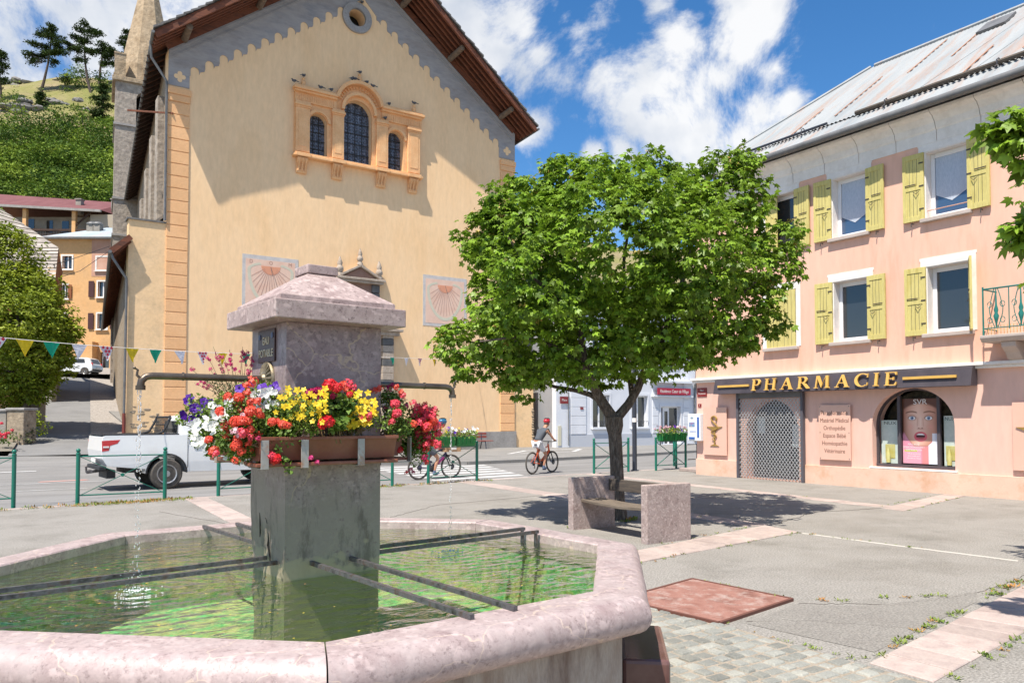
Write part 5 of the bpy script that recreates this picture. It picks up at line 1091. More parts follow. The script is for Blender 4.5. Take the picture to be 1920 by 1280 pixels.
def build_shop_signs():
    X = Vector((0, -1, 0)); Z = Vector((0, 0, 1))
    root = empty('pharmacy_sign', (PU - .3, 12, 2.57), 0, 'long dark fascia sign with raised gold letters reading pharmacie', 'sign')
    mb = MB(); mb.plate([(-.005, 2.36), (-.30, 2.36), (-.22, 2.76), (-.005, 2.80)][::-1], [], lambda a, z, d: (PU + a, d, z), 8.27, 15.35); mb.build('fascia_panel', M['sign_dark'], root, bevel=.004)
    fx = lambda z: PU - .30 + (z - 2.36) * .2
    for a, b in ((15.18, 14.08), (9.74, 8.56)):
        mb = MB(); mb.box(fx(2.57) - .055, fx(2.57) - .02, b, a, 2.54, 2.60); mb.build('gold_line', M['gold'], root)
    v = 13.97; h = .31; gap = .125
    word = 'PHARMACIE'; tot = sum(serif(c)[1] for c in word); span = 13.97 - 9.86; s = (span - gap * 8) / tot
    for ch in word:
        P, w = serif(ch); mb = MB()
        for i, poly in enumerate(P):
            o = .0015 * i
            q = [(v - x * s, 2.42 + y * h) for x, y in poly]
            mb.plate(q, [], lambda a, z, d: (fx(z) + d, a, z), -.075 - o, -.035)
        mb.build('letter', M['gold'], root); v -= w * s + gap
    # engraved service panel
    root = empty('service_panel', (PU, 11.67, 1.3), 0, 'upright pink panel listing the services of the pharmacy between door and window', 'sign')
    mb = MB(); mb.box(PU - .045, PU - .030, 11.22, 12.10, .63, 2.0); mb.build('panel', M['plexi'], root, bevel=.002)
    mb = MB()
    for y in (11.26, 12.06):
        for z in (.67, 1.31, 1.96): mb.ball((PU - .046, y, z), .012, 6)
    mb.build('fixing', M['zinc'], root, smooth=True)
    for i, s_ in enumerate(('Parapharmacie', 'Matériel Médical', 'Orthopédie', 'Espace Bébé', 'Homéopathie', 'Vétérinaire')):
        text('lettering', s_, .15, M['text_brown'], (PU - .0465, 11.66, 1.80 - i * .19), X, Z, root, ext=.0012, sx=.80 if i == 1 else .85)
    bz = mat('bronze_emblem', [(0.33,0.20,0.05),(0.42,0.27,0.08)], scale=8, rough=.4, metal=.3)
    for cv, zc, sc, lab in ((15.53, 1.28, .78, 'smaller square pink panel with bronze snake and bowl left of the grille'), (7.15, 1.30, .98, 'large pink panel with a bronze snake and bowl at the right edge')):
        root = empty('emblem_panel', (PU, cv, zc), 0, lab, 'sign')
        w = .44 if sc < 1 else 1.0
        mb = MB(); mb.box(PU - .045, PU - .030, cv - w, cv + w, .60, 1.99); mb.build('panel', M['plexi'], root, bevel=.002)
        ev = cv if sc < 1 else 7.66
        P = lambda x, z: (PU - .075, ev - x * sc * .9, zc + z * sc * .62)
        mb = MB(); pts = [(-.10,.55),(-.16,.78),(-.05,.93),(.08,.90),(.10,.78),(.02,.72)] ; pts = [(.10,.66),(.13,.80),(.02,.92),(-.12,.86),(-.13,.70),(.0,.52),(.14,.36),(.16,.20),(.02,.10),(-.14,.02),(-.12,-.12),(.04,-.18),(.13,-.26),(.06,-.36),(-.08,-.40),(-.10,-.48),(.0,-.52),(.08,-.58),(.0,-.66)]
        sm = []
        for i in range(len(pts) - 1):
            for t in (0, .5): p0 = pts[max(i-1,0)]; p1 = pts[i]; p2 = pts[i+1]; p3 = pts[min(i+2, len(pts)-1)]; sm.append(tuple(.5*((2*p1[j]) + (-p0[j]+p2[j])*t + (2*p0[j]-5*p1[j]+4*p2[j]-p3[j])*t*t + (-p0[j]+3*p1[j]-3*p2[j]+p3[j])*t**3) for j in (0,1)))
        n = len(sm); mb.tube([P(*p) for p in sm], [ (.035 if i < 3 else .028 * (1 - i / n) + .008) * sc for i in range(n)], 8); mb.build('snake', bz, root, smooth=True)
        mb = MB(); mb.plate([(-.42, .30), (.42, .30), (.22, .18), (.04, .02), (.025, -.75), (.24, -.86), (-.24, -.86), (-.025, -.75), (-.04, .02), (-.22, .18)], [], lambda x, z, d: (PU - .05 + d, ev - x * sc * .9, zc + z * sc * .62), -.02, .0); mb.build('bowl', bz, root)
    # street name plate, number, vending machine
    rp = mat('red_enamel', [(0.22,0.02,0.02)], rough=.4); wt = mat('white_enamel', [(0.7,0.68,0.64)], rough=.5)
    root = empty('street_sign', (PU, 16.05, 2.43), 0, 'small dark red street name plate on the pink wall beside the pharmacy sign', 'sign')
    mb = MB(); mb.box(PU + .01, PU + .028, 15.88, 16.25, 2.31, 2.57); mb.build('plate', rp, root)
    for s_, z, q in (('Place', 2.50, .075), ('Commune', 2.40, .075)): text('lettering', s_, q, wt, (PU + .008, 16.065, z), X, Z, root, ext=.001, sx=.9)
    root = empty('house_number', (PU, 16.1, 1.97), 0, 'tiny dark red house number plate 1 on the pink wall above the vending machine', 'sign')
    mb = MB(); mb.box(PU + .01, PU + .028, 16.10, 16.22, 2.0, 2.10); mb.build('plate', rp, root); text('lettering', '1', .08, wt, (PU + .008, 16.16, 2.05), X, Z, root, ext=.001)
    root = empty('vending_machine', (PU - .12, 16.2, 1.0), 0, 'white and blue wall vending machine at the corner of the pharmacy', 'vending machine')
    wh = mat('vending_white', [(0.72,0.74,0.76)], rough=.3); bl = mat('vending_blue', [(0.02,0.10,0.38)], rough=.35); rd = mat('vending_mixed', [(0.5,0.08,0.12),(0.1,0.3,0.55),(0.6,0.3,0.1)], scale=12, rough=.4)
    x0 = PU - .16
    mb = MB(); mb.box(x0, PU + .03, 15.98, 16.48, 1.0, 1.80); mb.build('cabinet', wh, root, bevel=.012)
    mb = MB(); mb.box(x0 - .006, x0 - .001, 16.03, 16.10, 1.10, 1.70); mb.build('side_panel', bl, root)
    mb = MB(); mb.box(x0 - .006, x0 - .001, 16.20, 16.42, 1.42, 1.55); mb.build('display', rd, root)
    mb = MB(); mb.ball((x0, 16.31, 1.68), .06, 10, (.1, 1, .55)); mb.build('badge', mat('badge_grey', [(0.25,0.33,0.4)], rough=.4), root)
    mb = MB()
    for k in range(5): mb.box(x0 - .008, x0 - .001, 16.17 + k * .05, 16.19 + k * .05, 1.26, 1.29)
    mb.build('coin_slots', bl, root); mb = MB(); mb.box(x0 - .02, x0 - .001, 16.2, 16.42, 1.05, 1.11); mb.build('tray', bl, root)
    # posters standing in the shop window
    q = PU + .28
    root = empty('face_poster', (q, 9.67, .6), 0, 'tall poster of a surprised freckled face in the arched shop window', 'poster')
    C = lambda n, c: MATS.get(n) or mat(n, [c], rough=.5)
    # printed picture: one flat sheet whose ink colours are laid down per vertex
    NX, NY = 96, 176; me = bpy.data.meshes.new('poster_sheet'); vs = []; cs = []
    sm = lambda e0, e1, x: (lambda t: t * t * (3 - 2 * t))(clamp((x - e0) / (e1 - e0)))
    def mixc(a, b, t): return tuple(p + (r - p) * t for p, r in zip(a, b))
    rf = random.Random(5); freck = [(rf.gauss(0, .42), .60 + rf.gauss(0, .05), rf.uniform(.006, .014)) for _ in range(90)]
    def ink(x, y):        # x -1..1 left to right, y 0..1
        skin = mixc((.70, .45, .36), (.86, .66, .57), sm(.9, .1, abs(x + .12) + abs(y - .66) * .9)); skin = mixc(skin, (.50, .27, .20), sm(.62, .98, abs(x)) * .8)
        c = (.78, .42, .52)
        jaw = .26 + .22 * max(0, abs(x) - .35) ** 1.3 * 2.0
        if y > jaw and abs(x) < .97: c = mixc(c, skin, sm(jaw, jaw + .02, y))
        if y < jaw + .05 and y > jaw: c = mixc(c, (.48, .25, .19), .5 * sm(jaw + .05, jaw, y))
        hl = .90 - .10 * x * x
        c = mixc(c, (.24, .12, .08), sm(hl, hl + .05, y)); c = mixc(c, (.24, .12, .08), sm(.90, .97, abs(x)) * sm(.42, .5, y))
        for fx, fy, fr in freck:
            if abs(x - fx) < .04 and abs(y - fy) < .01: c = mixc(c, (.52, .28, .19), .35 * sm(fr, 0, math.hypot(x - fx, (y - fy) * 3.6)))
        for s_ in (-1, 1):
            ex = (x - s_ * .46) ; by = .765 + .035 * math.cos((x * s_ - .48) * 3.4) ; c = mixc(c, (.30, .15, .09), .85 * sm(.013, .005, abs(y - by)) * sm(.36, .26, abs(x * s_ - .50)))
            c = mixc(c, (.55, .32, .25), .45 * sm(1.0, .5, math.hypot(ex / .34, (y - .705) / .06)))
            d = math.hypot(ex / .20, (y - .70) / .030); c = mixc(c, (.86, .84, .84), sm(1.05, .9, d))
            c = mixc(c, (.25, .12, .09), .9 * sm(.16, .06, abs(d - 1.06)) * (1 if y > .695 else .35))
            di = math.hypot(ex / .095, (y - .701) / .0265); c = mixc(c, (.22, .34, .52), sm(1.05, .85, di)); c = mixc(c, (.03, .03, .05), sm(.5, .38, di)); c = mixc(c, (.95, .95, .95), sm(.22, .1, math.hypot((ex + .03) / .095, (y - .708) / .0265)))
            c = mixc(c, (.56, .31, .24), .38 * sm(.06, .0, abs(x * s_ - .15 - (.66 - y) * .22)) * sm(.54, .60, y) * sm(.72, .68, y)); c = mixc(c, (.25, .10, .08), .8 * sm(1, .5, math.hypot((x - s_ * .095) / .055, (y - .548) / .009)))
            c = mixc(c, (.86, .48, .42), .35 * sm(1, 0, math.hypot((x - s_ * .55) / .3, (y - .57) / .08)))
        c = mixc(c, (.92, .76, .68), .55 * sm(.07, .0, abs(x)) * sm(.55, .6, y) * sm(.74, .68, y)); c = mixc(c, (.55, .30, .23), .5 * sm(.02, 0, abs(y - .535)) * sm(.25, .1, abs(x)))
        dl = math.hypot(x / .36, (y - .415) / .078); bow = .012 * math.cos(x * 9) if y > .45 else 0
        c = mixc(c, (.74, .22, .26), sm(1.06, .94, dl + bow)); dm = math.hypot(x / .25, (y - .425) / .042); c = mixc(c, (.12, .02, .03), sm(1.08, .9, dm)); 
        if dm < .95 and y > .436: c = mixc(c, (.9, .88, .86), sm(.436, .444, y))
        if dm < .95 and y < .408: c = mixc(c, (.62, .22, .24), .8)
        if .35 < dl < 1: c = mixc(c, (.93, .6, .6), .35 * sm(.02, .0, abs(y - .357)))
        if y < .27: c = mixc(c, (.80, .40, .40), sm(.27, .25, y) * sm(.0, .12, x) * sm(.75, .6, x)) if x > 0 else mixc(c, (.82, .50, .58), sm(.27, .25, y))
        bw = .17 if y > .34 else (.17 + .20 * sm(.34, .28, y))
        if abs(x - .80) < bw and y < .47: c = mixc((.86, .86, .90), (.66, .68, .76), sm(0, bw, x - .72))
        if abs(x + .55) < .35 and abs(y - .198) < .012: c = (.62, .68, .08)
        return c
    for j in range(NY + 1):
        for i in range(NX + 1):
            x, y = -1 + 2 * i / NX, j / NY; vs.append((q - .004, 9.67 - x * .42, .62 + y * 1.50)); cs.append(ink(x, y))
    inv = rootm(root).inverted(); vs = [tuple(inv @ Vector(v)) for v in vs]
    fs = [(j * (NX + 1) + i, j * (NX + 1) + i + 1, (j + 1) * (NX + 1) + i + 1, (j + 1) * (NX + 1) + i) for j in range(NY) for i in range(NX)]
    me.from_pydata(vs, [], fs); at_ = me.color_attributes.new('ink', 'FLOAT_COLOR', 'POINT')
    for i, c in enumerate(cs): at_.data[i].color = (c[0] ** 1.5, c[1] ** 1.5, c[2] ** 1.5, 1)
    pmm = mat('printed_poster', [(.5,.5,.5)], rough=.4); N_, L_n, bs_ = nodes_of(pmm); an = N_.new('ShaderNodeVertexColor'); an.layer_name = 'ink'; L_n.new(an.outputs[0], bs_.inputs['Base Color']); me.materials.append(pmm)
    po = bpy.data.objects.new('poster_sheet', me); COL.objects.link(po); po.parent = root
    mb = MB(); mb.box(q - .003, q + .004, 9.25, 10.09, .62, 2.12); mb.build('backing_board', C('poster_white', (0.78,0.76,0.76)), root)
    wh2 = C('poster_white', (0.78,0.76,0.76)); layer = [4]
    lx = q - .0012 * (layer[0] + 2) - .001
    text('lettering', 'SVR', .17, wh2, (lx, 9.67, 2.04), X, Z, root, ext=.0006, sx=1.15)
    for s_, z, h in (('PEAU, ACNÉ', 1.06, .055), ('MOINS DE BOUTONS !', .995, .055), ('AMPOULE FLASH', .93, .055), ('98% de satisfaction', .84, .045), ('Bonne tolérance', .79, .045), ('Résultat en 7 jours', .74, .045)): text('lettering', s_, h, wh2, (lx, 9.83, z), X, Z, root, ext=.0006, sx=.9)
    gy = mat('display_pale', [(0.42,0.52,0.48),(0.62,0.68,0.62)], scale=5, rough=.5); yl = mat('product_yellow', [(0.42,0.38,0.10),(0.52,0.50,0.24)], scale=5, rough=.4)
    for v0, v1, wd_, lab, cx in ((10.20, 10.62, 'NUX', 'pale product display board in the left pane of the arched shop window', 10.40), (8.82, 9.14, 'NUXE', 'pale product display board in the right pane of the arched shop window', 8.98)):
        root = empty('display_board', (q, (v0+v1)/2, .6), 0, lab, 'display')
        mb = MB(); mb.box(q, q + .01, v0, v1, .60, 1.62 if v1 > 10 else 1.72); mb.build('board', gy, root)
        text('lettering', wd_, .11, C('display_ink', (0.04,0.06,0.06)), (q - .002, cx, 1.55 if v1 > 10 else 1.65), X, Z, root, ext=.0008, sx=1.3 if v1 > 10 else .95)
        mb = MB(); mb.box(q - .01, q - .001, cx - .12, cx + .12, .72, 1.05); mb.build('product_box', yl, root, bevel=.004)
        mb = MB(); mb.lathe([(.05, 0), (.05, .22), (.03, .26), (.025, .36)], (q - .06, cx + .02, .62), 10); mb.build('bottle', yl, root, smooth=True)
build_shop_signs()
# ------------------------------------------------------------ white building to the left of the pharmacy
def build_white():
    WV = 36.0
    wm = mat('white_render', [(0.66,0.68,0.72),(0.74,0.75,0.78)], scale=.8, rough=.9, fine=.04, dirt=((0.52,0.53,0.56),.4), dscale=.7); gm = mat('shaded_side_render', [(0.26,0.265,0.28),(0.32,0.325,0.34)], scale=.8, rough=.95, fine=.05)  # alley wall's shade is put into its colour, a darker grey than the white
    root = empty('white_building', (32, WV, 0), 0, 'white rendered residence with a red sign, seen behind the maple trunk', 'building')
    B = lambda mb, n, m, par=root, **k: mb.build(n, m, par, **k)
    F = lambda u, z, d: (u, WV + d, z)
    hs = [[(29.62,1.15),(30.95,1.15),(30.95,3.1),(29.62,3.1)], [(32.75,1.15),(34.1,1.15),(34.1,3.1),(32.75,3.1)], [(35.25,.05),(37.0,.05),(37.0,2.45),(35.25,2.45)], [(29.62,4.9),(30.95,4.9),(30.95,6.6),(29.62,6.6)], [(32.75,4.9),(34.1,4.9),(34.1,6.6),(32.75,6.6)], [(35.5,4.9),(36.8,4.9),(36.8,6.6),(35.5,6.6)]]
    mb = MB(); mb.plate([(26.9,-.1),(44,-.1),(44,8.6),(26.9,8.6)], hs, F, 0, .4); B(mb, 'front_wall', wm)
    mb = MB(); mb.box(26.9, 27.3, WV + .41, WV + 12, -.1, 8.6); B(mb, 'side_wall', gm)
    mb = MB(); mb.box(43.6, 44, WV + .41, WV + 12, 0, 8.6); B(mb, 'far_side_wall', wm)
    mb = MB(); mb.add([(26.5, WV - .5, 8.6), (44.4, WV - .5, 8.6), (41, WV + 6, 11.5), (30, WV + 6, 11.5), (26.5, WV + 12.5, 8.6), (44.4, WV + 12.5, 8.6)], [(0,1,2,3),(0,3,4),(1,5,2),(4,3,2,5)]); B(mb, 'roof', M['slate'])
    for x0, x1 in ((27.95, 29.1), (34.5, 35.0), (37.25, 37.75)):
        mb = MB(); z = .75
        while z < 4.3: mb.box(x0, x1, WV - .05, WV - .001, z, z + .52); z += .54
        B(mb, 'corner_blocks', wm, bevel=.012)
    mb = MB(); mb.box(27.9, 35.2, WV - .03, WV - .0005, -.1, .74); B(mb, 'plinth', mat('white_building_plinth', [(0.50,0.52,0.56)], rough=.9))
    for h in hs:
        (x0, z0), (x1, z1) = h[0], h[2]
        mb = MB(); mb.plate([(x0 - .14, z0 - .1), (x1 + .14, z0 - .1), (x1 + .14, z1 + .16), (x0 - .14, z1 + .16)], [h], F, -.03, -.0008); w = B(mb, 'window' if z0 > .5 else 'door', wm)
        mb = MB(); mb.box(x0, x1, WV + .28, WV + .30, z0, z1); B(mb, 'pane', M['pane_dark'], w)
        mb = MB(); c = (x0 + x1) / 2
        for a, b, e, f in ((x0, x0 + .07, z0, z1), (x1 - .07, x1, z0, z1), (c - .05, c + .05, z0, z1), (x0 + .07, c - .05, z1 - .08, z1), (c + .05, x1 - .07, z1 - .08, z1)): mb.box(a, b, WV + .22, WV + .27, e, f)
        if z0 < .5: mb.box(x0 + .35, x0 + .5, WV + .2, WV + .27, z0, z1); mb.box(x0 + .5, c - .05, WV + .2, WV + .27, z1 - .3, z1)
        B(mb, 'frame', M['upvc'], w)
        if z0 > .5 and z0 < 2:
            mb = MB(); mb.box(x0 - .1, x1 + .1, WV - .16, WV - .031, z0 - .12, z0 - .02); B(mb, 'sill', wm, w)
            mb = MB(); mb.tube([(x0, WV - .05, z0 + .35), (x1, WV - .05, z0 + .35)], .015, 5)
            for k in range(9): mb.tube([(lerp(x0, x1, k/8), WV - .05, z0 + .05), (lerp(x0, x1, k/8), WV - .05, z0 + .35)], .01, 4)
            B(mb, 'guard_rail', M['dark_metal'], w)
    mb = MB(); mb.box(34.4, 37.95, WV - .25, WV - .001, 3.05, 3.15); mb.box(34.3, 38.05, WV - .35, WV - .001, 3.95, 4.1); B(mb, 'door_ledge', wm, bevel=.01)
    mb = MB(); mb.tube([(38.6, WV - .1, 8.5), (38.6, WV - .1, 4.6), (38.25, WV - .1, 4.2), (38.25, WV - .1, .1)], .06, 6); mb.tube([(27.75, WV - .08, 3.2), (27.75, WV - .08, .1)], .03, 6); B(mb, 'downpipe', M['zinc'])
    mb = MB(); mb.box(27.02, 27.25, WV - .04, WV - .001, .1, 1.25); B(mb, 'meter_box', mat('meter_cream', [(0.6,0.56,0.42)], rough=.6))
    rd = mat('sign_crimson', [(0.38,0.01,0.035)], rough=.45); wt = MATS['white_enamel']
    r2 = empty('residence_sign', (36.2, WV, 3.4), 0, 'crimson sign with white script above the door of the white residence', 'sign')
    mb = MB(); mb.box(34.69, 37.65, WV - .30, WV - .26, 3.20, 3.62); mb.build('panel', rd, r2)
    text('lettering', 'Résidence Cœur de Village', .30, wt, (36.17, WV - .302, 3.41), (1,0,0), (0,0,1), r2, ext=.002, sx=.78, shear=.25)
    for u, z, w, s_, l in ((27.45, 2.75, .62, 'Place', 'dark red street name plate on the left end of the white residence'), (28.75, 2.28, .22, '2', 'tiny dark red number plate on the corner blocks of the white residence')):
        r3 = empty('street_sign' if w > .5 else 'house_number', (u, WV, z), 0, l, 'sign')
        mb = MB(); mb.box(u - w/2, u + w/2, WV - .075, WV - .055, z - w * .33, z + w * .33); mb.build('plate', MATS['red_enamel'], r3); text('lettering', s_, w * .3, wt, (u, WV - .0765, z), (1,0,0), (0,0,1), r3, ext=.001)
build_white()
# ------------------------------------------------------------ foliage engine
import numpy as np
rng_ = np.random.default_rng(11)
def np_mesh(name, V, F, m, parent=None, world=True):
    if parent is not None and world:
        inv = np.array(rootm(parent).inverted()); V = V @ inv[:3, :3].T + inv[:3, 3]
    me = bpy.data.meshes.new(name); k = F.shape[1]
    me.vertices.add(len(V)); me.vertices.foreach_set('co', V.astype(np.float32).ravel())
    me.loops.add(F.size); me.loops.foreach_set('vertex_index', F.astype(np.int32).ravel())
    me.polygons.add(len(F)); me.polygons.foreach_set('loop_start', np.arange(0, F.size, k, dtype=np.int32))
    try: me.polygons.foreach_set('loop_total', np.full(len(F), k, dtype=np.int32))
    except Exception: pass
    me.update(calc_edges=True); me.validate(); me.materials.append(m)
    o = bpy.data.objects.new(name, me); COL.objects.link(o)
    if parent is not None: o.parent = parent
    return o
def unit(a): return a / np.maximum(1e-9, np.linalg.norm(a, axis=-1, keepdims=True))
MAPLE = []
for an, l in ((0, 1.0), (50, .86), (-50, .86), (105, .55), (-105, .55)):
    a = math.radians(an); t = (math.cos(a) * l, math.sin(a) * l); w = .20 * l + .06
    MAPLE.append(((t[0]*.52 - math.sin(a)*w, t[1]*.52 + math.cos(a)*w), t, (t[0]*.52 + math.sin(a)*w, t[1]*.52 - math.cos(a)*w)))
def leaves(P, A, N, size, kind='oval', fold=.25, cup=.15):
    """P base points, A axis directions, N normals, size lengths -> V, F"""
    A = unit(A); B = unit(np.cross(N, A)); N = np.cross(A, B); s = size[:, None]; n = len(P)
    if kind == 'oval':
        V = np.stack([P, P + A*s*.5 + B*s*.30 + N*s*fold*.3, P + A*s - N*s*cup, P + A*s*.5 - B*s*.30 + N*s*fold*.3], 1)
        F = (np.arange(n)[:, None] * 4 + np.array([0, 1, 2, 3])[None]); return V.reshape(-1, 3), F
    Vs = [P + A*s*0]; 
    for l, t, r in MAPLE:
        for q, dz in ((l, .03), (t, -cup), (r, .03)): Vs.append(P + A*s*(q[0]*.72 + .02) + B*s*q[1]*.72 + N*s*dz)
    V = np.stack(Vs, 1); m = V.shape[1]; F = []
    for k in range(5): F.append(np.arange(n)[:, None] * m + np.array([0, 1 + 3*k, 2 + 3*k, 3 + 3*k])[None])
    return V.reshape(-1, 3), np.concatenate(F)
def crown(lobes, per_m2, size, name, m, parent, kind='maple', sprig=9, droop=.55, upn=.75, flat=.85, keep=.35, spread=1.0):
    C_ = np.array([l[:3] for l in lobes], float); Rr = np.array([l[3] for l in lobes], float); Ps = []; Ns = []
    for c, r in zip(C_, Rr):
        n = max(6, int(per_m2 * 4 * math.pi * r * r / sprig)); d = unit(rng_.normal(size=(n, 3)))
        rad = r * (1 + .16 * np.sin(d[:, :1]*5 + c[0]*3) * np.cos(d[:, 1:2]*6 + c[1]*5)) * rng_.uniform(.80, 1.06, (n, 1))
        p = c + d * rad * np.array([1, 1, flat]); dist = np.linalg.norm((p[:, None, :] - C_[None]) / np.array([1, 1, flat]), axis=2) / Rr[None]
        ok = (dist.min(axis=1) > 1 - keep / max(r, .3) * .9)
        Ps.append(p[ok]); Ns.append(d[ok])
    P = np.concatenate(Ps); N0 = np.concatenate(Ns); n = len(P)
    P = np.repeat(P, sprig, 0); N0 = np.repeat(N0, sprig, 0); k = len(P)
    rd = rng_.normal(size=(k, 3)); rd[:, 2] *= .35
    A = unit(rd) + N0 * .45 + np.array([0, 0, -droop]) * rng_.uniform(.2, 1.5, (k, 1))
    P = P + unit(rd) * size * rng_.uniform(.1, 1.1, (k, 1)) * spread
    N = np.array([0, 0, upn]) + N0 * .4 + rng_.normal(size=(k, 3)) * .38
    V, F = leaves(P, A, N, size * rng_.uniform(.6, 1.2, k), kind)
    return np_mesh(name, V, F, m, parent)
M['maple_leaf'] = mat('maple_leaf', [(0.10,0.19,0.012),(0.21,0.33,0.028),(0.13,0.24,0.016)], scale=.8, rough=.45, island=.5, trans=.32, spec=.4)
M['linden_leaf'] = mat('linden_leaf', [(0.13,0.19,0.014),(0.34,0.39,0.03)], scale=.5, rough=.55, island=.35, trans=.28, spec=.35)
M['bark'] = mat('grey_brown_bark', [(0.045,0.032,0.025),(0.13,0.10,0.078),(0.06,0.045,0.035)], scale=7, rough=.95, stretch=(2.5,2.5,.6), bump=1, bscale=12, bdist=.05, fine=.45, fscale=20, dirt=((0.27,0.24,0.20),.85), dscale=9)
def limb(mb, a, b, r0, r1, sag=0.0, n=6, wob=.06):
    a = Vector(a); b = Vector(b); L_ = (b - a).length; pts = []
    for i in range(n + 1):
        t = i / n; p = a.lerp(b, t); w = L_ * wob * math.sin(math.pi * t)
        p += Vector((random.gauss(0, .5), random.gauss(0, .5), 0)) * w * .6 + Vector((0, 0, sag * math.sin(math.pi * t))); pts.append(p)
    mb.tube(pts, [lerp(r0, r1, i / n) for i in range(n + 1)], 8)
def build_maple():
    b = Vector((8.5, 9.7, 0)); Y0 = FWD.dot(b); k = Y0 / FPX
    root = empty('maple_tree', b, 0, 'broad round maple with bright green leaves standing behind the stone bench', 'tree')
    mb = MB(); n = 12; pts = []; rr = []
    f = at(1152, 782, Y0)
    for i in range(n + 1):
        t = i / n; p = Vector((b.x, b.y, -.02)).lerp(f, t); pts.append(p + Vector((.02 * math.sin(5 * t), .02 * math.cos(4 * t), 0))); rr.append(.150 - .04 * math.sin(math.pi * min(1, t * 1.4) * .6) + (.03 if t < .1 else 0) + (.035 if t > .9 else 0))
    mb.tube(pts, rr, 14)
    L = [(1100, 700, -.3), (1050, 590, .3), (1075, 480, -.5)]
    def chain(w, r0, r1):
        P = [at(x, y, Y0 + d) for x, y, d in w]; P = [P[0].lerp(P[0], 0)] + P[1:]
        mb.tube(P, [lerp(r0, r1, i / (len(P) - 1)) for i in range(len(P))], 9)
    chain([(1150,785,0), (1128,752,0), (1112,722,-.1), (1098,690,-.2), (1085,600,-.3), (1070,500,-.2), (1060,400,0)], .10, .025)
    chain([(1155,785,0), (1178,758,.05), (1196,728,.1), (1210,690,.1), (1235,640,.2), (1270,560,.2), (1300,450,.1), (1350,360,0)], .085, .022)
    chain([(1128,752,0), (1108,740,.2), (1080,732,.5), (1040,725,.9), (980,700,1.2), (920,670,1.2)], .055, .015)
    chain([(1185,742,.1), (1180,700,.5), (1170,600,.7), (1170,480,.5), (1190,370,.2)], .05, .018)
    chain([(1098,690,-.2), (1040,650,-.8), (980,630,-1.2), (900,640,-1.3)], .05, .012)
    chain([(1235,640,.2), (1300,600,-.4), (1380,560,-.6), (1450,500,-.5)], .05, .012)
    chain([(1085,600,-.3), (1000,520,-1.0), (950,440,-1.0)], .04, .012); chain([(1155,600,.7), (1250,520,1.6), (1320,480,2)], .04, .012)
    mb.build('trunk', M['bark'], root, smooth=True)
    px = [(1160,470,0,165),(1160,440,-1.3,120),(1130,500,1.5,140),(1015,480,-.3,126),(1020,520,-1.6,90),(1000,470,1.3,100),(1300,470,0,150),(1290,500,-1.5,105),(1320,440,1.3,105),
          (1100,380,0,95),(1225,375,.2,88),(1365,370,0,76),(975,400,.3,75),(962,560,0,84),(955,590,-1.0,58),(880,640,-.3,56),(845,648,-.2,36),(905,455,.3,45),(1000,640,-.5,85),(1010,640,1.0,75),(1110,630,-.9,92),(1120,620,.9,90),
          (1240,620,-.8,95),(1250,600,1.0,90),(1365,575,-.2,92),(1445,500,-.2,52),(1465,445,-.2,36),(1480,470,.1,24),(1405,320,0,36),(1060,335,.1,48),(1180,325,0,40),(1115,318,0,30),(1300,640,.2,58),(1180,665,-.2,62),(940,690,0,42),(870,685,-.2,30),(1055,690,.5,50),(985,715,.8,40),(1130,700,.4,36),(1400,630,.3,42),(1435,600,-.1,36),(1270,345,.3,42),(940,400,0,38),(1350,320,.1,40),(1000,350,.2,46),(955,430,.2,48),(905,420,.1,30),(1035,305,.1,24),(1390,295,.1,22),(1225,300,.1,26)]
    lobes = []
    for x, y, d, r in px: p = at(x, y, Y0 + d); lobes.append((p.x, p.y, p.z, r * k))
    crown(lobes, 158, .124, 'crown', M['maple_leaf'], root, 'maple', sprig=12, droop=.8, keep=.42, spread=1.25)
    crown(lobes, 5, .05, 'seed_clusters', mat('maple_seeds', [(0.34,0.20,0.05),(0.42,0.36,0.06)], scale=2, rough=.6, island=.4), root, 'oval', sprig=9, droop=1.2, keep=.25, spread=.7)
build_maple()
def build_right_maple():
    root = empty('maple_tree', (9.3, 1.2, 0), 0, 'maple at the right edge of the photo, only its branch tips in view', 'tree')
    mb = MB(); mb.tube([(9.3,1.2,-.02),(9.28,1.2,1.0),(9.25,1.25,2.2)], [.19,.15,.15], 12)
    limb(mb, (9.25,1.25,2.1), (9.1,2.9,3.7), .09, .03); limb(mb, (9.25,1.25,2.1), (8.0,1.5,4.2), .09, .04); limb(mb, (9.25,1.25,2.1), (10.2,2.2,4.3), .09, .03)
    t1, t2 = at(1912, 262, 5.25), at(1925, 420, 5.35)
    limb(mb, (8.0,1.5,4.2), t1, .03, .006, n=5, wob=.03); limb(mb, (8.2,1.5,3.6), t2, .025, .005, n=5, wob=.03)
    mb.build('trunk', M['bark'], root, smooth=True)
    lobes = [(9.15,2.95,3.7,.95),(9.9,2.5,4.5,1.3),(10.6,2.7,4.1,1.2),(8.7,1.3,4.4,1.2),(7.7,1.35,4.5,.8),(9.4,.4,4.6,1.3),(10.5,1.0,4.6,1.4),(10.0,3.3,3.5,.8)]
    for x, y, Y, r in ((1905,222,5.2,.075),(1880,245,5.25,.06),(1912,262,5.2,.10),(1898,268,5.15,.06),(1921,300,5.3,.1),(1916,448,5.35,.06),(1930,425,5.3,.07),(1950,240,5.3,.14),(1960,420,5.4,.12)): p = at(x, y, Y); lobes.append((p.x, p.y, p.z, r))
    crown(lobes, 70, .125, 'crown', M['maple_leaf'], root, 'maple', sprig=7, droop=.6, keep=.45, spread=.8)
build_right_maple()
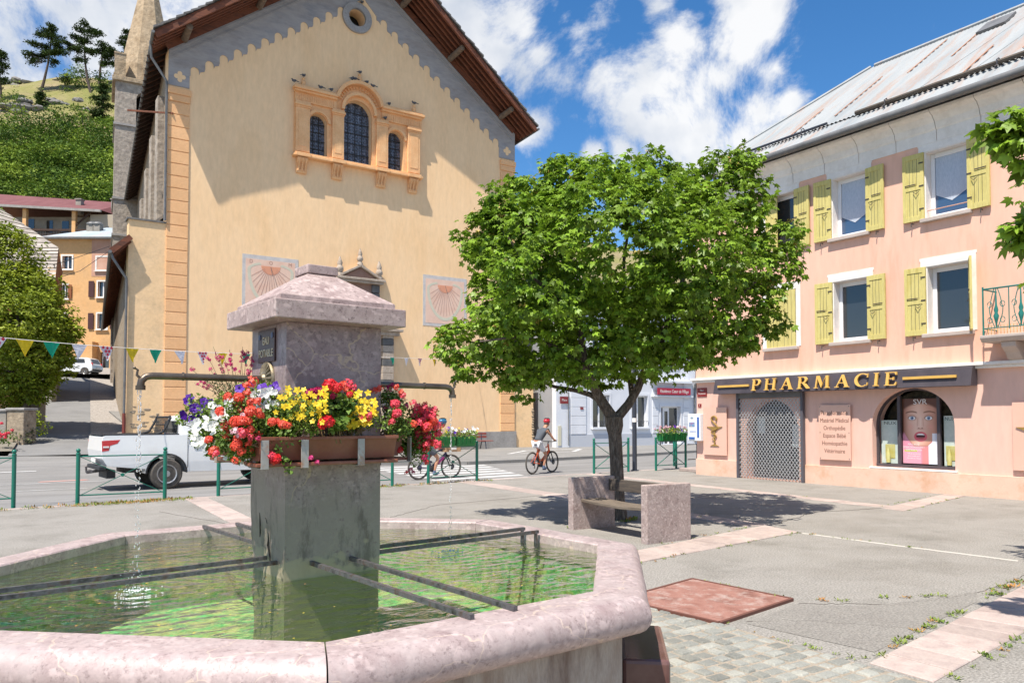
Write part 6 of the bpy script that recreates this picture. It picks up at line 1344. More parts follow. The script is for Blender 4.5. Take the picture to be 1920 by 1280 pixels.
def build_linden():
    Y0 = 33.0; k = Y0 / FPX; b = at(52, 745, Y0); b.z = th(b.x, b.y)
    root = empty('linden_tree', b, 0, 'yellow-green linden tree at the left edge beside the climbing street', 'tree')
    mb = MB(); limb(mb, (b.x, b.y, b.z - .1), at(48, 700, Y0), .2, .15, wob=.01)
    for x, y, d in ((-20,600,-.5),(60,560,.3),(20,500,0),(100,640,.4),(0,690,-.4),(70,690,.5)): limb(mb, at(48, 705, Y0), at(x, y, Y0 + d), .09, .02)
    mb.build('trunk', M['bark'], root, smooth=True)
    lobes = []
    for x, y, d, r in ((20,560,0,85),(-40,560,0,90),(-50,470,0,60),(10,480,.2,58),(5,445,0,30),(60,600,0,68),(95,625,0,45),(112,620,0,28),(85,680,.2,46),(30,690,-.3,65),(-30,680,0,80),(60,725,0,36),(20,735,0,34),(55,540,.4,42),(115,665,0,22),(20,600,-1.5,70),(60,650,-1,55),(-100,600,0,90),(30,640,1.5,70),(75,575,-.5,34)):
        p = at(x, y, Y0 + d); lobes.append((p.x, p.y, p.z, r * k))
    crown(lobes, 165, .16, 'crown', M['linden_leaf'], root, 'oval', sprig=10, droop=.35, keep=.8, upn=.5)
build_linden()
# ------------------------------------------------------------ planters and flowers on the fountain
M['terracotta'] = mat('brown_plastic_trough', [(0.20,0.065,0.035),(0.26,0.09,0.05)], scale=3, rough=.5, fine=.08, dirt=((0.24,0.13,0.09),.5), dscale=3)
M['strap'] = mat('galvanised_strap', [(0.32,0.30,0.27),(0.42,0.41,0.39)], scale=8, rough=.55, metal=.2, dirt=((0.34,0.13,0.04),1.0), dscale=14)
def build_troughs():
    for (cx, cy, rz, L_, lab) in ((-.085, -.262, 0, .77, 'brown window-box trough strapped to the front of the fountain pillar'), (.285, .09, math.pi/2, .66, 'brown trough strapped to the right side of the fountain pillar'), (-.285, .03, -math.pi/2, .80, 'brown trough on the left side of the fountain pillar, under the flowers')):
        p = floc(cx, cy, 1.41); root = empty('flower_trough', p, FR + rz, lab, 'planter', 'flower troughs on the fountain')
        mb = MB(); h = .145; w0, w1 = .115, .15
        o = [(-L_/2, -.008 - w1), (L_/2, -.008 - w1), (L_/2, -.008), (-L_/2, -.008)]
        def ring(i, z, w): e = i * .5; return [(-L_/2 + e, -.01 - w + i, z), (L_/2 - e, -.01 - w + i, z), (L_/2 - e, -.01 - i * .3, z), (-L_/2 + e, -.01 - i * .3, z)]
        R = [ring(.0, .025, w0), ring(0, h, w1), ring(.012, h, w1), ring(.012, .11, w1)]; b = 0
        for r in R: mb.v += r
        for i in range(3):
            for k in range(4): mb.f.append((i*4 + k, i*4 + (k+1) % 4, i*4 + 4 + (k+1) % 4, i*4 + 4 + k))
        mb.f.append((3,2,1,0)); mb.f.append((12,13,14,15)); mb.build('trough', M['terracotta'], root, world=False, bevel=.004)
        mb = MB(); mb.box(-L_/2 - .008, L_/2 + .008, -.01 - w1 - .012, -.012, h - .001, h + .010); t = 0
        mb = MB()
        for a, b_, c, d in ((-L_/2 - .006, L_/2 + .006, -.01 - w1 - .010, -.01 - w1 - .0005), (-L_/2 - .006, -L_/2 - .0005, -.01 - w1, -.012), (L_/2 + .0005, L_/2 + .006, -.01 - w1, -.012)): mb.box(a, b_, c, d, h - .014, h + .004)
        mb.build('trough_lip', M['terracotta'], root, world=False, bevel=.003)
        mb = MB(); mb.box(-L_/2 - .03, L_/2 + .0, -.01 - w1 - .014, -.004, -.002, .016); mb.build('drip_tray', M['terracotta'], root, world=False, bevel=.004)
        for x in ((-.165, .155, -.375) if rz == 0 else ((-.37, .3) if rz > 0 else (-.3, .33))):
            mb = MB(); mb.box(x - .02, x + .02, -.01 - w1 - .020, -.01 - w1 - .0145, -.012, h - .012); mb.box(x - .02, x + .02, -.01 - w1 - .0145, 0, -.012, -.0065); mb.build('strap', M['strap'], root, world=False, bevel=.001)
build_troughs()
def fcol(n, cs, **k): return MATS.get(n) or mat(n, cs, scale=30, rough=.55, trans=.22, island=.22, **k)
FM = dict(red=fcol('scarlet_petals', [(0.62,0.008,0.015),(0.72,0.02,0.03)]), vermilion=fcol('vermilion_petals', [(0.75,0.06,0.03),(0.80,0.12,0.07)]), pinkred=fcol('pink_red_petals', [(0.70,0.03,0.07),(0.78,0.10,0.14)]),
          crimson=fcol('crimson_petals', [(0.30,0.004,0.05),(0.48,0.012,0.12)]), purple=fcol('purple_petals', [(0.07,0.012,0.27),(0.13,0.025,0.42)]), white=fcol('white_petals', [(0.78,0.78,0.76),(0.82,0.82,0.78)]), yellow=fcol('yellow_petals', [(0.78,0.52,0.01),(0.82,0.62,0.03)]),
          gaura=fcol('magenta_petals', [(0.55,0.02,0.16),(0.66,0.06,0.22)]), pale=fcol('pale_pink_petals', [(0.72,0.42,0.48),(0.78,0.55,0.58)]))
M['ger_leaf'] = mat('flower_foliage', [(0.06,0.13,0.02),(0.15,0.24,0.035),(0.09,0.17,0.025)], scale=14, rough=.55, island=.35, trans=.25)
M['lime_leaf'] = mat('lime_foliage', [(0.15,0.24,0.03),(0.22,0.30,0.05)], scale=14, rough=.55, island=.3, trans=.25)
M['stem'] = mat('flower_stem', [(0.16,0.13,0.05),(0.22,0.12,0.07)], scale=12, rough=.7)
M['olive_leaf'] = mat('olive_foliage', [(0.07,0.085,0.025),(0.12,0.13,0.045)], scale=14, rough=.6, island=.4)
def head_mesh(kind, seed):
    r = random.Random(seed); mb = MB()
    def floret(c, n, s, k=5, l=1.0):
        n = Vector(n).normalized(); x = n.orthogonal().normalized(); y = n.cross(x); t0 = r.uniform(0, 6)
        for i in range(k):
            a = t0 + i * 2 * math.pi / k + r.uniform(-.12, .12); d = x * math.cos(a) + y * math.sin(a); e = x * -math.sin(a) + y * math.cos(a); q = n * s * r.uniform(-.05, .35)
            mb.add([c, c + d*s*.55 + e*s*.34 + q*.5, c + d*s*l + q, c + d*s*.55 - e*s*.34 + q*.5], [(0,1,2,3)])
    if kind in ('umbel', 'loose'):
        n = 30 if kind == 'umbel' else 15
        for i in range(n):
            z = 1 - 2 * (i + .5) / n * (.78 if kind == 'umbel' else .9); a = i * 2.4 + r.uniform(-.3, .3); q = math.sqrt(max(0, 1 - z * z)); d = Vector((q * math.cos(a), q * math.sin(a), z))
            floret(d * (.68 if kind == 'umbel' else r.uniform(.45, .9)), d + Vector((r.gauss(0,.2), r.gauss(0,.2), 0)), .40 if kind == 'umbel' else .42)
    elif kind == 'petunia':
        c = Vector((0, 0, -.45)); n = 25; R = []
        for i in range(n):
            a = 2 * math.pi * i / n; rr = 1.0 + .10 * math.cos(5 * a) + r.uniform(-.03, .03); R.append((rr * math.cos(a), rr * math.sin(a), .06 * math.sin(10 * a) + r.uniform(-.03, .03)))
        I = [(x * .28, y * .28, -.18) for x, y, z in R]; b = len(mb.v); mb.v += R + I + [tuple(c)]
        for i in range(n): j = (i + 1) % n; mb.f.append((i, j, n + j, n + i)); mb.f.append((n + i, n + j, 2 * n))
    elif kind == 'star': floret(Vector((0,0,0)), (0,0,1), 1.0, 5, 1.0)
    return mb
HEADS = {}
def head(kind, col, seed):
    key = (kind, col, seed % 4)
    if key not in HEADS:
        mb = head_mesh(kind, seed % 4 + 10); me = bpy.data.meshes.new('flower'); me.from_pydata(mb.v, [], mb.f); me.materials.append(FM[col]); HEADS[key] = me
    return HEADS[key]
CAMP = Vector((0, 0, EYE))
def plant(name, label, cat, Y, blobs, flowers, base, leafm='ger_leaf', leaf=.022, dens=1.0, group='plants in the fountain troughs', stems=True, kindleaf='oval'):
    root = empty(name, base, 0, label, cat, group); Ps = []
    V = []; 
    for x, y, dy, r in blobs:
        c = at(x, y, Y + dy); rm = r * Y / FPX; n = int(dens * 320 * (rm / .07) ** 2); d = unit(rng_.normal(size=(n, 3))); Ps.append(np.array(c) + d * rm * rng_.uniform(.35, 1.05, (n, 1)))
    P = np.concatenate(Ps); n = len(P); A = rng_.normal(size=(n, 3)) + np.array([-FWD.x*.4, -FWD.y*.4, .1]); N = rng_.normal(size=(n, 3)) * .6 + np.array([-.2, -.2, .8])
    Vv, F = leaves(P, A, N, leaf * rng_.uniform(.5, 1.3, n), kindleaf); np_mesh('foliage', Vv, F, M[leafm], root)
    if stems:
        mb = MB(); b0 = Vector(base) + Vector((0, 0, .02))
        for x, y, dy, r in blobs:
            for k in range(3): limb(mb, b0 + Vector((random.gauss(0,.03), random.gauss(0,.03), 0)), at(x + random.gauss(0, r*.4), y + random.gauss(0, r*.4), Y + dy), .004, .0015, sag=.01, n=4)
        mb.build('stems', M['stem'], root)
    inv = rootm(root).inverted()
    for i, (x, y, dy, kind, col, r) in enumerate(flowers):
        c = at(x, y, Y + dy); o = bpy.data.objects.new('flower', head(kind, col, i)); COL.objects.link(o); o.parent = root; o.location = inv @ c; s = r * (Y + dy) / FPX; o.scale = (s, s, s * (.85 if kind != 'star' else 1))
        d = (CAMP - c).normalized() * .55 + Vector((-.25 + random.gauss(0, .25), random.gauss(0, .25), .75)) if kind in ('umbel', 'loose') else (CAMP - c).normalized() + Vector((random.gauss(0, .35), random.gauss(0, .35), .35 + random.gauss(0, .25)))
        o.rotation_euler = d.to_track_quat('Z', 'Y').to_euler()
    return root
def scat(n, x0, x1, y0, y1, kind, col, r, dy=(-.06, .04), keep=None):
    out = []; tries = 0
    while len(out) < n and tries < n * 60:
        tries += 1; x, y = random.uniform(x0, x1), random.uniform(y0, y1)
        if keep and not keep(x, y): continue
        if any((x - a[0]) ** 2 + (y - a[1]) ** 2 < (r * .85) ** 2 for a in out): continue
        out.append((x, y, random.uniform(*dy), kind, col, r * random.uniform(.8, 1.15)))
    return out
tl = lambda x, y, z=1.50: floc(x, y, z)
def build_flowers():
    # left trough, far end to near end
    plant('gaura', 'tall airy stems with small magenta flowers behind the left spout', 'plant', 4.55, [(455,735,0,34),(425,728,0,26),(480,745,0,26),(400,715,0,16)], [], tl(-.37, .30), 'olive_leaf', .013, .9)
    root = COL.objects[-1]
    g = [o for o in S.objects if o.name.startswith('gaura')][0]; mb = MB(); inv = rootm(g).inverted(); tips = []
    for x, y in ((357,690),(372,712),(388,668),(400,650),(408,662),(420,668),(432,672),(440,690),(452,668),(455,650),(462,655),(476,662),(468,690),(446,700),(412,690),(392,690),(380,716),(478,648),(364,718),(430,655),(486,690)):
        b0 = at(445 + (x - 430) * .3, 745, 4.55); e = at(x, y, 4.55 + random.uniform(-.08, .1)); limb(mb, b0, e, .0022, .001, n=5, wob=.03); tips.append((x, y, b0, e))
    mb.build('stems', mat('gaura_stem', [(0.17,0.10,0.07),(0.13,0.13,0.05)], scale=9, rough=.7), g)
    k = 0
    for x, y, b0, e in tips:
        for q in range(random.randint(3, 5)):
            p = e.lerp(b0, random.uniform(0, .38)) + Vector((random.gauss(0,.006), random.gauss(0,.006), 0)); o = bpy.data.objects.new('flower', head('star' if q % 2 else 'loose', 'gaura', k)); COL.objects.link(o); o.parent = g; o.location = inv @ p; s = random.uniform(.008, .016); o.scale = (s, s, s); o.rotation_euler = (random.uniform(0, 3), random.uniform(0, 3), 0); k += 1
    plant('petunia', 'deep purple petunia spilling over at the far left of the troughs', 'plant', 4.25, [(372,765,0,26),(345,785,0,16),(400,765,0,20),(425,755,.02,20)], [(344,778,-.06,'petunia','purple',10),(352,752,-.05,'petunia','purple',9),(365,765,-.06,'petunia','purple',10),(378,768,-.07,'petunia','purple',11),(372,780,-.05,'petunia','purple',9),(388,762,-.06,'petunia','purple',10),(395,755,-.05,'petunia','purple',8),(356,745,-.03,'petunia','purple',8),(360,785,-.04,'petunia','purple',8),(419,755,-.06,'petunia','purple',11),(432,754,-.07,'petunia','purple',10),(383,752,-.04,'petunia','purple',8)], tl(-.40, .18), 'lime_leaf')
    plant('petunia', 'deep purple petunia just below the bronze rosette', 'plant', 4.15, [(480,728,0,16),(500,730,0,16),(455,728,0,12)], [(491,727,-.08,'petunia','purple',11),(514,728,-.06,'petunia','purple',11),(449,728,-.05,'petunia','purple',9),(470,722,-.03,'petunia','purple',7),(516,722,-.03,'petunia','purple',8),(483,732,-.03,'petunia','purple',8)], tl(-.36, -.1), 'lime_leaf')
    plant('petunia', 'white petunia cascading over the left trough below the purple one', 'plant', 4.15, [(400,780,0,32),(385,810,0,26),(372,820,0,20),(420,760,0,20),(400,840,0,18)], scat(34, 362, 432, 748, 838, 'petunia', 'white', 7, (-.14, -.06), lambda x, y: abs((y - 748) - (432 - x) * 1.1) < 38) + scat(6, 415, 470, 852, 868, 'petunia', 'white', 6), tl(-.42, .05), 'lime_leaf')
    plant('petunia', 'white petunia beside the lit corner of the fountain pillar', 'plant', 4.05, [(495,745,0,18),(510,740,0,14),(480,738,0,12)], scat(17, 470, 520, 732, 762, 'petunia', 'white', 7, (-.08, -.03)), tl(-.34, -.2), 'lime_leaf')
    keep = lambda x, y: ((x - 455) / 46) ** 2 + ((y - 800) / 72) ** 2 < 1
    plant('geranium', 'orange-red trailing geranium covering the left corner of the troughs', 'plant', 3.98, [(450,770,0,30),(440,810,0,32),(470,790,0,30),(450,845,0,26),(425,835,0,20),(490,810,0,26),(475,840,0,24),(510,790,.02,28),(530,810,.02,26),(505,825,0,22),(545,790,.03,24),(520,770,.03,22),(545,815,.03,22)],
          scat(25, 405, 505, 735, 865, 'loose', 'vermilion', 10.5, (-.13, -.02), keep) + [(474,716,-.02,'loose','vermilion',13),(462,722,-.02,'loose','vermilion',9),(448,745,-.06,'umbel','vermilion',13),(470,770,-.12,'umbel','vermilion',14),(455,788,-.13,'umbel','vermilion',13),(441,790,-.1,'umbel','vermilion',14),(443,835,-.13,'umbel','vermilion',14),(400,845,-.08,'loose','vermilion',13),(391,824,-.07,'umbel','vermilion',10),(412,770,-.08,'umbel','vermilion',11),(510,791,-.12,'umbel','vermilion',11),(530,795,-.12,'umbel','vermilion',11),(540,798,-.11,'loose','vermilion',9),(488,778,-.1,'loose','vermilion',11),(520,790,-.1,'loose','vermilion',9)], tl(-.42, -.25), 'ger_leaf', .022, 1.25)
    plant('geranium', 'white-and-pink streaked geranium among the orange-red flowers', 'plant', 3.95, [(445,808,0,16),(460,815,0,14)], [(440,808,-.13,'loose','pale',10),(456,812,-.13,'loose','pinkred',12),(448,816,-.12,'loose','pale',8),(405,850,-.1,'loose','pinkred',9),(455,778,-.1,'loose','pale',7),(470,820,-.1,'loose','pinkred',8),(484,822,-.1,'loose','crimson',7)], tl(-.41, -.33), 'ger_leaf', .02)
    # trailing red head below the trough
    plant('ivy_geranium', 'trailing geranium with one red head hanging below the front trough', 'plant', 3.95, [(512,828,0,10),(520,845,-.02,8),(532,862,-.02,9),(541,880,-.02,7)], [(507,855,-.05,'umbel','pinkred',13),(518,860,-.05,'umbel','red',12),(512,866,-.04,'umbel','vermilion',9),(583,858,-.05,'loose','gaura',7),(595,866,-.05,'loose','gaura',6)], tl(-.44, -.36), 'ger_leaf', .024, .8)
    # front trough
    plant('bidens', 'yellow star-flowered bidens at the left of the front trough', 'plant', 4.02, [(545,760,0,30),(530,785,0,24),(570,785,0,30),(590,765,0,22),(550,800,0,24),(585,802,0,18)], scat(50, 516, 612, 728, 792, 'star', 'yellow', 7.5, (-.12, .0)), tl(-.27, -.36), 'lime_leaf', .02)
    plant('bidens', 'yellow bidens at the right of the front trough, in front of the mauve face', 'plant', 4.25, [(650,770,0,26),(680,775,0,26),(640,800,0,20),(700,790,0,18),(665,795,0,22)], scat(36, 640, 705, 735, 806, 'star', 'yellow', 8, (-.12, -.04)) + [(646,783,-.12,'star','yellow',11),(665,797,-.12,'star','yellow',11),(672,768,-.1,'star','yellow',10),(680,765,-.1,'star','yellow',9)], tl(.05, -.37), 'lime_leaf', .018)
    plant('geranium', 'dark crimson geranium heads between the yellow flowers', 'plant', 4.15, [(590,750,.04,22),(600,775,.03,22)], [(583,738,-.02,'umbel','crimson',15),(596,735,-.02,'umbel','crimson',14),(603,742,-.03,'umbel','crimson',12),(575,748,0,'loose','crimson',11),(590,752,-.02,'loose','crimson',11)], tl(-.12, -.33), 'ger_leaf', .028)
    plant('geranium', 'scarlet geranium with two big round heads and broad leaves', 'plant', 4.08, [(625,770,.05,24),(632,795,.0,18),(650,760,.04,18),(622,745,.08,16)], [(612,792,-.12,'umbel','red',19),(618,722,-.02,'umbel','red',17),(632,727,-.02,'umbel','red',13),(603,738,-.02,'umbel','red',9),(656,739,-.04,'umbel','red',8),(625,742,.0,'loose','crimson',9)], tl(-.03, -.35), 'ger_leaf', .042, .8, kindleaf='oval')
    plant('geranium', 'salmon red geranium beside the tall scarlet head', 'plant', 4.25, [(655,730,.0,12),(668,745,0,14)], [(644,722,-.04,'loose','vermilion',12),(655,720,-.04,'loose','pinkred',12),(662,728,-.04,'loose','pinkred',10),(650,730,-.04,'loose','vermilion',10),(675,740,-.03,'loose','gaura',6),(679,782,-.1,'loose','pinkred',9),(692,778,-.1,'loose','pinkred',9),(690,787,-.08,'loose','vermilion',7)], tl(.08, -.33), 'ger_leaf', .02)
    # right trough
    plant('geranium', 'coral red geranium above the right end of the front trough', 'plant', 4.45, [(715,745,.05,14),(740,770,.03,22),(735,795,0,22),(755,800,0,22)], [(702,731,-.03,'loose','vermilion',8),(712,728,-.03,'loose','vermilion',9),(743,726,0,'loose','vermilion',8),(752,735,0,'loose','vermilion',8),(741,757,-.06,'umbel','pinkred',12),(744,775,-.08,'umbel','pinkred',12),(756,742,0,'loose','pinkred',8),(735,790,-.08,'loose','pinkred',9),(775,755,0,'loose','pinkred',9),(777,795,-.04,'loose','vermilion',9)], tl(.36, -.30), 'ger_leaf', .022, 1.1)
    plant('geranium', 'dark wine red geranium over the right trough', 'plant', 4.55, [(745,750,0,16),(730,745,0,14)], [(728,728,0,'loose','crimson',10),(732,750,0,'loose','crimson',10),(760,762,0,'loose','crimson',9),(722,765,-.03,'loose','crimson',8),(735,722,0,'loose','crimson',7),(765,790,-.02,'loose','crimson',7)], tl(.38, -.10), 'ger_leaf', .022)
    keep2 = lambda x, y: abs((y - 745) - (x - 775) * 1.3) < 34
    plant('geranium', 'bright red trailing geranium spilling right of the fountain', 'plant', 4.70, [(785,790,0,30),(800,800,0,24),(770,815,0,30),(790,830,0,24),(770,840,0,22),(805,775,.02,16)], scat(24, 775, 822, 760, 838, 'loose', 'pinkred', 11, (-.12, -.02), lambda x, y: (x - 775) * 1.5 > (770 - y) * .5 and y < 835) + [(801,800,-.1,'umbel','vermilion',13),(812,790,-.06,'umbel','vermilion',12),(800,780,-.05,'umbel','pinkred',11),(812,830,-.04,'umbel','vermilion',9),(798,842,-.04,'umbel','red',9),(748,843,-.12,'umbel','red',10),(795,760,0,'loose','vermilion',10)], tl(.42, .10), 'ger_leaf', .022, 1.3)
    plant('geranium', 'withered dark red heads hanging at the lower right of the troughs', 'plant', 4.6, [(790,862,0,10),(775,870,0,7)], [(795,858,0,'loose','crimson',10),(800,866,0,'loose','red',7),(770,880,0,'loose','crimson',6),(762,885,0,'loose','red',5),(775,885,0,'loose','crimson',5)], tl(.43, -.05), 'ger_leaf', .016, .5)
build_flowers()
# ------------------------------------------------------------ railings, bench, lamp, bunting
def build_barriers():
    def make(label):
        root = empty('railing', (0,0,0), 0, label, 'railing', 'green railings along the kerb'); w = 1.56; g = M['green_metal']
        for x in (0, w):
            mb = MB(); mb.tube([(x, 0, -.02), (x, 0, .97)], .038, 14); p = mb.build('post', g, root, world=False, smooth=True)
            mb = MB(); mb.lathe([(.038, .955), (.041, .965), (.041, .985), (.028, .995), (.028, 1.0)], (x, 0, 0), 14); mb.ball((x, 0, 1.035), .042, 12); mb.build('ball_finial', g, p, world=False, smooth=True)
        for z in (.92, .16): mb = MB(); mb.tube([(.036, 0, z), (w - .036, 0, z)], .013, 8); mb.build('rail', g, root, world=False, smooth=True)
        mb = MB(); mb.bar((.04, .0, .16), (w - .04, .0, .91), .012, .026, (0,1,0)); mb.bar((.04, .014, .91), (w - .04, .014, .16), .012, .026, (0,1,0)); mb.lathe([(.035, -.02), (.035, .03)], (w/2, 0, .535), 14, axis='y'); mb.build('cross_brace', g, root, world=False)
        return root
    spots = [((-1.32,17.36),(.22,17.34),'green railing cut off by the left edge of the photo'), ((1.29,17.29),(2.86,17.21),'green railing in front of the white pickup'), ((3.92,17.29),(5.48,17.36),'green railing partly hidden behind the left side of the fountain flowers'), ((6.52,17.45),(8.07,17.54),'green railing right behind the fountain pillar'),
             ((9.10,17.60),(10.66,17.79),'green railing carrying a flower box in front of the second bicycle'), ((14.9,18.05),(16.42,18.24),'green railing behind the maple trunk'), ((17.51,18.12),(19.12,18.33),'green railing carrying a flower box near the pharmacy corner'), ((18.9,18.6),(20.1,19.9),'green railing set back across the gap at the pharmacy corner')]
    proto = None
    for i, (a, b, l) in enumerate(spots):
        if proto is None: o = proto = make(l)
        else: o = copy_tree(proto); o['label'] = l
        move(o, (a[0], a[1], 0), math.atan2(b[1] - a[1], b[0] - a[0]))
    root = empty('handrail', (19.16, 18.3, 0), 0, 'short dark brown handrail between the last green railing and the pharmacy wall', 'railing')
    mb = MB(); mb.tube([(19.16,18.32,.80),(19.62,18.35,.80),(19.62,18.35,.0)], .018, 8); mb.build('rail', M['brown_metal'], root, smooth=True); mb = MB(); mb.tube([(19.16,18.32,.30),(19.62,18.35,.30)], .014, 8); mb.build('lower_rail', M['brown_metal'], root, smooth=True)
    mb = MB(); mb.box(18.0, 20.2, 16.6, 17.6, 0, .10); tag(mb.build('stone_step', M['band'], bevel=.015), 'low pink stone step beside the pharmacy corner', 'step')
build_barriers()
def build_box_planter(a, b, label, seed, cols):
    random.seed(seed); ang = math.atan2(b[1]-a[1], b[0]-a[0]); c = Vector(((a[0]+b[0])/2, (a[1]+b[1])/2, .93)); root = empty('flower_box', c, ang, label, 'planter', 'green flower boxes hung on the railings'); L_ = 1.3
    gp = MATS.get('green_trough') or mat('green_trough', [(0.01,0.16,0.035),(0.015,0.20,0.05)], scale=3, rough=.45)
    for s in (-1, 1):
        mb = MB(); x0, x1 = (-L_/2, -.01) if s < 0 else (.01, L_/2); y0, y1, z0, z1 = -.16, .12, 0.01, .26
        mb.add([(x0+.03,y0+.03,z0),(x1-.03,y0+.03,z0),(x1-.03,y1-.03,z0),(x0+.03,y1-.03,z0),(x0,y0,z1),(x1,y0,z1),(x1,y1,z1),(x0,y1,z1)], [(0,3,2,1),(0,1,5,4),(1,2,6,5),(2,3,7,6),(3,0,4,7),(4,5,6,7)]); mb.build('trough', gp, root, world=False, bevel=.012)
        mb = MB()
        for k in range(5): x = lerp(x0 + .08, x1 - .08, k/4); mb.bar((x, y0 + .016, z0 + .05), (x, y0 - .003, z1 - .03), .02, .01, (0,1,0))
        mb.build('rib', gp, root, world=False)
    r2 = empty('bedding_plants', c + Vector((0, 0, .26)), ang, label.replace('green flower box', 'mixed bedding flowers in the green box'), 'plant', 'flowers in the railing boxes')
    P = np.stack([rng_.uniform(-L_/2 - .05, L_/2 + .05, 900), rng_.normal(0, .10, 900) - .03, rng_.uniform(-.04, .17, 900)], 1); P[:, 2] -= np.abs(P[:, 0]) * .05
    V, F = leaves(P, rng_.normal(size=(900, 3)), rng_.normal(size=(900, 3)) + [0, -.3, .6], rng_.uniform(.03, .07, 900)); np_mesh('foliage', V, F, M['lime_leaf'], r2, world=False)
    for i in range(62):
        x = random.uniform(-L_/2 - .08, L_/2 + .12); col = cols[min(len(cols) - 1, int((x + L_/2) / L_ * len(cols)))] if random.random() < .75 else random.choice(cols)
        kd = 'petunia' if col in ('purple', 'white') else ('star' if col == 'yellow' else 'loose'); o = bpy.data.objects.new('flower', head(kd, col, i)); COL.objects.link(o); o.parent = r2
        o.location = (x, random.gauss(-.05, .08), random.uniform(.02, .24)); s = .04 if kd != 'star' else .028; s *= random.uniform(.8, 1.2); o.scale = (s, s, s); o.rotation_euler = Vector((random.gauss(0,.5), -1, random.uniform(.2, 1.2))).to_track_quat('Z', 'Y').to_euler()
build_box_planter((9.10,17.60),(10.66,17.79),'green flower box on the railing right of the fountain', 3, ['pale','yellow','purple','yellow','white','white'])
build_box_planter((17.51,18.12),(19.12,18.33),'green flower box on the railing near the pharmacy corner', 4, ['pale','pale','yellow','purple','white','pale'])
random.seed(21)
def build_bench():
    root = empty('stone_bench', (7.6, 8.4, 0), 0, 'bench of two pink marble slabs with a worn plank seat and backboard', 'bench')
    for y0, y1 in ((7.55, 7.67), (9.13, 9.25)):
        mb = MB(); mb.box(7.13, 7.95, y0, y1, -.01, .775); mb.build('slab', M['bench_stone'], root, bevel=.012)
    mb = MB(); n = 10
    for i in range(n + 1):
        t = i / n; y = lerp(7.672, 9.128, t); z = .455 - .028 * math.sin(math.pi * t)
        mb.v += [(7.28, y, z - .045), (7.70, y, z - .045), (7.70, y, z), (7.28, y, z)]
    for i in range(n):
        for k in range(4): mb.f.append((i*4+k, i*4+(k+1)%4, i*4+4+(k+1)%4, i*4+4+k))
    mb.f += [(3,2,1,0), (n*4, n*4+1, n*4+2, n*4+3)]; mb.build('seat', M['old_wood'], root, bevel=.008)
    mb = MB(); mb.box(7.82, 7.875, 7.672, 9.128, .56, .735); mb.build('backrest', M['old_wood2'], root, bevel=.008)
    root = empty('park_bench', (21.6, 36.6, 0), 0, 'slatted red-brown bench against the foot of the church wall', 'bench')
    for k in range(2): mb = MB(); mb.box(20.5, 22.75, 36.95 + .02*k, 37.0 + .02*k, .60 + k*.17, .72 + k*.17); mb.build('backrest_slat', M['red_wood'], root, bevel=.01)
    for k in range(4): mb = MB(); mb.box(20.5, 23.0 - .1, 36.45 + k*.12, 36.55 + k*.12, .42, .46); mb.build('seat_slat', M['red_wood'], root, bevel=.005)
    for x in (20.8, 22.4): mb = MB(); mb.tube([(x,36.42,0),(x,36.5,.4),(x,36.9,.4),(x,37.0,.9)], .03, 6); mb.tube([(x,37.05,0),(x,36.9,.42)], .03, 6); mb.build('leg', M['dark_metal'], root)
build_bench()
def build_lamp():
    root = empty('lamp_post', (16.9, 18.45, 0), 0, 'dark slate grey lamp post right of the maple trunk', 'lamp post')
    mb = MB(); mb.tube([(16.9,18.45,0),(16.9,18.45,4.6)], [.075,.06], 14); mb.build('pole', M['dark_metal'], root, smooth=True)
    mb = MB(); mb.tube([(16.9,18.45,0),(16.9,18.45,.03)], .13, 14); mb.build('base_plate', M['dark_metal'], root)
    mb = MB(); mb.tube([(16.9,18.45,4.5),(16.7,18.2,4.75),(16.4,17.9,4.8)], .04, 8); mb.build('arm', M['dark_metal'], root); mb = MB(); mb.ball((16.2,17.7,4.78), .22, 12, (1,1,.35)); mb.build('lamp_head', M['dark_metal'], root, smooth=True)
    mb = MB(); mb.tube([(16.9,18.45,1.55),(16.9,18.45,1.68)], .074, 14); mb.build('sticker_band', M['cream'], root)
build_lamp()
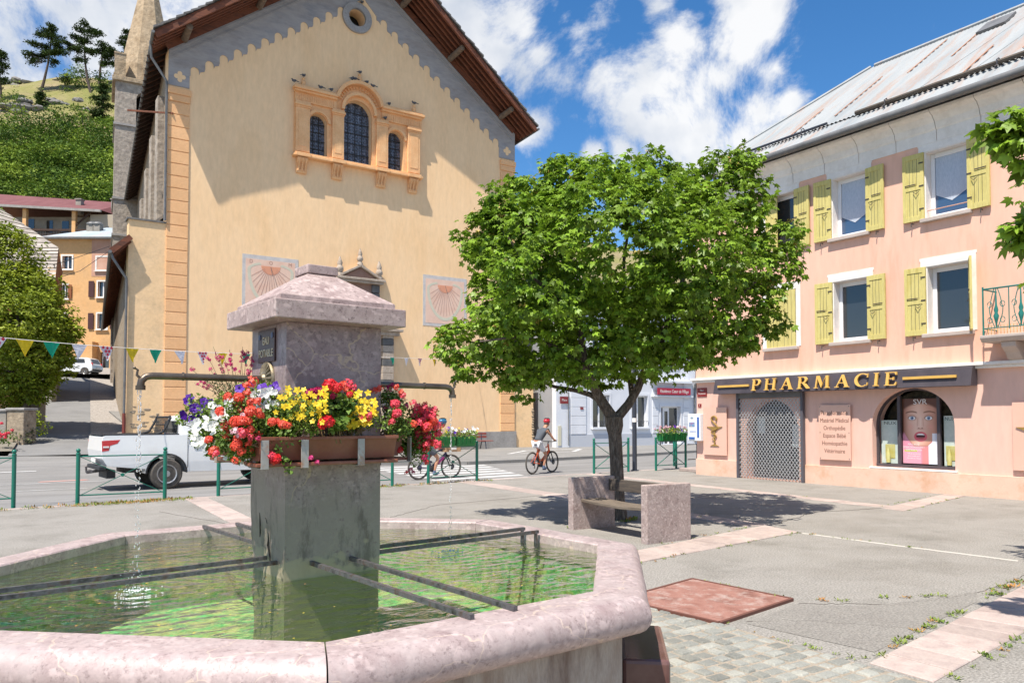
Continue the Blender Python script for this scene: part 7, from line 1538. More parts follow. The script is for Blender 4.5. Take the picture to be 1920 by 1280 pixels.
def build_bunting():
    inv = lambda px: .0625 + (px - 45) * (.0278 - .0625) / 742
    lab = {'yellow': mat('flag_yellow', [(0.72,0.52,0.01)], rough=.6, trans=.35), 'green': mat('flag_green', [(0.0,0.33,0.19)], rough=.6, trans=.35), 'white': mat('flag_white', [(0.74,0.74,0.80)], rough=.6, trans=.35)}
    rd = mat('flag_dot_red', [(0.62,0.02,0.06)], rough=.6)
    py = lambda x: 632.5 + .1 * x - .000072 * x * x if x < 470 else 659.8 + (x - 461) * .0372
    root = empty('bunting', at(-120, 622, 1/inv(-120)), 0, 'string of yellow, green, white and red-dotted pennants across the street', 'bunting')
    mb = MB(); pts = [at(x, py(x), 1/inv(x)) for x in range(-120, 901, 20)]; mb.tube(pts, .008, 5); mb.build('cord', M['cream'], root)
    fl = [(-115,'yellow'),(-60,'green'),(-6,'dots'),(45,'yellow'),(98,'green'),(150,'white'),(200,'dots'),(247,'yellow'),(293,'green'),(338,'white'),(379,'dots'),(419,'yellow'),(461,'green'),(500,'white'),(537,'dots'),(573,'yellow'),(608,'green'),(641,'white'),(674,'dots'),(705,'yellow'),(735,'green'),(761,'white'),(787,'dots'),(815,'yellow'),(845,'green'),(880,'white')]
    for x, c in fl:
        Y = 1 / inv(x); top = at(x, py(x), Y); d = (at(x + 8, py(x+8), 1/inv(x+8)) - at(x - 8, py(x-8), 1/inv(x-8))).normalized(); w = .215; sw = random.uniform(-.05, .05)
        a = top - d * w; b = top + d * w; tip = top + Vector((sw, random.uniform(-.06, .06), -.34)); n = 5; mb = MB(); nn = d.cross(Vector((0,0,1)))
        for j in range(n + 1):
            t = j / n; l = a.lerp(tip, t); r = b.lerp(tip, t); bow = nn * (.02 * math.sin(t * 3.1 + x)); mb.v += [tuple(l + bow), tuple((l + r) / 2 - bow), tuple(r + bow)]
        for j in range(n):
            for i in range(2): q = j*3 + i; mb.f.append((q, q+1, q+4, q+3))
        f = mb.build('flag', lab['white' if c == 'dots' else c], root, fixn=False)
        if c == 'dots':
            mb = MB()
            for i, (s_, t) in enumerate(((-.62,.08),(.0,.10),(.62,.08),(-.33,.33),(.33,.33),(0,.56),(-.0,.80))):
                l = a.lerp(tip, t); r = b.lerp(tip, t); c_ = (l + r) / 2 + (r - l) * .5 * s_; u2 = Vector((0,0,1)); R0 = .036 if t < .7 else .02
                for side in (-.024, .024): mb.add([c_ + nn * side + d * R0 * math.cos(q*math.pi/5) + u2 * R0 * math.sin(q*math.pi/5) for q in range(10)], [tuple(range(10))])
            mb.build('red_dots', rd, f, fixn=False)
build_bunting()
# ------------------------------------------------------------ vehicles and people
M['truck_white'] = mat('white_car_paint', [(0.78,0.79,0.79),(0.82,0.83,0.82)], scale=2, rough=.25, coat=.6, dirt=((0.60,0.57,0.52),.3), dscale=1.5)
M['car_white'] = mat('white_hatchback_paint', [(0.70,0.71,0.72)], rough=.25, coat=.5)
M['tyre'] = mat('tyre_rubber', [(0.05,0.045,0.04),(0.12,0.105,0.09)], scale=9, rough=.9)
M['alloy'] = mat('steel_wheel', [(0.34,0.34,0.34),(0.45,0.45,0.46)], scale=6, rough=.4, metal=.6)
M['plastic'] = mat('black_plastic', [(0.02,0.02,0.022)], rough=.6)
M['redlamp'] = mat('red_lamp', [(0.50,0.012,0.015)], rough=.2, coat=.5)
def wheel(par, x, y, r, w, name='wheel', spokes=0):
    sg = -1 if y < 0 else 1
    mb = MB(); mb.lathe([(r*.62, -w/2), (r*.9, -w/2), (r, -w*.32), (r, w*.32), (r*.9, w/2), (r*.62, w/2)], (x, y, r), 28, axis='y'); t = mb.build(name, M['tyre'], par, world=False, smooth=True)
    yo = y + sg * w * .42; mb = MB(); mb.lathe([(r*.64, -sg*.02), (r*.62, sg*.035), (r*.55, sg*.02), (r*.50, -sg*.04), (r*.25, -sg*.015), (r*.2, sg*.02), (.01, sg*.025)], (x, yo, r), 24, axis='y'); rm = mb.build('rim', M['alloy'], t, world=False, smooth=True)
    mb = MB()
    for k in range(8): a = k*math.pi/4; mb.ball((x + r*.40*math.cos(a), yo - sg*.018, r + r*.40*math.sin(a)), r*.075, 7, (1,.3,1))
    mb.build('wheel_holes', M['plastic'], rm, world=False)
def prism(prof, y0, y1, ins=0.0):      # side profile (x, z) between y0 and y1, leaning in by ins above the belt
    return lambda mb: mb.plate(prof, [], lambda a, z, d: (a, d * (1 - ins * max(0, z - 1.0)), z), y0, y1)
def arch_pts(cx, r, zb, n=10, a0=180, a1=0): return [(cx + r * math.cos(R_(a0 + (a1-a0)*i/n)), zb + r * math.sin(R_(a0 + (a1-a0)*i/n))) for i in range(n + 1)]
def build_truck():
    ang = R_(4.5); root = empty('pickup_truck', (1.98, 21.95, -.12), ang, 'white pickup truck on the road, its rear behind the railing, front hidden by flowers', 'pickup truck')
    B = lambda mb, n, m, par=root, **k: mb.build(n, m, par, world=False, **k)
    xr, xf, R0 = 1.50, 4.32, .385; zb = .50
    prof = [(.14, .62), (.03, .80), (.0, 1.00), (.03, 1.33), (.10, 1.37), (2.0, 1.37), (2.05, 1.12), (4.10, 1.14), (4.9, 1.02), (5.15, .92), (5.22, .6), (5.1, .42), (xf + .47, .42)] + [(p[0], p[1]) for p in arch_pts(xf, .46, .40, 10, 0, 180)] + [(xr + .50, .42)] + arch_pts(xr, .48, .40, 10, 0, 180) + [(xr - .50, .52)]
    mb = MB(); mb.plate(prof[::-1], [], lambda a, z, d: (a, d * (1 - .05 * max(0, z - .95) - .08 * max(0, .7 - z)), z), -.90, .90); body = B(mb, 'body', M['truck_white'], bevel=.035, seg=3, smooth=False)
    cab = [(1.80, 1.10), (1.84, 1.62), (1.94, 1.84), (2.2, 1.90), (3.1, 1.90), (3.45, 1.82), (4.2, 1.16)]
    mb = MB(); mb.plate(cab, [], lambda a, z, d: (a, d * (1 - .20 * max(0, z - 1.1)), z), -.86, .86); B(mb, 'cab', M['truck_white'], bevel=.05, seg=3)
    for s in (-1, 1):
        for q in ([(2.75,1.16),(2.75,1.70),(2.25,1.72),(2.18,1.60),(2.30,1.16)], [(2.83,1.16),(3.75,1.16),(3.42,1.70),(2.83,1.72)]):
            mb = MB(); mb.plate(q, [], lambda a, z, d: (a, s * (.868 * (1 - .20 * max(0, z - 1.1)) + d), z), 0, .006); B(mb, 'side_window', M['pane_car'])
    mb = MB(); mb.plate([(-.62, 1.40), (.62, 1.40), (.56, 1.72), (-.56, 1.72)], [], lambda y, z, d: (1.81 + (z - 1.3) * .10 + d - .03, y, z), -.012, 0); B(mb, 'rear_window', M['pane_car'])
    mb = MB(); mb.box(.12, 1.76, -.78, .78, 1.372, 1.376); B(mb, 'load_bed', M['plastic'])
    mb = MB(); mb.box(.05, 1.80, -.885, -.80, 1.371, 1.395); mb.box(.05, 1.80, .80, .885, 1.371, 1.395); mb.box(.02, .10, -.80, .80, 1.371, 1.395); B(mb, 'bed_rail', M['plastic'], bevel=.01)
    mb = MB()
    for y in (-.70, .70): mb.tube([(1.27, y, 1.38), (1.44, y, 1.44), (1.56, y, 1.66), (1.62, y, 1.80), (1.62, y * .9, 1.84)], .03, 8)
    mb.tube([(1.62, -.63, 1.82), (1.62, .63, 1.82)], .025, 8); mb.tube([(1.56, -.7, 1.62), (1.56, .7, 1.62)], .015, 6)
    for k in range(12): y = lerp(-.6, .6, k/11); mb.tube([(1.54, y, 1.40), (1.62, y, 1.82)], .011, 5)
    B(mb, 'cab_guard', M['plastic'])
    for s in (-1, 1):
        mb = MB(); mb.plate([(.015, 1.24), (.42, 1.26), (.36, 1.17), (.20, 1.12), (.17, 1.00), (.02, .98)], [], lambda a, z, d: (a, s * (.892 * (1 - .05 * max(0, z - .95)) + d), z), 0, .012); tl_ = B(mb, 'tail_light', M['redlamp'], bevel=.004)
        mb = MB(); mb.box(.04, .17, s*.905 - .003, s*.905 + .003, 1.07, 1.11); B(mb, 'reversing_lens', M['cream'], tl_)
        wheel(root, xr, s * .80, R0, .24); wheel(root, xf, s * .80, R0, .24)
        mb = MB(); mb.plate(arch_pts(xr, .50, .40, 14, 0, 180) + arch_pts(xr, .465, .40, 14, 180, 0), [], lambda a, z, d: (a, s * (.893 * (1 - .08 * max(0, .7 - z)) + d), z), 0, .02); B(mb, 'wheel_arch', M['plastic'])
        mb = MB(); mb.box(3.05, 3.22, s*.905 - .012, s*.905 + .012, 1.02, 1.06); mb.box(2.15, 2.32, s*.905 - .012, s*.905 + .012, 1.02, 1.06); B(mb, 'door_handle', M['plastic'], bevel=.006)
        mb = MB()
        for x, z0, z1 in ((2.0, .52, 1.30), (2.80, .48, 1.14), (3.95, .48, 1.12)): mb.box(x - .006, x + .006, s*.9035 - .002, s*.9035 + .002, z0, z1)
        B(mb, 'panel_gap', M['plastic'])
        mb = MB(); mb.ball((3.75, s * 1.0, 1.18), .11, 8, (.6, 1, .8)); B(mb, 'wing_mirror', M['truck_white'], smooth=True)
        mb = MB(); mb.box(4.95, 5.18, s*.62 - .2, s*.62 + .2, .80, .95); B(mb, 'headlight', M['alloy'], bevel=.02)
    mb = MB(); mb.plate([(-.60,1.14),(.60,1.14),(.52,1.74),(-.52,1.74)], [], lambda y, z, d: (4.22 - (z - 1.14) * 1.05 + d, y, z), -.01, .012); B(mb, 'windscreen', M['pane_car'])
    mb = MB(); mb.box(-.02, .14, -.80, .80, .52, .62); B(mb, 'rear_bumper', M['plastic'], bevel=.02)
    mb = MB(); mb.bar((-.16, 0, .44), (.3, 0, .50), .07, .07); mb.tube([(-.16, 0, .44), (-.17, 0, .56)], .025, 8); mb.ball((-.17, 0, .58), .03, 8); mb.box(-.08, -.04, -.25, .25, .44, .50); B(mb, 'tow_bar', M['iron'])
    mb = MB(); mb.bar((.3, -.5, .40), (.3, .5, .40), .2, .2); mb.tube([(xr, -.7, R0), (xr, .7, R0)], .06, 8); mb.bar((.6, .0, .48), (4.8, .0, .48), .9, .12); B(mb, 'chassis', M['plastic'])
    mb = MB(); mb.box(-.022, -.004, -.26, .26, .68, .79); B(mb, 'number_plate', M['cream'])
build_truck()
def build_hatch():
    Y = 63.5; p = at(183, 703, Y); z0 = 5.2
    root = empty('parked_car', (p.x, p.y, z0), -YAW + math.pi, 'small white hatchback parked at the top of the climbing street', 'car')
    B = lambda mb, n, m, par=root, **k: mb.build(n, m, par, world=False, **k); xr, xf, r = .62, 3.05, .30
    prof = [(.05,.40),(.0,.55),(.02,.85),(.10,.95),(.16,.98),(2.9,.93),(3.55,.80),(3.75,.62),(3.72,.35),(xf+.36,.30)] + arch_pts(xf, .35, .30, 8, 0, 180) + [(xr+.36,.28)] + arch_pts(xr, .35, .30, 8, 0, 180)
    mb = MB(); mb.plate(prof[::-1], [], lambda a, z, d: (a, d * (1 - .10 * max(0, z - .7)), z), -.83, .83); B(mb, 'body', M['car_white'], bevel=.05, seg=3)
    mb = MB(); mb.plate([(.10,.93),(.30,1.34),(.60,1.45),(1.6,1.46),(2.15,1.36),(2.85,.92)], [], lambda a, z, d: (a, d * (1 - .30 * max(0, z - .93)), z), -.78, .78); B(mb, 'cabin', M['car_white'], bevel=.06, seg=3)
    for s in (-1, 1):
        mb = MB(); mb.plate([(.62,1.0),(.72,1.33),(1.65,1.36),(2.1,1.28),(2.5,1.0)], [], lambda a, z, d: (a, s*(.785*(1 - .30*max(0, z-.93)) + d), z), 0, .006); B(mb, 'side_window', M['pane_car'])
        wheel(root, xr, s*.74, r, .18); wheel(root, xf, s*.74, r, .18)
        mb = MB(); mb.box(.0, .14, s*.72 - .07, s*.72 + .07, .78, 1.02); B(mb, 'tail_light', M['redlamp'], bevel=.02)
    mb = MB(); mb.plate([(-.58,1.0),(.58,1.0),(.48,1.34),(-.48,1.34)], [], lambda y, z, d: (.10 + (z - .93) * .5 + d, y, z), -.03, -.01); B(mb, 'rear_window', M['pane_car'])
    mb = MB(); mb.box(-.03, -.005, -.24, .24, .58, .68); B(mb, 'number_plate', M['cream']); mb = MB(); mb.box(-.02, .1, -.7, .7, .38, .5); B(mb, 'bumper', M['plastic'], bevel=.02)
build_hatch()
def skinned(name, nodes, edges, m, par, sub=2):       # nodes: (x, y, z, radius)
    me = bpy.data.meshes.new(name); me.from_pydata([n[:3] for n in nodes], edges, []); me.materials.append(m)
    o = bpy.data.objects.new(name, me); COL.objects.link(o); o.parent = par
    md = o.modifiers.new('skin', 'SKIN'); md.use_smooth_shade = True
    if not me.skin_vertices: me.attributes and None
    if not me.skin_vertices:
        bm = bmesh.new(); bm.from_mesh(me); bm.verts.layers.skin.verify(); bm.to_mesh(me); bm.free()
    for i, n in enumerate(nodes): me.skin_vertices[0].data[i].radius = (n[3], n[3]); me.skin_vertices[0].data[i].use_root = (i == 0)
    s = o.modifiers.new('subdivision', 'SUBSURF'); s.levels = 1; s.render_levels = sub
    return o
def chain_e(*idx): return [(a, b) for a, b in zip(idx, idx[1:])]
def build_bike(name_label, pos, ang, colr, colr2, label, group='electric bicycles on the road'):
    root = empty('bicycle', pos, ang, label, 'bicycle', group); r = .36; wb = 1.13
    B = lambda mb, n, m, par=root, **k: mb.build(n, m, par, world=False, **k); fm = mat('frame_' + colr2, [colr], rough=.3, coat=.4)
    steer = 0
    for x, n in ((0, 'wheel'), (wb, 'wheel')):
        mb = MB(); N_ = 36; mb.lathe([(r - .045, -.012), (r - .03, -.028), (r - .008, -.022), (r, 0), (r - .008, .022), (r - .03, .028), (r - .045, .012)], (x, 0, r), N_, axis='y'); mb.f = mb.f[:-2]; w = B(mb, 'wheel', M['tyre'], smooth=True)
        mb = MB(); mb.lathe([(r - .05, -.012), (r - .044, -.014), (r - .044, .014), (r - .05, .012), (r-.062,0), (r - .05, -.012)], (x, 0, r), N_, axis='y'); mb.f = mb.f[:-2]; B(mb, 'rim', M['plastic'], w)
        mb = MB()
        for k in range(24): a = k * 2 * math.pi / 24; mb.tube([(x, .02 * (-1) ** k, r), (x + (r - .05) * math.cos(a), 0, r + (r - .05) * math.sin(a))], .0018, 3)
        mb.lathe([(.025, -.05), (.025, .05)], (x, 0, r), 10, axis='y'); B(mb, 'spokes', M['alloy'], w)
        mb = MB(); mb.lathe([(.09, -.045), (.09, -.042)] if x else [(.085, -.06), (.08, -.05), (.05, -.04)], (x, 0, r), 18, axis='y'); B(mb, 'disc' if x else 'cassette', M['dark_metal'], w)
    bb = (.44, 0, .30); st = (.30, 0, .80); hd = (.90, 0, .88); hl = (.95, 0, .74)
    mb = MB(); mb.tube([bb, (.26, 0, .84)], [.028, .018], 8); mb.tube([(.46, 0, .34), hl], [.055, .042], 10); mb.tube([(.31, 0, .72), hd], .022, 8)
    for s in (-1, 1): mb.tube([(0, s*.06, r), (.42, s*.04, .32)], .014, 6); mb.tube([(0, s*.06, r), (.29, s*.02, .70)], .011, 6)
    mb.tube([(.885, 0, .95), (.955, 0, .70)], .03, 8); B(mb, 'frame', fm, smooth=True)
    mb = MB(); mb.lathe([(.07, -.07), (.10, -.05), (.10, .05), (.07, .07)], (.46, 0, .31), 14, axis='y'); mb.bar((.56, 0, .40), (.86, 0, .64), .075, .06); B(mb, 'motor_and_battery', M['plastic'], smooth=True)
    mb = MB()
    for s in (-1, 1): mb.tube([(.955, s*.06, .70), (wb, s*.06, r)], .017, 8)
    mb.bar((.955, -.07, .70), (.955, .07, .70), .04, .04); B(mb, 'fork', M['plastic'])
    mb = MB(); mb.tube([(.885, 0, .95), (.90, 0, 1.02)], .018, 6); mb.tube([(.86, -.34, 1.06), (.93, -.15, 1.03), (.93, .15, 1.03), (.86, .34, 1.06)], .014, 8); hb = B(mb, 'handlebar', M['plastic'])
    mb = MB()
    for s in (-1, 1): mb.tube([(.87, s*.24, 1.05), (.86, s*.35, 1.06)], .019, 8)
    B(mb, 'grips', M['tyre'], hb)
    mb = MB(); mb.tube([(.26, 0, .84), (.245, 0, .93)], .014, 6); mb.lathe([(.02, -.13), (.05, -.10), (.075, -.02), (.03, .10), (.02, .14)], (0, 0, 0), 10, axis='x', sx=1, sy=.35); k0 = len(mb.v) - 50
    for i in range(k0, len(mb.v)): v = mb.v[i]; mb.v[i] = (.25 + v[0], v[1], .95 + v[2])
    B(mb, 'saddle', M['plastic'], smooth=True)
    mb = MB(); mb.lathe([(.09, -.055), (.09, -.05)], (.44, 0, .30), 20, axis='y'); mb.bar((.44, -.075, .30), (.44 + .17 * .35, -.075, .30 - .16), .02, .025, (0,1,0)); mb.bar((.44, .075, .30), (.44 - .17 * .35, .075, .30 + .16), .02, .025, (0,1,0))
    mb.box(.45, .55, -.16, -.08, .125, .15); mb.box(.33, .43, .08, .16, .45, .475); B(mb, 'crank', M['dark_metal'])
    mb = MB(); mb.tube([(.02, -.07, r), (.04, -.07, r - .12), (.02, -.07, r - .17)], .015, 5); B(mb, 'derailleur', M['plastic'])
    return root
def build_rider(pos, ang, label, shirtc, shortc, helmc, lift=0.0):
    root = empty('person', pos, ang, label, 'person', None); sk_ = MATS.get('skin') or mat('skin', [(0.42,0.20,0.12),(0.50,0.26,0.16)], scale=9, rough=.55)
    nodes = [(.25,0,1.00,.125), (.30,0,1.10,.118), (.38,0,1.24,.125), (.47,0,1.40,.135), (.53,0,1.50,.075), (.57,0,1.57,.052), (.60,0,1.65,.075), (.63,0,1.72,.082), (.62,0,1.79,.06)]
    E_ = chain_e(*range(9)); nodes.append((.70,0,1.655,.038)); E_.append((6, 9)); LN = lambda n: (n[0] + .30 * max(0, n[2] - 1.0), n[1], n[2] - .10 * max(0, n[2] - 1.0)) + tuple(n[3:]); nodes = [LN(n) for n in nodes]
    for s in (-1, 1):
        b = len(nodes); kn = (.60,s*.12,.62) if s < 0 else (.66,s*.13,.84); an = (.47,s*.12,.235) if s < 0 else (.36,s*.12,.555)
        if s > 0: an = (.37, s*.12, .56)
        nodes += [(.27,s*.10,.97,.098), ((.27+kn[0])/2, s*.115, (.97+kn[2])/2, .082), (*kn, .055), ((kn[0]+an[0])/2 - .01, s*.12, (kn[2]+an[2])/2 + .02, .053), (*an, .032), (an[0]+.10, s*.12, an[2]-.06, .03)]
        E_ += [(0, b)] + chain_e(*range(b, b + 6))
        b = len(nodes); nodes += [LN((.50,s*.17,1.44,.058)), (.70,s*.24,1.24,.045), (.75,s*.27,1.16,.038), (.80,s*.29,1.10,.03), (.845,s*.295,1.085,.03)]; E_ += [(3, b)] + chain_e(*range(b, b + 5)); h = b + 4
        for k in range(4):
            y = s * (.265 + .02 * k); f = len(nodes); nodes += [(.878, y, 1.088, .0095), (.890, y, 1.06, .0085), (.872, y, 1.040, .0075)]; E_ += [(h, f), (f, f+1), (f+1, f+2)]
        f = len(nodes); nodes += [(.85, s*.250, 1.065, .010), (.868, s*.235, 1.045, .008)]; E_ += [(h, f), (f, f+1)]
    skinned('body', nodes, E_, sk_, root, 1)
    sh = [(.27,0,1.03,.135), (.30,0,1.11,.132), (.38,0,1.25,.142), (.47,0,1.40,.150), (.53,0,1.49,.085)]; e = chain_e(0,1,2,3,4)
    for s in (-1, 1): b = len(sh); sh += [(.50,s*.17,1.43,.072), (.575,s*.21,1.33,.065)]; e += [(3, b), (b, b+1)]
    sh = [LN(n) for n in sh]
    skinned('shirt', sh, e, mat('shirt_' + str(len(MATS)), [shirtc], rough=.9), root, 2)
    so = [(.27,0,1.0,.128)]; e = []
    for s in (-1, 1):
        kn = (.60,s*.12,.62) if s < 0 else (.66,s*.13,.84); b = len(so); so += [(.30,s*.09,.965,.108), (lerp(.27,kn[0],.45), s*.115, lerp(.97,kn[2],.45), .105), (lerp(.27,kn[0],.72), s*.118, lerp(.97,kn[2],.72), .098)]; e += [(0, b), (b, b+1), (b+1, b+2)]
    skinned('shorts', so, e, mat('shorts_' + str(len(MATS)), [shortc], rough=.9), root, 2)
    for s in (-1, 1):
        an = (.47,s*.12,.235) if s < 0 else (.37,s*.12,.56)
        mb = MB(); mb.ball((an[0]+.05, an[1], an[2]-.055), .075, 10, (1.75,.62,.55)); mb.tube([(an[0], an[1], an[2]-.02), (an[0], an[1], an[2]+.03)], .042, 8); mb.build('shoe', mat('shoe_blue', [(0.10,0.14,0.22)], rough=.7) if 'shoe_blue' not in MATS else MATS['shoe_blue'], root, world=False, smooth=True)
    hx, hz_ = .30 * .7, -.07
    mb = MB(); mb.ball((.615 + hx,0,1.765 + hz_), .118, 14, (1.18,.92,.82)); hm = mb.build('helmet', mat('helmet_' + str(len(MATS)), [helmc], rough=.3, coat=.4), root, world=False, smooth=True)
    mb = MB()
    for y in (-.05, 0, .05): mb.tube([(.53 + hx, y, 1.845 + hz_), (.62 + hx, y, 1.866 + hz_), (.71 + hx, y, 1.838 + hz_)], .012, 5)
    mb.build('helmet_vents', M['plastic'], hm, world=False)
    mb = MB(); mb.ball((.575 + hx,0,1.705 + hz_), .088, 10, (.9,.93,.8)); mb.build('hair', MATS.get('grey_hair') or mat('grey_hair', [(0.12,0.11,0.10)], rough=.9), root, world=False, smooth=True)
    mb = MB();
    for s in (-1, 1): mb.ball((.625 + hx, s*.083, 1.685 + hz_), .022, 7, (.7,.35,1.2))
    mb.ball((.722 + hx,0,1.69 + hz_), .018, 6, (1,.7,1)); mb.build('ears_and_nose', sk_, root, world=False, smooth=True)
    return root
def build_cyclists():
    r1 = near_edge(14) ; z = -.12
    p1 = (14.22, 20.31, z); a1 = R_(19.3)
    build_bike('', p1, a1, (0.62,0.095,0.02), 'orange', 'orange electric mountain bicycle ridden past the zebra crossing')
    build_rider(p1, a1, 'cyclist in grey t-shirt, white shorts and red helmet on an orange bicycle', (0.075,0.085,0.10), (0.62,0.62,0.64), (0.45,0.015,0.03))
    p2 = (10.15, 20.25, z); a2 = R_(4.5)
    b2 = build_bike('', p2, a2, (0.06,0.05,0.12), 'violet', 'dark blue and magenta electric bicycle behind the railing with a flower box')
    mb = MB(); mb.bar((.57, -.03, .41), (.86, -.03, .65), .03, .07); mb.build('battery_stripe', mat('magenta_paint', [(0.32,0.02,0.17)], rough=.4), b2, world=False)
    c2 = Vector((p2[0], p2[1], z)); 
    cr = empty('wooden_crate', c2 + Matrix.Rotation(a2, 3, 'Z') @ Vector((1.08, 0, .80)), a2, 'light brown wooden crate carried on the front of the second bicycle', 'crate')
    cw = mat('crate_wood', [(0.42,0.25,0.13),(0.50,0.31,0.17)], scale=4, rough=.8, stretch=(1,6,6))
    for k in range(3):
        mb = MB(); z0 = k * .085
        for y in (-.20, .19): mb.box(-.27, .27, y, y + .012, z0, z0 + .075)
        for x in (-.27, .258): mb.box(x, x + .012, -.188, .19, z0, z0 + .075)
        mb.build('slats', cw, cr, world=False)
    mb = MB(); mb.box(-.10, .10, -.215, -.203, .06, .22); mb.build('paper_label', M['cream'], cr, world=False)
    build_rider(p2, a2, 'second cyclist with a blue helmet, mostly hidden behind the red flowers', (0.10,0.12,0.16), (0.12,0.12,0.14), (0.02,0.13,0.25))
build_cyclists()
# ------------------------------------------------------------ village up the street, hillside, pines
def lx(px, Y): return (px - 960) / FPX * Y
def lz(py, Y): return at(960, py, Y).z
M['orange_render'] = mat('orange_house_render', [(0.62,0.34,0.14),(0.70,0.42,0.20),(0.64,0.37,0.17)], scale=.5, rough=.95, dirt=((0.45,0.30,0.18),.6), dscale=.35, fine=.08, fscale=4, spec=.1)
M['old_roof'] = mat('grey_shingle_roof', [(0.26,0.23,0.20),(0.38,0.34,0.30)], scale=1.2, rough=.95, fine=.2, fscale=7, island=.18)
M['red_roof'] = mat('dark_red_sheet_roof', [(0.13,0.04,0.04),(0.18,0.065,0.065)], scale=1, rough=.8, stretch=(1,.3,1))
M['ochre_wood'] = mat('brown_wall_boards', [(0.22,0.07,0.025),(0.32,0.115,0.045)], scale=1.5, rough=.85, stretch=(.4,1,5))
M['grey_render'] = mat('rough_grey_render', [(0.24,0.22,0.19),(0.33,0.30,0.26)], scale=1.5, rough=1, bump=.6, bscale=9, bdist=.03, fine=.15)
def build_village():
    # orange house closing the street
    Y = 71.0; root = empty('orange_house', at(160, 712, Y), -YAW, 'orange rendered four-storey house with a rusty tin hip roof closing the street', 'house')
    o = rootm(root).inverted(); org = FWD.dot(Vector(root.location)); ox = RGT.dot(Vector(root.location)); oz = root.location.z
    def T(Yp): return lambda x, z, d=0: (x - ox, Yp - org + d, z - oz)
    F = lambda a, z, d: (a - ox, Y - org + d, z - oz)
    B = lambda mb, n, m, par=None, **k: mb.build(n, m, par or root, world=False, **k)
    x0, x1, zt, zb = lx(84, Y), lx(232, Y), lz(446, Y), 4.5
    wins = [(112,130,480,504),(177,198,482,506),(110,123,534,559),(180,197,528,556),(110,122,588,606),(180,197,588,616)]; holes = [[(lx(a,Y),lz(d,Y)),(lx(b,Y),lz(d,Y)),(lx(b,Y),lz(c,Y)),(lx(a,Y),lz(c,Y))] for a,b,c,d in wins]
    dr = (186, 203, 660, 706); holes.append([(lx(dr[0],Y),lz(dr[3],Y)),(lx(dr[1],Y),lz(dr[3],Y)),(lx(dr[1],Y),lz(dr[2],Y)),(lx(dr[0],Y),lz(dr[2],Y))])
    mb = MB(); mb.plate([(x0,zb),(x1,zb),(x1,zt),(x0,zt)], holes, F, 0, .5); B(mb, 'front_wall', M['orange_render'])
    mb = MB(); mb.box(x0 - ox, x0 - ox + .4, Y - org + .51, Y - org + 9, zb - oz, zt - oz); mb.box(x1 - ox - .4, x1 - ox, Y - org + .51, Y - org + 9, zb - oz, zt - oz); mb.box(x0 - ox + .41, x1 - ox - .41, Y - org + 8.6, Y - org + 9, zb - oz, zt - oz); B(mb, 'other_walls', M['orange_render'])
    mb = MB(); mb.box(lx(167,Y) - ox, lx(206,Y) - ox, Y - org - .02, Y - org - .001, lz(518,Y) - oz, lz(449,Y) - oz); B(mb, 'pinkish_patch', mat('faded_fresco_pink', [(0.50,0.27,0.19),(0.58,0.36,0.27)], scale=1.2, rough=.95))
    for i, (a, b, c, d) in enumerate(wins):
        h = holes[i]; xa, za = h[0]; xb, zz = h[2]
        mb = MB(); g = .14; mb.plate([(xa - g, za - g*.7), (xb + g, za - g*.7), (xb + g, zz + g), (xa - g, zz + g)], [h], F, -.05, -.021); w = B(mb, 'window', M['cream'])
        mb = MB(); mb.box(xa - ox, xb - ox, Y - org + .22, Y - org + .24, za - oz, zz - oz); B(mb, 'pane', M['pane_dark'] if i != 1 else mat('yellow_blind', [(0.42,0.35,0.12)], rough=.7), w)
        mb = MB(); m_ = (xa + xb) / 2
        for p, q in ((xa, xa + .07), (m_ - .05, m_ + .05), (xb - .07, xb)): mb.box(p - ox, q - ox, Y - org + .15, Y - org + .2, za - oz, zz - oz)
        B(mb, 'frame', M['upvc'], w)
        mb = MB(); mb.box(xa - .2 - ox, xb + .2 - ox, Y - org - .18, Y - org - .051, za - .16 - oz, za - .10 - oz); B(mb, 'sill', M['cream'], w)
        if i in (3, 5):
            for p, q in ((lx(163,Y), lx(173,Y)), (lx(204,Y), lx(214,Y))):
                mb = MB(); mb.box(p - ox, q - ox, Y - org - .11, Y - org - .06, za - .05 - oz, zz + .05 - oz); B(mb, 'shutter', mat('dark_red_shutter', [(0.065,0.02,0.02)], rough=.7) if 'dark_red_shutter' not in MATS else MATS['dark_red_shutter'], w)
        if i == 2: mb = MB(); mb.box(lx(124,Y) - ox, lx(131,Y) - ox, Y - org - .11, Y - org - .06, za - oz, zz - oz); B(mb, 'shutter', M['ochre_wood'], w)
    mb = MB(); xa, xb = lx(188,Y) - ox, lx(203,Y) - ox; mb.box(xa, xb, Y - org + .2, Y - org + .25, zb - oz, lz(662,Y) - oz); dd = B(mb, 'door', M['upvc']); mb = MB(); mb.box(xa + .1, xb - .1, Y - org + .18, Y - org + .199, lz(690,Y) - oz, lz(668,Y) - oz); B(mb, 'door_pane', M['pane_dark'], dd)
    mb = MB(); mb.box(lx(173,Y) - ox, lx(182,Y) - ox, Y - org - 1.0, Y - org - .001, zb - oz, lz(642,Y) - oz); B(mb, 'pilaster_wall', M['orange_render'])
    e = .5; xa, xb, ya, yb, ze = x0 - e - ox, x1 + e - ox, Y - org - e, Y - org + 9.5, zt - oz; ap0 = (lx(146,Y) - ox, Y - org + 4.5, lz(427, Y + 4.5) - oz); ap1 = (lx(165,Y) - ox, Y - org + 4.6, lz(427, Y + 4.5) - oz)
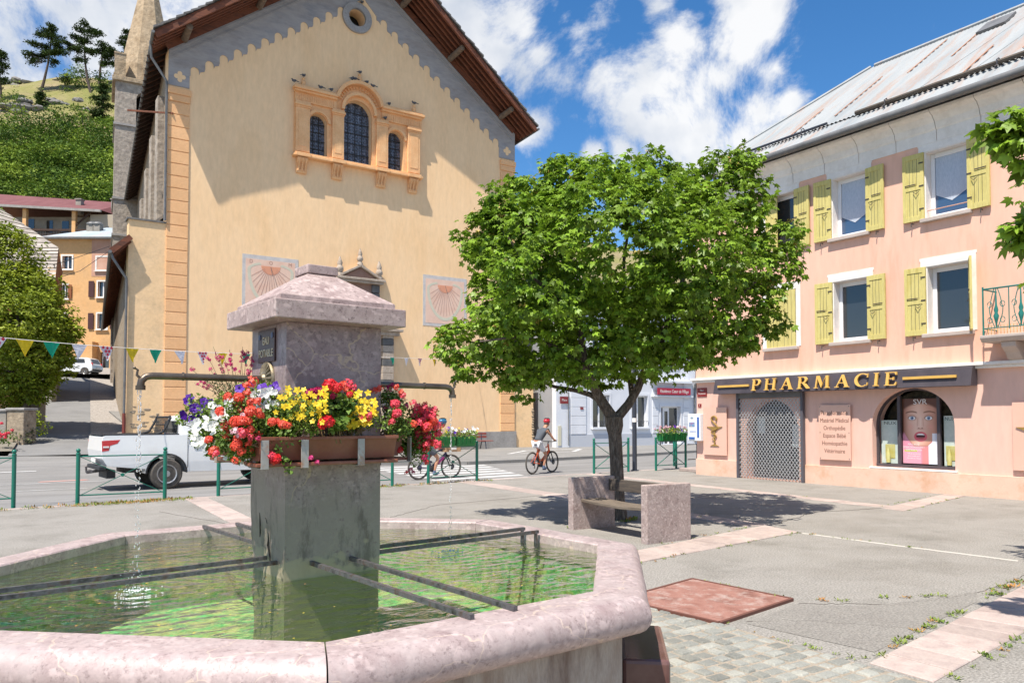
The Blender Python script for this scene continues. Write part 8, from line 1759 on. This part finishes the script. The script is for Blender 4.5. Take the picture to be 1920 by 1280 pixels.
    mb = MB(); mb.add([(xa,ya,ze),(xb,ya,ze),(xb,yb,ze),(xa,yb,ze),ap0,ap1], [(0,1,5,4),(1,2,5),(2,3,4,5),(3,0,4)]); mb.add([(xa,ya,ze-.12),(xb,ya,ze-.12),(xb,yb,ze-.12),(xa,yb,ze-.12)], [(3,2,1,0)]); B(mb, 'roof', mat('house_tin', [(0.30,0.36,0.40),(0.42,0.46,0.48)], scale=.5, rough=.6, stretch=(1.6,.2,.2), dirt=((0.36,0.19,0.11),.8), dscale=.45), fixn=False)
    mb = MB(); mb.box(xa, xb, ya - .1, ya, ze - .16, ze - .02); B(mb, 'gutter', M['zinc'])
    for a in (167, 178):
        x = lx(a, Y + 3) - ox; mb = MB(); mb.box(x - .35, x + .35, Y - org + 2.6, Y - org + 3.3, ze, lz(424, Y + 3) - oz); c = B(mb, 'chimney', M['grey_render']); mb = MB(); mb.ball((x, Y - org + 2.95, lz(421, Y+3) - oz), .5, 10, (1,1,.5)); B(mb, 'cowl', M['zinc'], c, smooth=True)
    # house with the dark red roof above
    Y = 92.0; root = empty('red_roof_house', at(100, 470, Y), -YAW, 'long house with a dark red roof and a wooden gallery above the other houses', 'house'); org = FWD.dot(Vector(root.location)); ox = RGT.dot(Vector(root.location)); oz = root.location.z
    X = lambda p: lx(p, Y) - ox; Z = lambda p: lz(p, Y) - oz; yy = Y - org
    mb = MB(); mb.box(X(-60), X(208), yy + 2.2, yy + 9, Z(620), Z(398)); B(mb, 'wall', M['grey_render'])
    mb = MB(); mb.box(X(160), X(208), yy + .3, yy + 2.19, Z(620), Z(401)); B(mb, 'end_wall', mat('pale_end_render', [(0.40,0.34,0.26)], rough=.95))
    Z2 = lambda p: lz(p, Y + 5) - oz; S2 = (Y + 5) / Y
    mb = MB(); mb.add([(X(-80), yy - .6, Z(381)), (X(186), yy - .6, Z(396)), (X(212), yy + 3, Z(399)), (X(192) * 1 + .0, yy + 5, Z2(381)), (X(-80), yy + 5, Z2(363))], [(0,1,2,3,4)]); mb.add([(X(-80), yy + 10, Z(381)), (X(212), yy + 10, Z(396)), (X(192), yy + 5, Z2(381)), (X(-80), yy + 5, Z2(363))], [(3,2,1,0)]); B(mb, 'roof', M['red_roof'], fixn=False)
    mb = MB(); mb.bar((X(-80), yy - .6, Z(383.5)), (X(188), yy - .6, Z(398)), .25, .28); B(mb, 'fascia', M['greystone'])
    for p in (127, 195): mb = MB(); mb.box(X(p) - .32, X(p) + .32, yy + 1.4, yy + 2.1, Z(396), Z(368)); mb.box(X(p) - .4, X(p) + .4, yy + 1.3, yy + 2.2, Z(368), Z(366)); B(mb, 'chimney', M['grey_render'])
    for p in (40, 133): mb = MB(); mb.box(X(p) - .22, X(p) + .22, yy - .2, yy + .25, Z(620), Z(392)); B(mb, 'post', M['orange_render'])
    mb = MB(); mb.bar((X(-60), yy, Z(430)), (X(160), yy, Z(432)), .3, .25); mb.bar((X(-60), yy, Z(445)), (X(160), yy, Z(447)), .3, .25); x = -55
    while x < 160: mb.bar((X(x), yy, Z(430)), (X(x), yy, Z(446)), .06, .06); x += 3
    mb.bar((X(133), yy, Z(425)), (X(163), yy, Z(399)), .16, .16); B(mb, 'gallery_rail', M['darkwood'])
    for a, b, c, d in ((22,36,402,420),(90,103,406,428),(60,72,405,428)): mb = MB(); mb.box(X(a), X(b), yy + 2.14, yy + 2.199, Z(d), Z(c)); B(mb, 'opening', M['pane_dark'])
    # grey shingled house behind the linden
    Y = 46.0; root = empty('grey_roof_house', at(40, 700, Y), -YAW, 'house with a pale grey shingle roof and brown boarded gable behind the linden tree', 'house'); org = FWD.dot(Vector(root.location)); ox = RGT.dot(Vector(root.location)); oz = root.location.z
    L_ = lambda p, q, Yq: (lx(p, Yq) - ox, Yq - org, lz(q, Yq) - oz)
    mb = MB(); A, Bq, C_, D_ = L_(-130, 523, 45), L_(99, 523, 45), L_(104, 465, 48.5), L_(-130, 322, 53); A2 = L_(-130, 470, 49); n = 9
    for i in range(n):      # courses of shingles
        t0, t1 = i/n, (i+1)/n
        P = lambda s, t: Vector(A).lerp(Vector(Bq), s).lerp(Vector(L_(-130, 466, 48.5)).lerp(Vector(C_), s), t)
        for j in range(16):
            s0, s1 = j/16, (j+1)/16; up = Vector((0,-.02,.05)); q = [P(s0,t0)+up, P(s1,t0)+up, P(s1,t1), P(s0,t1)]; mb.add(q, [(0,1,2,3)])
    E1 = L_(-130, 466, 48.5)
    for i in range(9):
        t0, t1 = i/9, (i+1)/9
        P = lambda s, t: Vector(E1).lerp(Vector(C_), s).lerp(Vector(D_).lerp(Vector(L_(-6, 392, 53)), s), t)
        for j in range(16): s0, s1 = j/16, (j+1)/16; up = Vector((0,-.02,.05)); mb.add([P(s0,t0)+up, P(s1,t0)+up, P(s1,t1), P(s0,t1)], [(0,1,2,3)])
    B(mb, 'roof', M['old_roof'], fixn=False)
    mb = MB(); a, b, c, d = L_(104,465,48.5), L_(-6,392,53), L_(30,470,57), L_(113,512,52); mb.add([a, b, c, d], [(0,1,2,3)]); B(mb, 'roof_back', M['old_roof'], fixn=False)
    mb = MB(); mb.add([L_(99,521,45.0), L_(104,467,48.6), L_(112,512,52), L_(112,640,52), L_(99,660,45.2), ], [(0,1,2,3,4)]); B(mb, 'boarded_gable', M['ochre_wood'], fixn=False)
    mb = MB(); q0 = L_(-130,522,45.4); q1 = L_(98,522,45.4); zb = lz(745, 45.4) - oz; mb.box(q0[0], q1[0] - .05, 45.4 - org, 45.9 - org, zb - 1, lz(600,45.4) - oz); B(mb, 'front_wall', M['grey_render'])
    mb = MB(); mb.box(q0[0], q1[0] - .05, 45.5 - org, 45.8 - org, lz(599,45.4) - oz, lz(524,45.4) - oz); B(mb, 'upper_boarding', M['ochre_wood'])
    mb = MB(); mb.bar(L_(-130,524,44.9), L_(99,524,44.9), .12, .2); B(mb, 'gutter', M['zinc'])
    for p0, p1 in ((66, 74), (86, 92)): mb = MB(); mb.bar(L_(p0, 560, 45.2), L_(p1 if p0 < 80 else 92, 526, 45.1), .16, .25); B(mb, 'timber_strut', M['logwood'])
    mb = MB(); s = L_(97, 640, 45.4); e = L_(111, 640, 52); mb.add([(s[0], s[1], -3), (e[0], e[1], -3), (e[0], e[1], lz(600,52) - oz), (s[0], s[1], lz(600,45.4) - oz)], [(0,1,2,3)]); B(mb, 'side_wall', M['grey_render'], fixn=False)
    # walls and gate at the foot of the street, left
    def wallbox(name, label, p0, p1, Yw, ptop, m, cat='wall', t=.4, zb=None):
        a, b = at(p0, ptop, Yw), at(p1, ptop, Yw); g = min(th(a.x, a.y), th(b.x, b.y)) - .5
        root = empty(name, (a.x, a.y, g), -YAW, label, cat); w = (b - a).length; h = a.z - g
        mb = MB(); mb.box(0, w, 0, t, 0, h); mb.build('wall_body', m, root, world=False, bevel=.03); mb = MB(); mb.box(-.04, w + .04, -.05, t + .05, h + .001, h + .10); mb.build('coping', M['greystone'], root, world=False, bevel=.02)
    wallbox('low_wall', 'low pale stone wall at the left edge of the photo', -90, 12, 30.0, 771, M['grey_render'])
    wallbox('gate_pier', 'squat stone pier ending the low wall at the left', 13, 45, 29.8, 769, M['rubble'], 'pier', .8)
    wallbox('rubble_wall', 'higher rubble wall behind the pier at the left of the street', 20, 76, 34.0, 722, M['grey_render'])
    wallbox('garden_wall', 'pale wall left of the climbing street under the linden', -100, 18, 36.0, 700, M['orange_render'])
    wallbox('white_post', 'slim white post beside the climbing street', 76, 82, 34.6, 738, M['cream'], 'post', .2)
    for i, (x, y, r, Yv, lab, mm, cl) in enumerate(((58, 795, 22, 31.0, 'green shrub growing at the foot of the gate pier', 'linden_leaf', None), (8, 818, 13, 28.3, 'clump of red geraniums by the low wall at the left edge', 'ger_leaf', 'red'), (40, 815, 18, 30.0, 'dry bush at the foot of the pier beside the street', 'olive_leaf', None))):
        c = at(x, y, Yv); g = th(c.x, c.y); root = empty('shrub', (c.x, c.y, g), 0, lab, 'shrub'); k = Yv / FPX
        crown([(c.x + dx*k*r, c.y, max(g + .2, c.z + dz*k*r), r*k*.7) for dx, dz in ((0,0),(.6,-.3),(-.6,-.3),(.2,.5))], 90, .11, 'foliage', M[mm], root, 'oval', sprig=5, upn=.4, keep=.8)
        if cl:
            for j in range(14): q = bpy.data.objects.new('flower', head('umbel', 'pinkred', j)); COL.objects.link(q); q.parent = root; p = at(x + random.gauss(0, 8), y - 6 + random.gauss(0, 6), Yv - .3); q.location = Vector(p) - Vector(root.location); q.scale = (.07,)*3
build_village()
# ------------------------------------------------------------ hillside
def ridge(t):      # t = x / y, height of the crest
    pts = [(-1.2, 92), (-.66, 88.5), (-.60, 87), (-.5, 84), (-.3, 80), (-.1, 68), (.0, 56), (.05, 48), (.15, 44), (.4, 44), (1.0, 36)]
    for (a, b), (c, d) in zip(pts, pts[1:]):
        if t <= c: return b + (d - b) * clamp((t - a) / (c - a))
    return 36
def hz(x, y):
    t = x / max(y, 1); h = ridge(t); f = (y - 96) / 96
    if f < 0: z = 14 + (y - 88) * .3
    else: z = lerp(18, h, min(f, 1)) if f < 1 else h + (min(y, 260) - 192) * .12
    n = noise.noise(Vector((x * .035, y * .035, 0))) * 3.0 + noise.noise(Vector((x * .11, y * .11, 3))) * 1.3
    return z + n * clamp(f * 4)
def hill_at(px, py):          # where the line of sight of a pixel meets the slope
    for i in range(200):
        Y = 96 + i * .6; p = at(px, py, Y)
        if hz(lx(px, Y), Y) >= p.z: return Y, p
    return 192, None
def build_hill():
    mb = MB(); nx, ny = 110, 60; b = 0
    for j in range(ny + 1):
        y = 90 + (j / ny) ** 1.15 * 190
        for i in range(nx + 1): t = lerp(-1.15, .75, i / nx); p = W(t * y, y, hz(t * y, y)); mb.v.append(tuple(p))
    for j in range(ny):
        for i in range(nx): a = j * (nx + 1) + i; mb.f.append((a, a + 1, a + nx + 2, a + nx + 1))
    o = mb.build('hillside', M['hill'], fixn=False, smooth=True); tag(o, 'steep dry grass hillside with scrub behind the village', kind='structure')
    # rock outcrops
    for (px, py, r, lab) in ((30, 158, 5.5, 'grey rock outcrop near the top of the hillside at far left'), (120, 195, 3.4, 'small rock band on the hillside under the pines'), (18, 205, 3.6, 'pale scree patch low on the left hillside')):
        Y, p = hill_at(px, py); p = p or at(px, py, Y); mb = MB()
        for k in range(26):
            c = p + RGT * random.gauss(0, r) + Vector((0, 0, random.gauss(0, r * .22) - r * .3)) - FWD * .3; mb.ball(c, random.uniform(.5, 1.1) * r * .38, 7, (random.uniform(1, 1.8), 1, random.uniform(.35, .7)))
        for i, v in enumerate(mb.v): q = Vector(v); n_ = noise.noise(q * .9) * .8; mb.v[i] = (v[0] + n_, v[1] + n_ * .5, v[2] + noise.noise(q * 1.7) * .4)
        tag(mb.build('rock_outcrop', M['rock']), lab, 'rock', 'rock outcrops on the hillside')
    # scrub cover
    lobes = {0: [], 1: [], 2: []}
    for k in range(1000):
        px = random.uniform(-30, 260) if k < 900 else random.uniform(940, 1120); py = 128 + 320 * random.random() ** .75 if k < 900 else random.uniform(300, 420); Y, p = hill_at(px, py)
        if p is None or (px < 75 and 135 < py < 215 and random.random() < .85) or (85 < px < 160 and 180 < py < 215) or (20 < px < 60 and 255 < py < 300 and random.random() < .8): continue
        dens = noise.noise(Vector((px * .022, py * .028, 5)))
        if py < 250 and dens < -.02: continue
        if dens < -.25: continue
        r = random.choice([.8, 1.2, 1.5, 1.9, 2.8]) * random.uniform(.8, 1.25) * (1.1 if py > 270 else .75) * (1 if px < 800 else 1.4)
        kind = int(clamp((noise.noise(Vector((px * .05, py * .06, 9))) + random.gauss(0, .22)) * 2.4 + 1.5, 0, 2.99)); lobes[kind].append((p.x, p.y, p.z + r * .75, r))
        if r > 1.8:
            for j in range(3): lobes[kind].append((p.x + random.gauss(0, r*.5), p.y + random.gauss(0, r*.5), p.z + r * random.uniform(.8, 1.7), r * .55))
    for i, cl in enumerate(([(0.035,0.075,0.014),(0.07,0.125,0.022)], [(0.08,0.15,0.02),(0.15,0.23,0.03)], [(0.17,0.26,0.03),(0.28,0.36,0.055)])):
        m = mat('scrub_leaf_' + 'abc'[i], cl, scale=.3, rough=.7, island=.3, trans=.2, spec=.2)
        o = crown(lobes[i], 3.4, .48, 'scrub', m, None, 'oval', sprig=6, upn=.5, keep=1.0, spread=1.2, droop=.1, flat=1.15)
        tag(o, ('dark green', 'mid green', 'bright yellow-green')[i] + ' scrub and saplings covering the hillside', kind='stuff')
    pn = mat('pine_needles', [(0.025,0.05,0.014),(0.065,0.10,0.022)], scale=.2, rough=.7, island=.4, trans=.1, spec=.2)
    pt = mat('pine_bark', [(0.06,0.045,0.04),(0.12,0.09,0.075)], scale=1, rough=1)
    def pine(pts, top, label, lay, w0):
        Y, p0 = hill_at(*pts[0]); p0 = p0 or at(*pts[0], Y); k = Y / FPX; root = empty('pine_tree', p0, 0, label, 'pine tree', 'pines on the crest of the hill')
        P = [p0 - Vector((0,0,.5))] + [at(x, y, Y) for x, y in pts[1:]]; mb = MB(); n = len(P); mb.tube(P, [lerp(.36, .08, i/(n-1)) for i in range(n)], 8); L = []
        H = P[-1].z - P[0].z
        for (x, y, w) in lay:
            c = at(x, y, Y); base = min(P, key=lambda q: (q - c).length)
            for j in range(5):
                a = random.uniform(0, 6.28); l = w * k * random.uniform(.5, 1); tp = c + RGT * math.cos(a) * l * .8 + FWD * math.sin(a) * l * .7 + Vector((0, 0, random.gauss(0, .4))); limb(mb, base.lerp(c, .4), tp, .07, .03, n=3)
                L.append((tp.x, tp.y, tp.z, max(.5, l * .40))); mid = tp.lerp(c, .45); L.append((mid.x, mid.y, mid.z + .2, max(.45, l * .34)))
            L.append((c.x, c.y, c.z, w * k * .38))
        mb.build('trunk', pt, root); crown(L, 15, .40, 'crown', pn, root, 'oval', sprig=7, upn=.6, droop=-.3, flat=.36, keep=.8)
    pine([(75,176),(83,150),(90,120),(95,85),(98,52)], 0, 'leaning pine, leftmost of the big pines on the crest', [(97,50,10),(90,60,18),(78,66,18),(100,72,22),(75,88,20),(108,88,20),(62,104,18),(85,100,20),(112,100,22),(100,118,12),(120,150,12),(65,115,12)], 1)
    pine([(172,178),(164,150),(160,120),(158,85),(158,50)], 0, 'pine in the middle of the crest with a curved trunk', [(160,48,10),(150,58,14),(172,62,16),(145,70,16),(165,78,20),(185,66,12),(140,92,20),(170,98,20),(150,112,14),(130,85,14)], 1)
    pine([(186,160),(188,130),(192,105),(196,88)], 0, 'smaller bushy pine right of the curved one, beside the tower', [(196,86,14),(208,96,12),(190,98,18),(205,108,16),(215,120,14),(198,122,14),(212,104,12)], 1)
    pine([(240,160),(240,110),(242,60)], 0, 'pine showing just left of the church spire', [(240,62,9),(234,72,12),(230,84,12),(240,92,14),(232,104,12),(238,120,14)], 1)
    pine([(2,190),(0,150),(-4,100)], 0, 'dark pine cut off by the left edge on the crest', [(0,98,10),(8,108,12),(-8,115,14),(10,125,12),(-5,135,16),(4,150,14),(-10,165,14)], 1)
    pine([(74,205),(75,190),(76,176)], 0, 'young conical pine below the leaning pine', [(76,178,4),(75,186,7),(75,194,9),(74,202,10)], 1)
    pine([(190,235),(192,200),(195,165)], 0, 'dense dark young pine on the slope beside the tower', [(195,165,6),(192,175,12),(190,188,18),(192,200,20),(185,212,22),(195,222,20)], 1)
build_hill()

def build_cables():
    for lab, w in (('thin black cable sagging from the grey roofed house to the orange house', ((100,497,46),(140,484,58),(205,462,70))), ('lower thin black cable running across the orange house front', ((112,520,50),(150,508,60),(206,470,70)))):
        a, m_, b = [at(*q) for q in w]; mb = MB(); mb.tube([a.lerp(m_, t * 2) if t <= .5 else m_.lerp(b, t * 2 - 1) for t in [i / 12 for i in range(13)]], .022, 5)
        tag(mb.build('cable', M['plastic']), lab, 'cable')
build_cables()
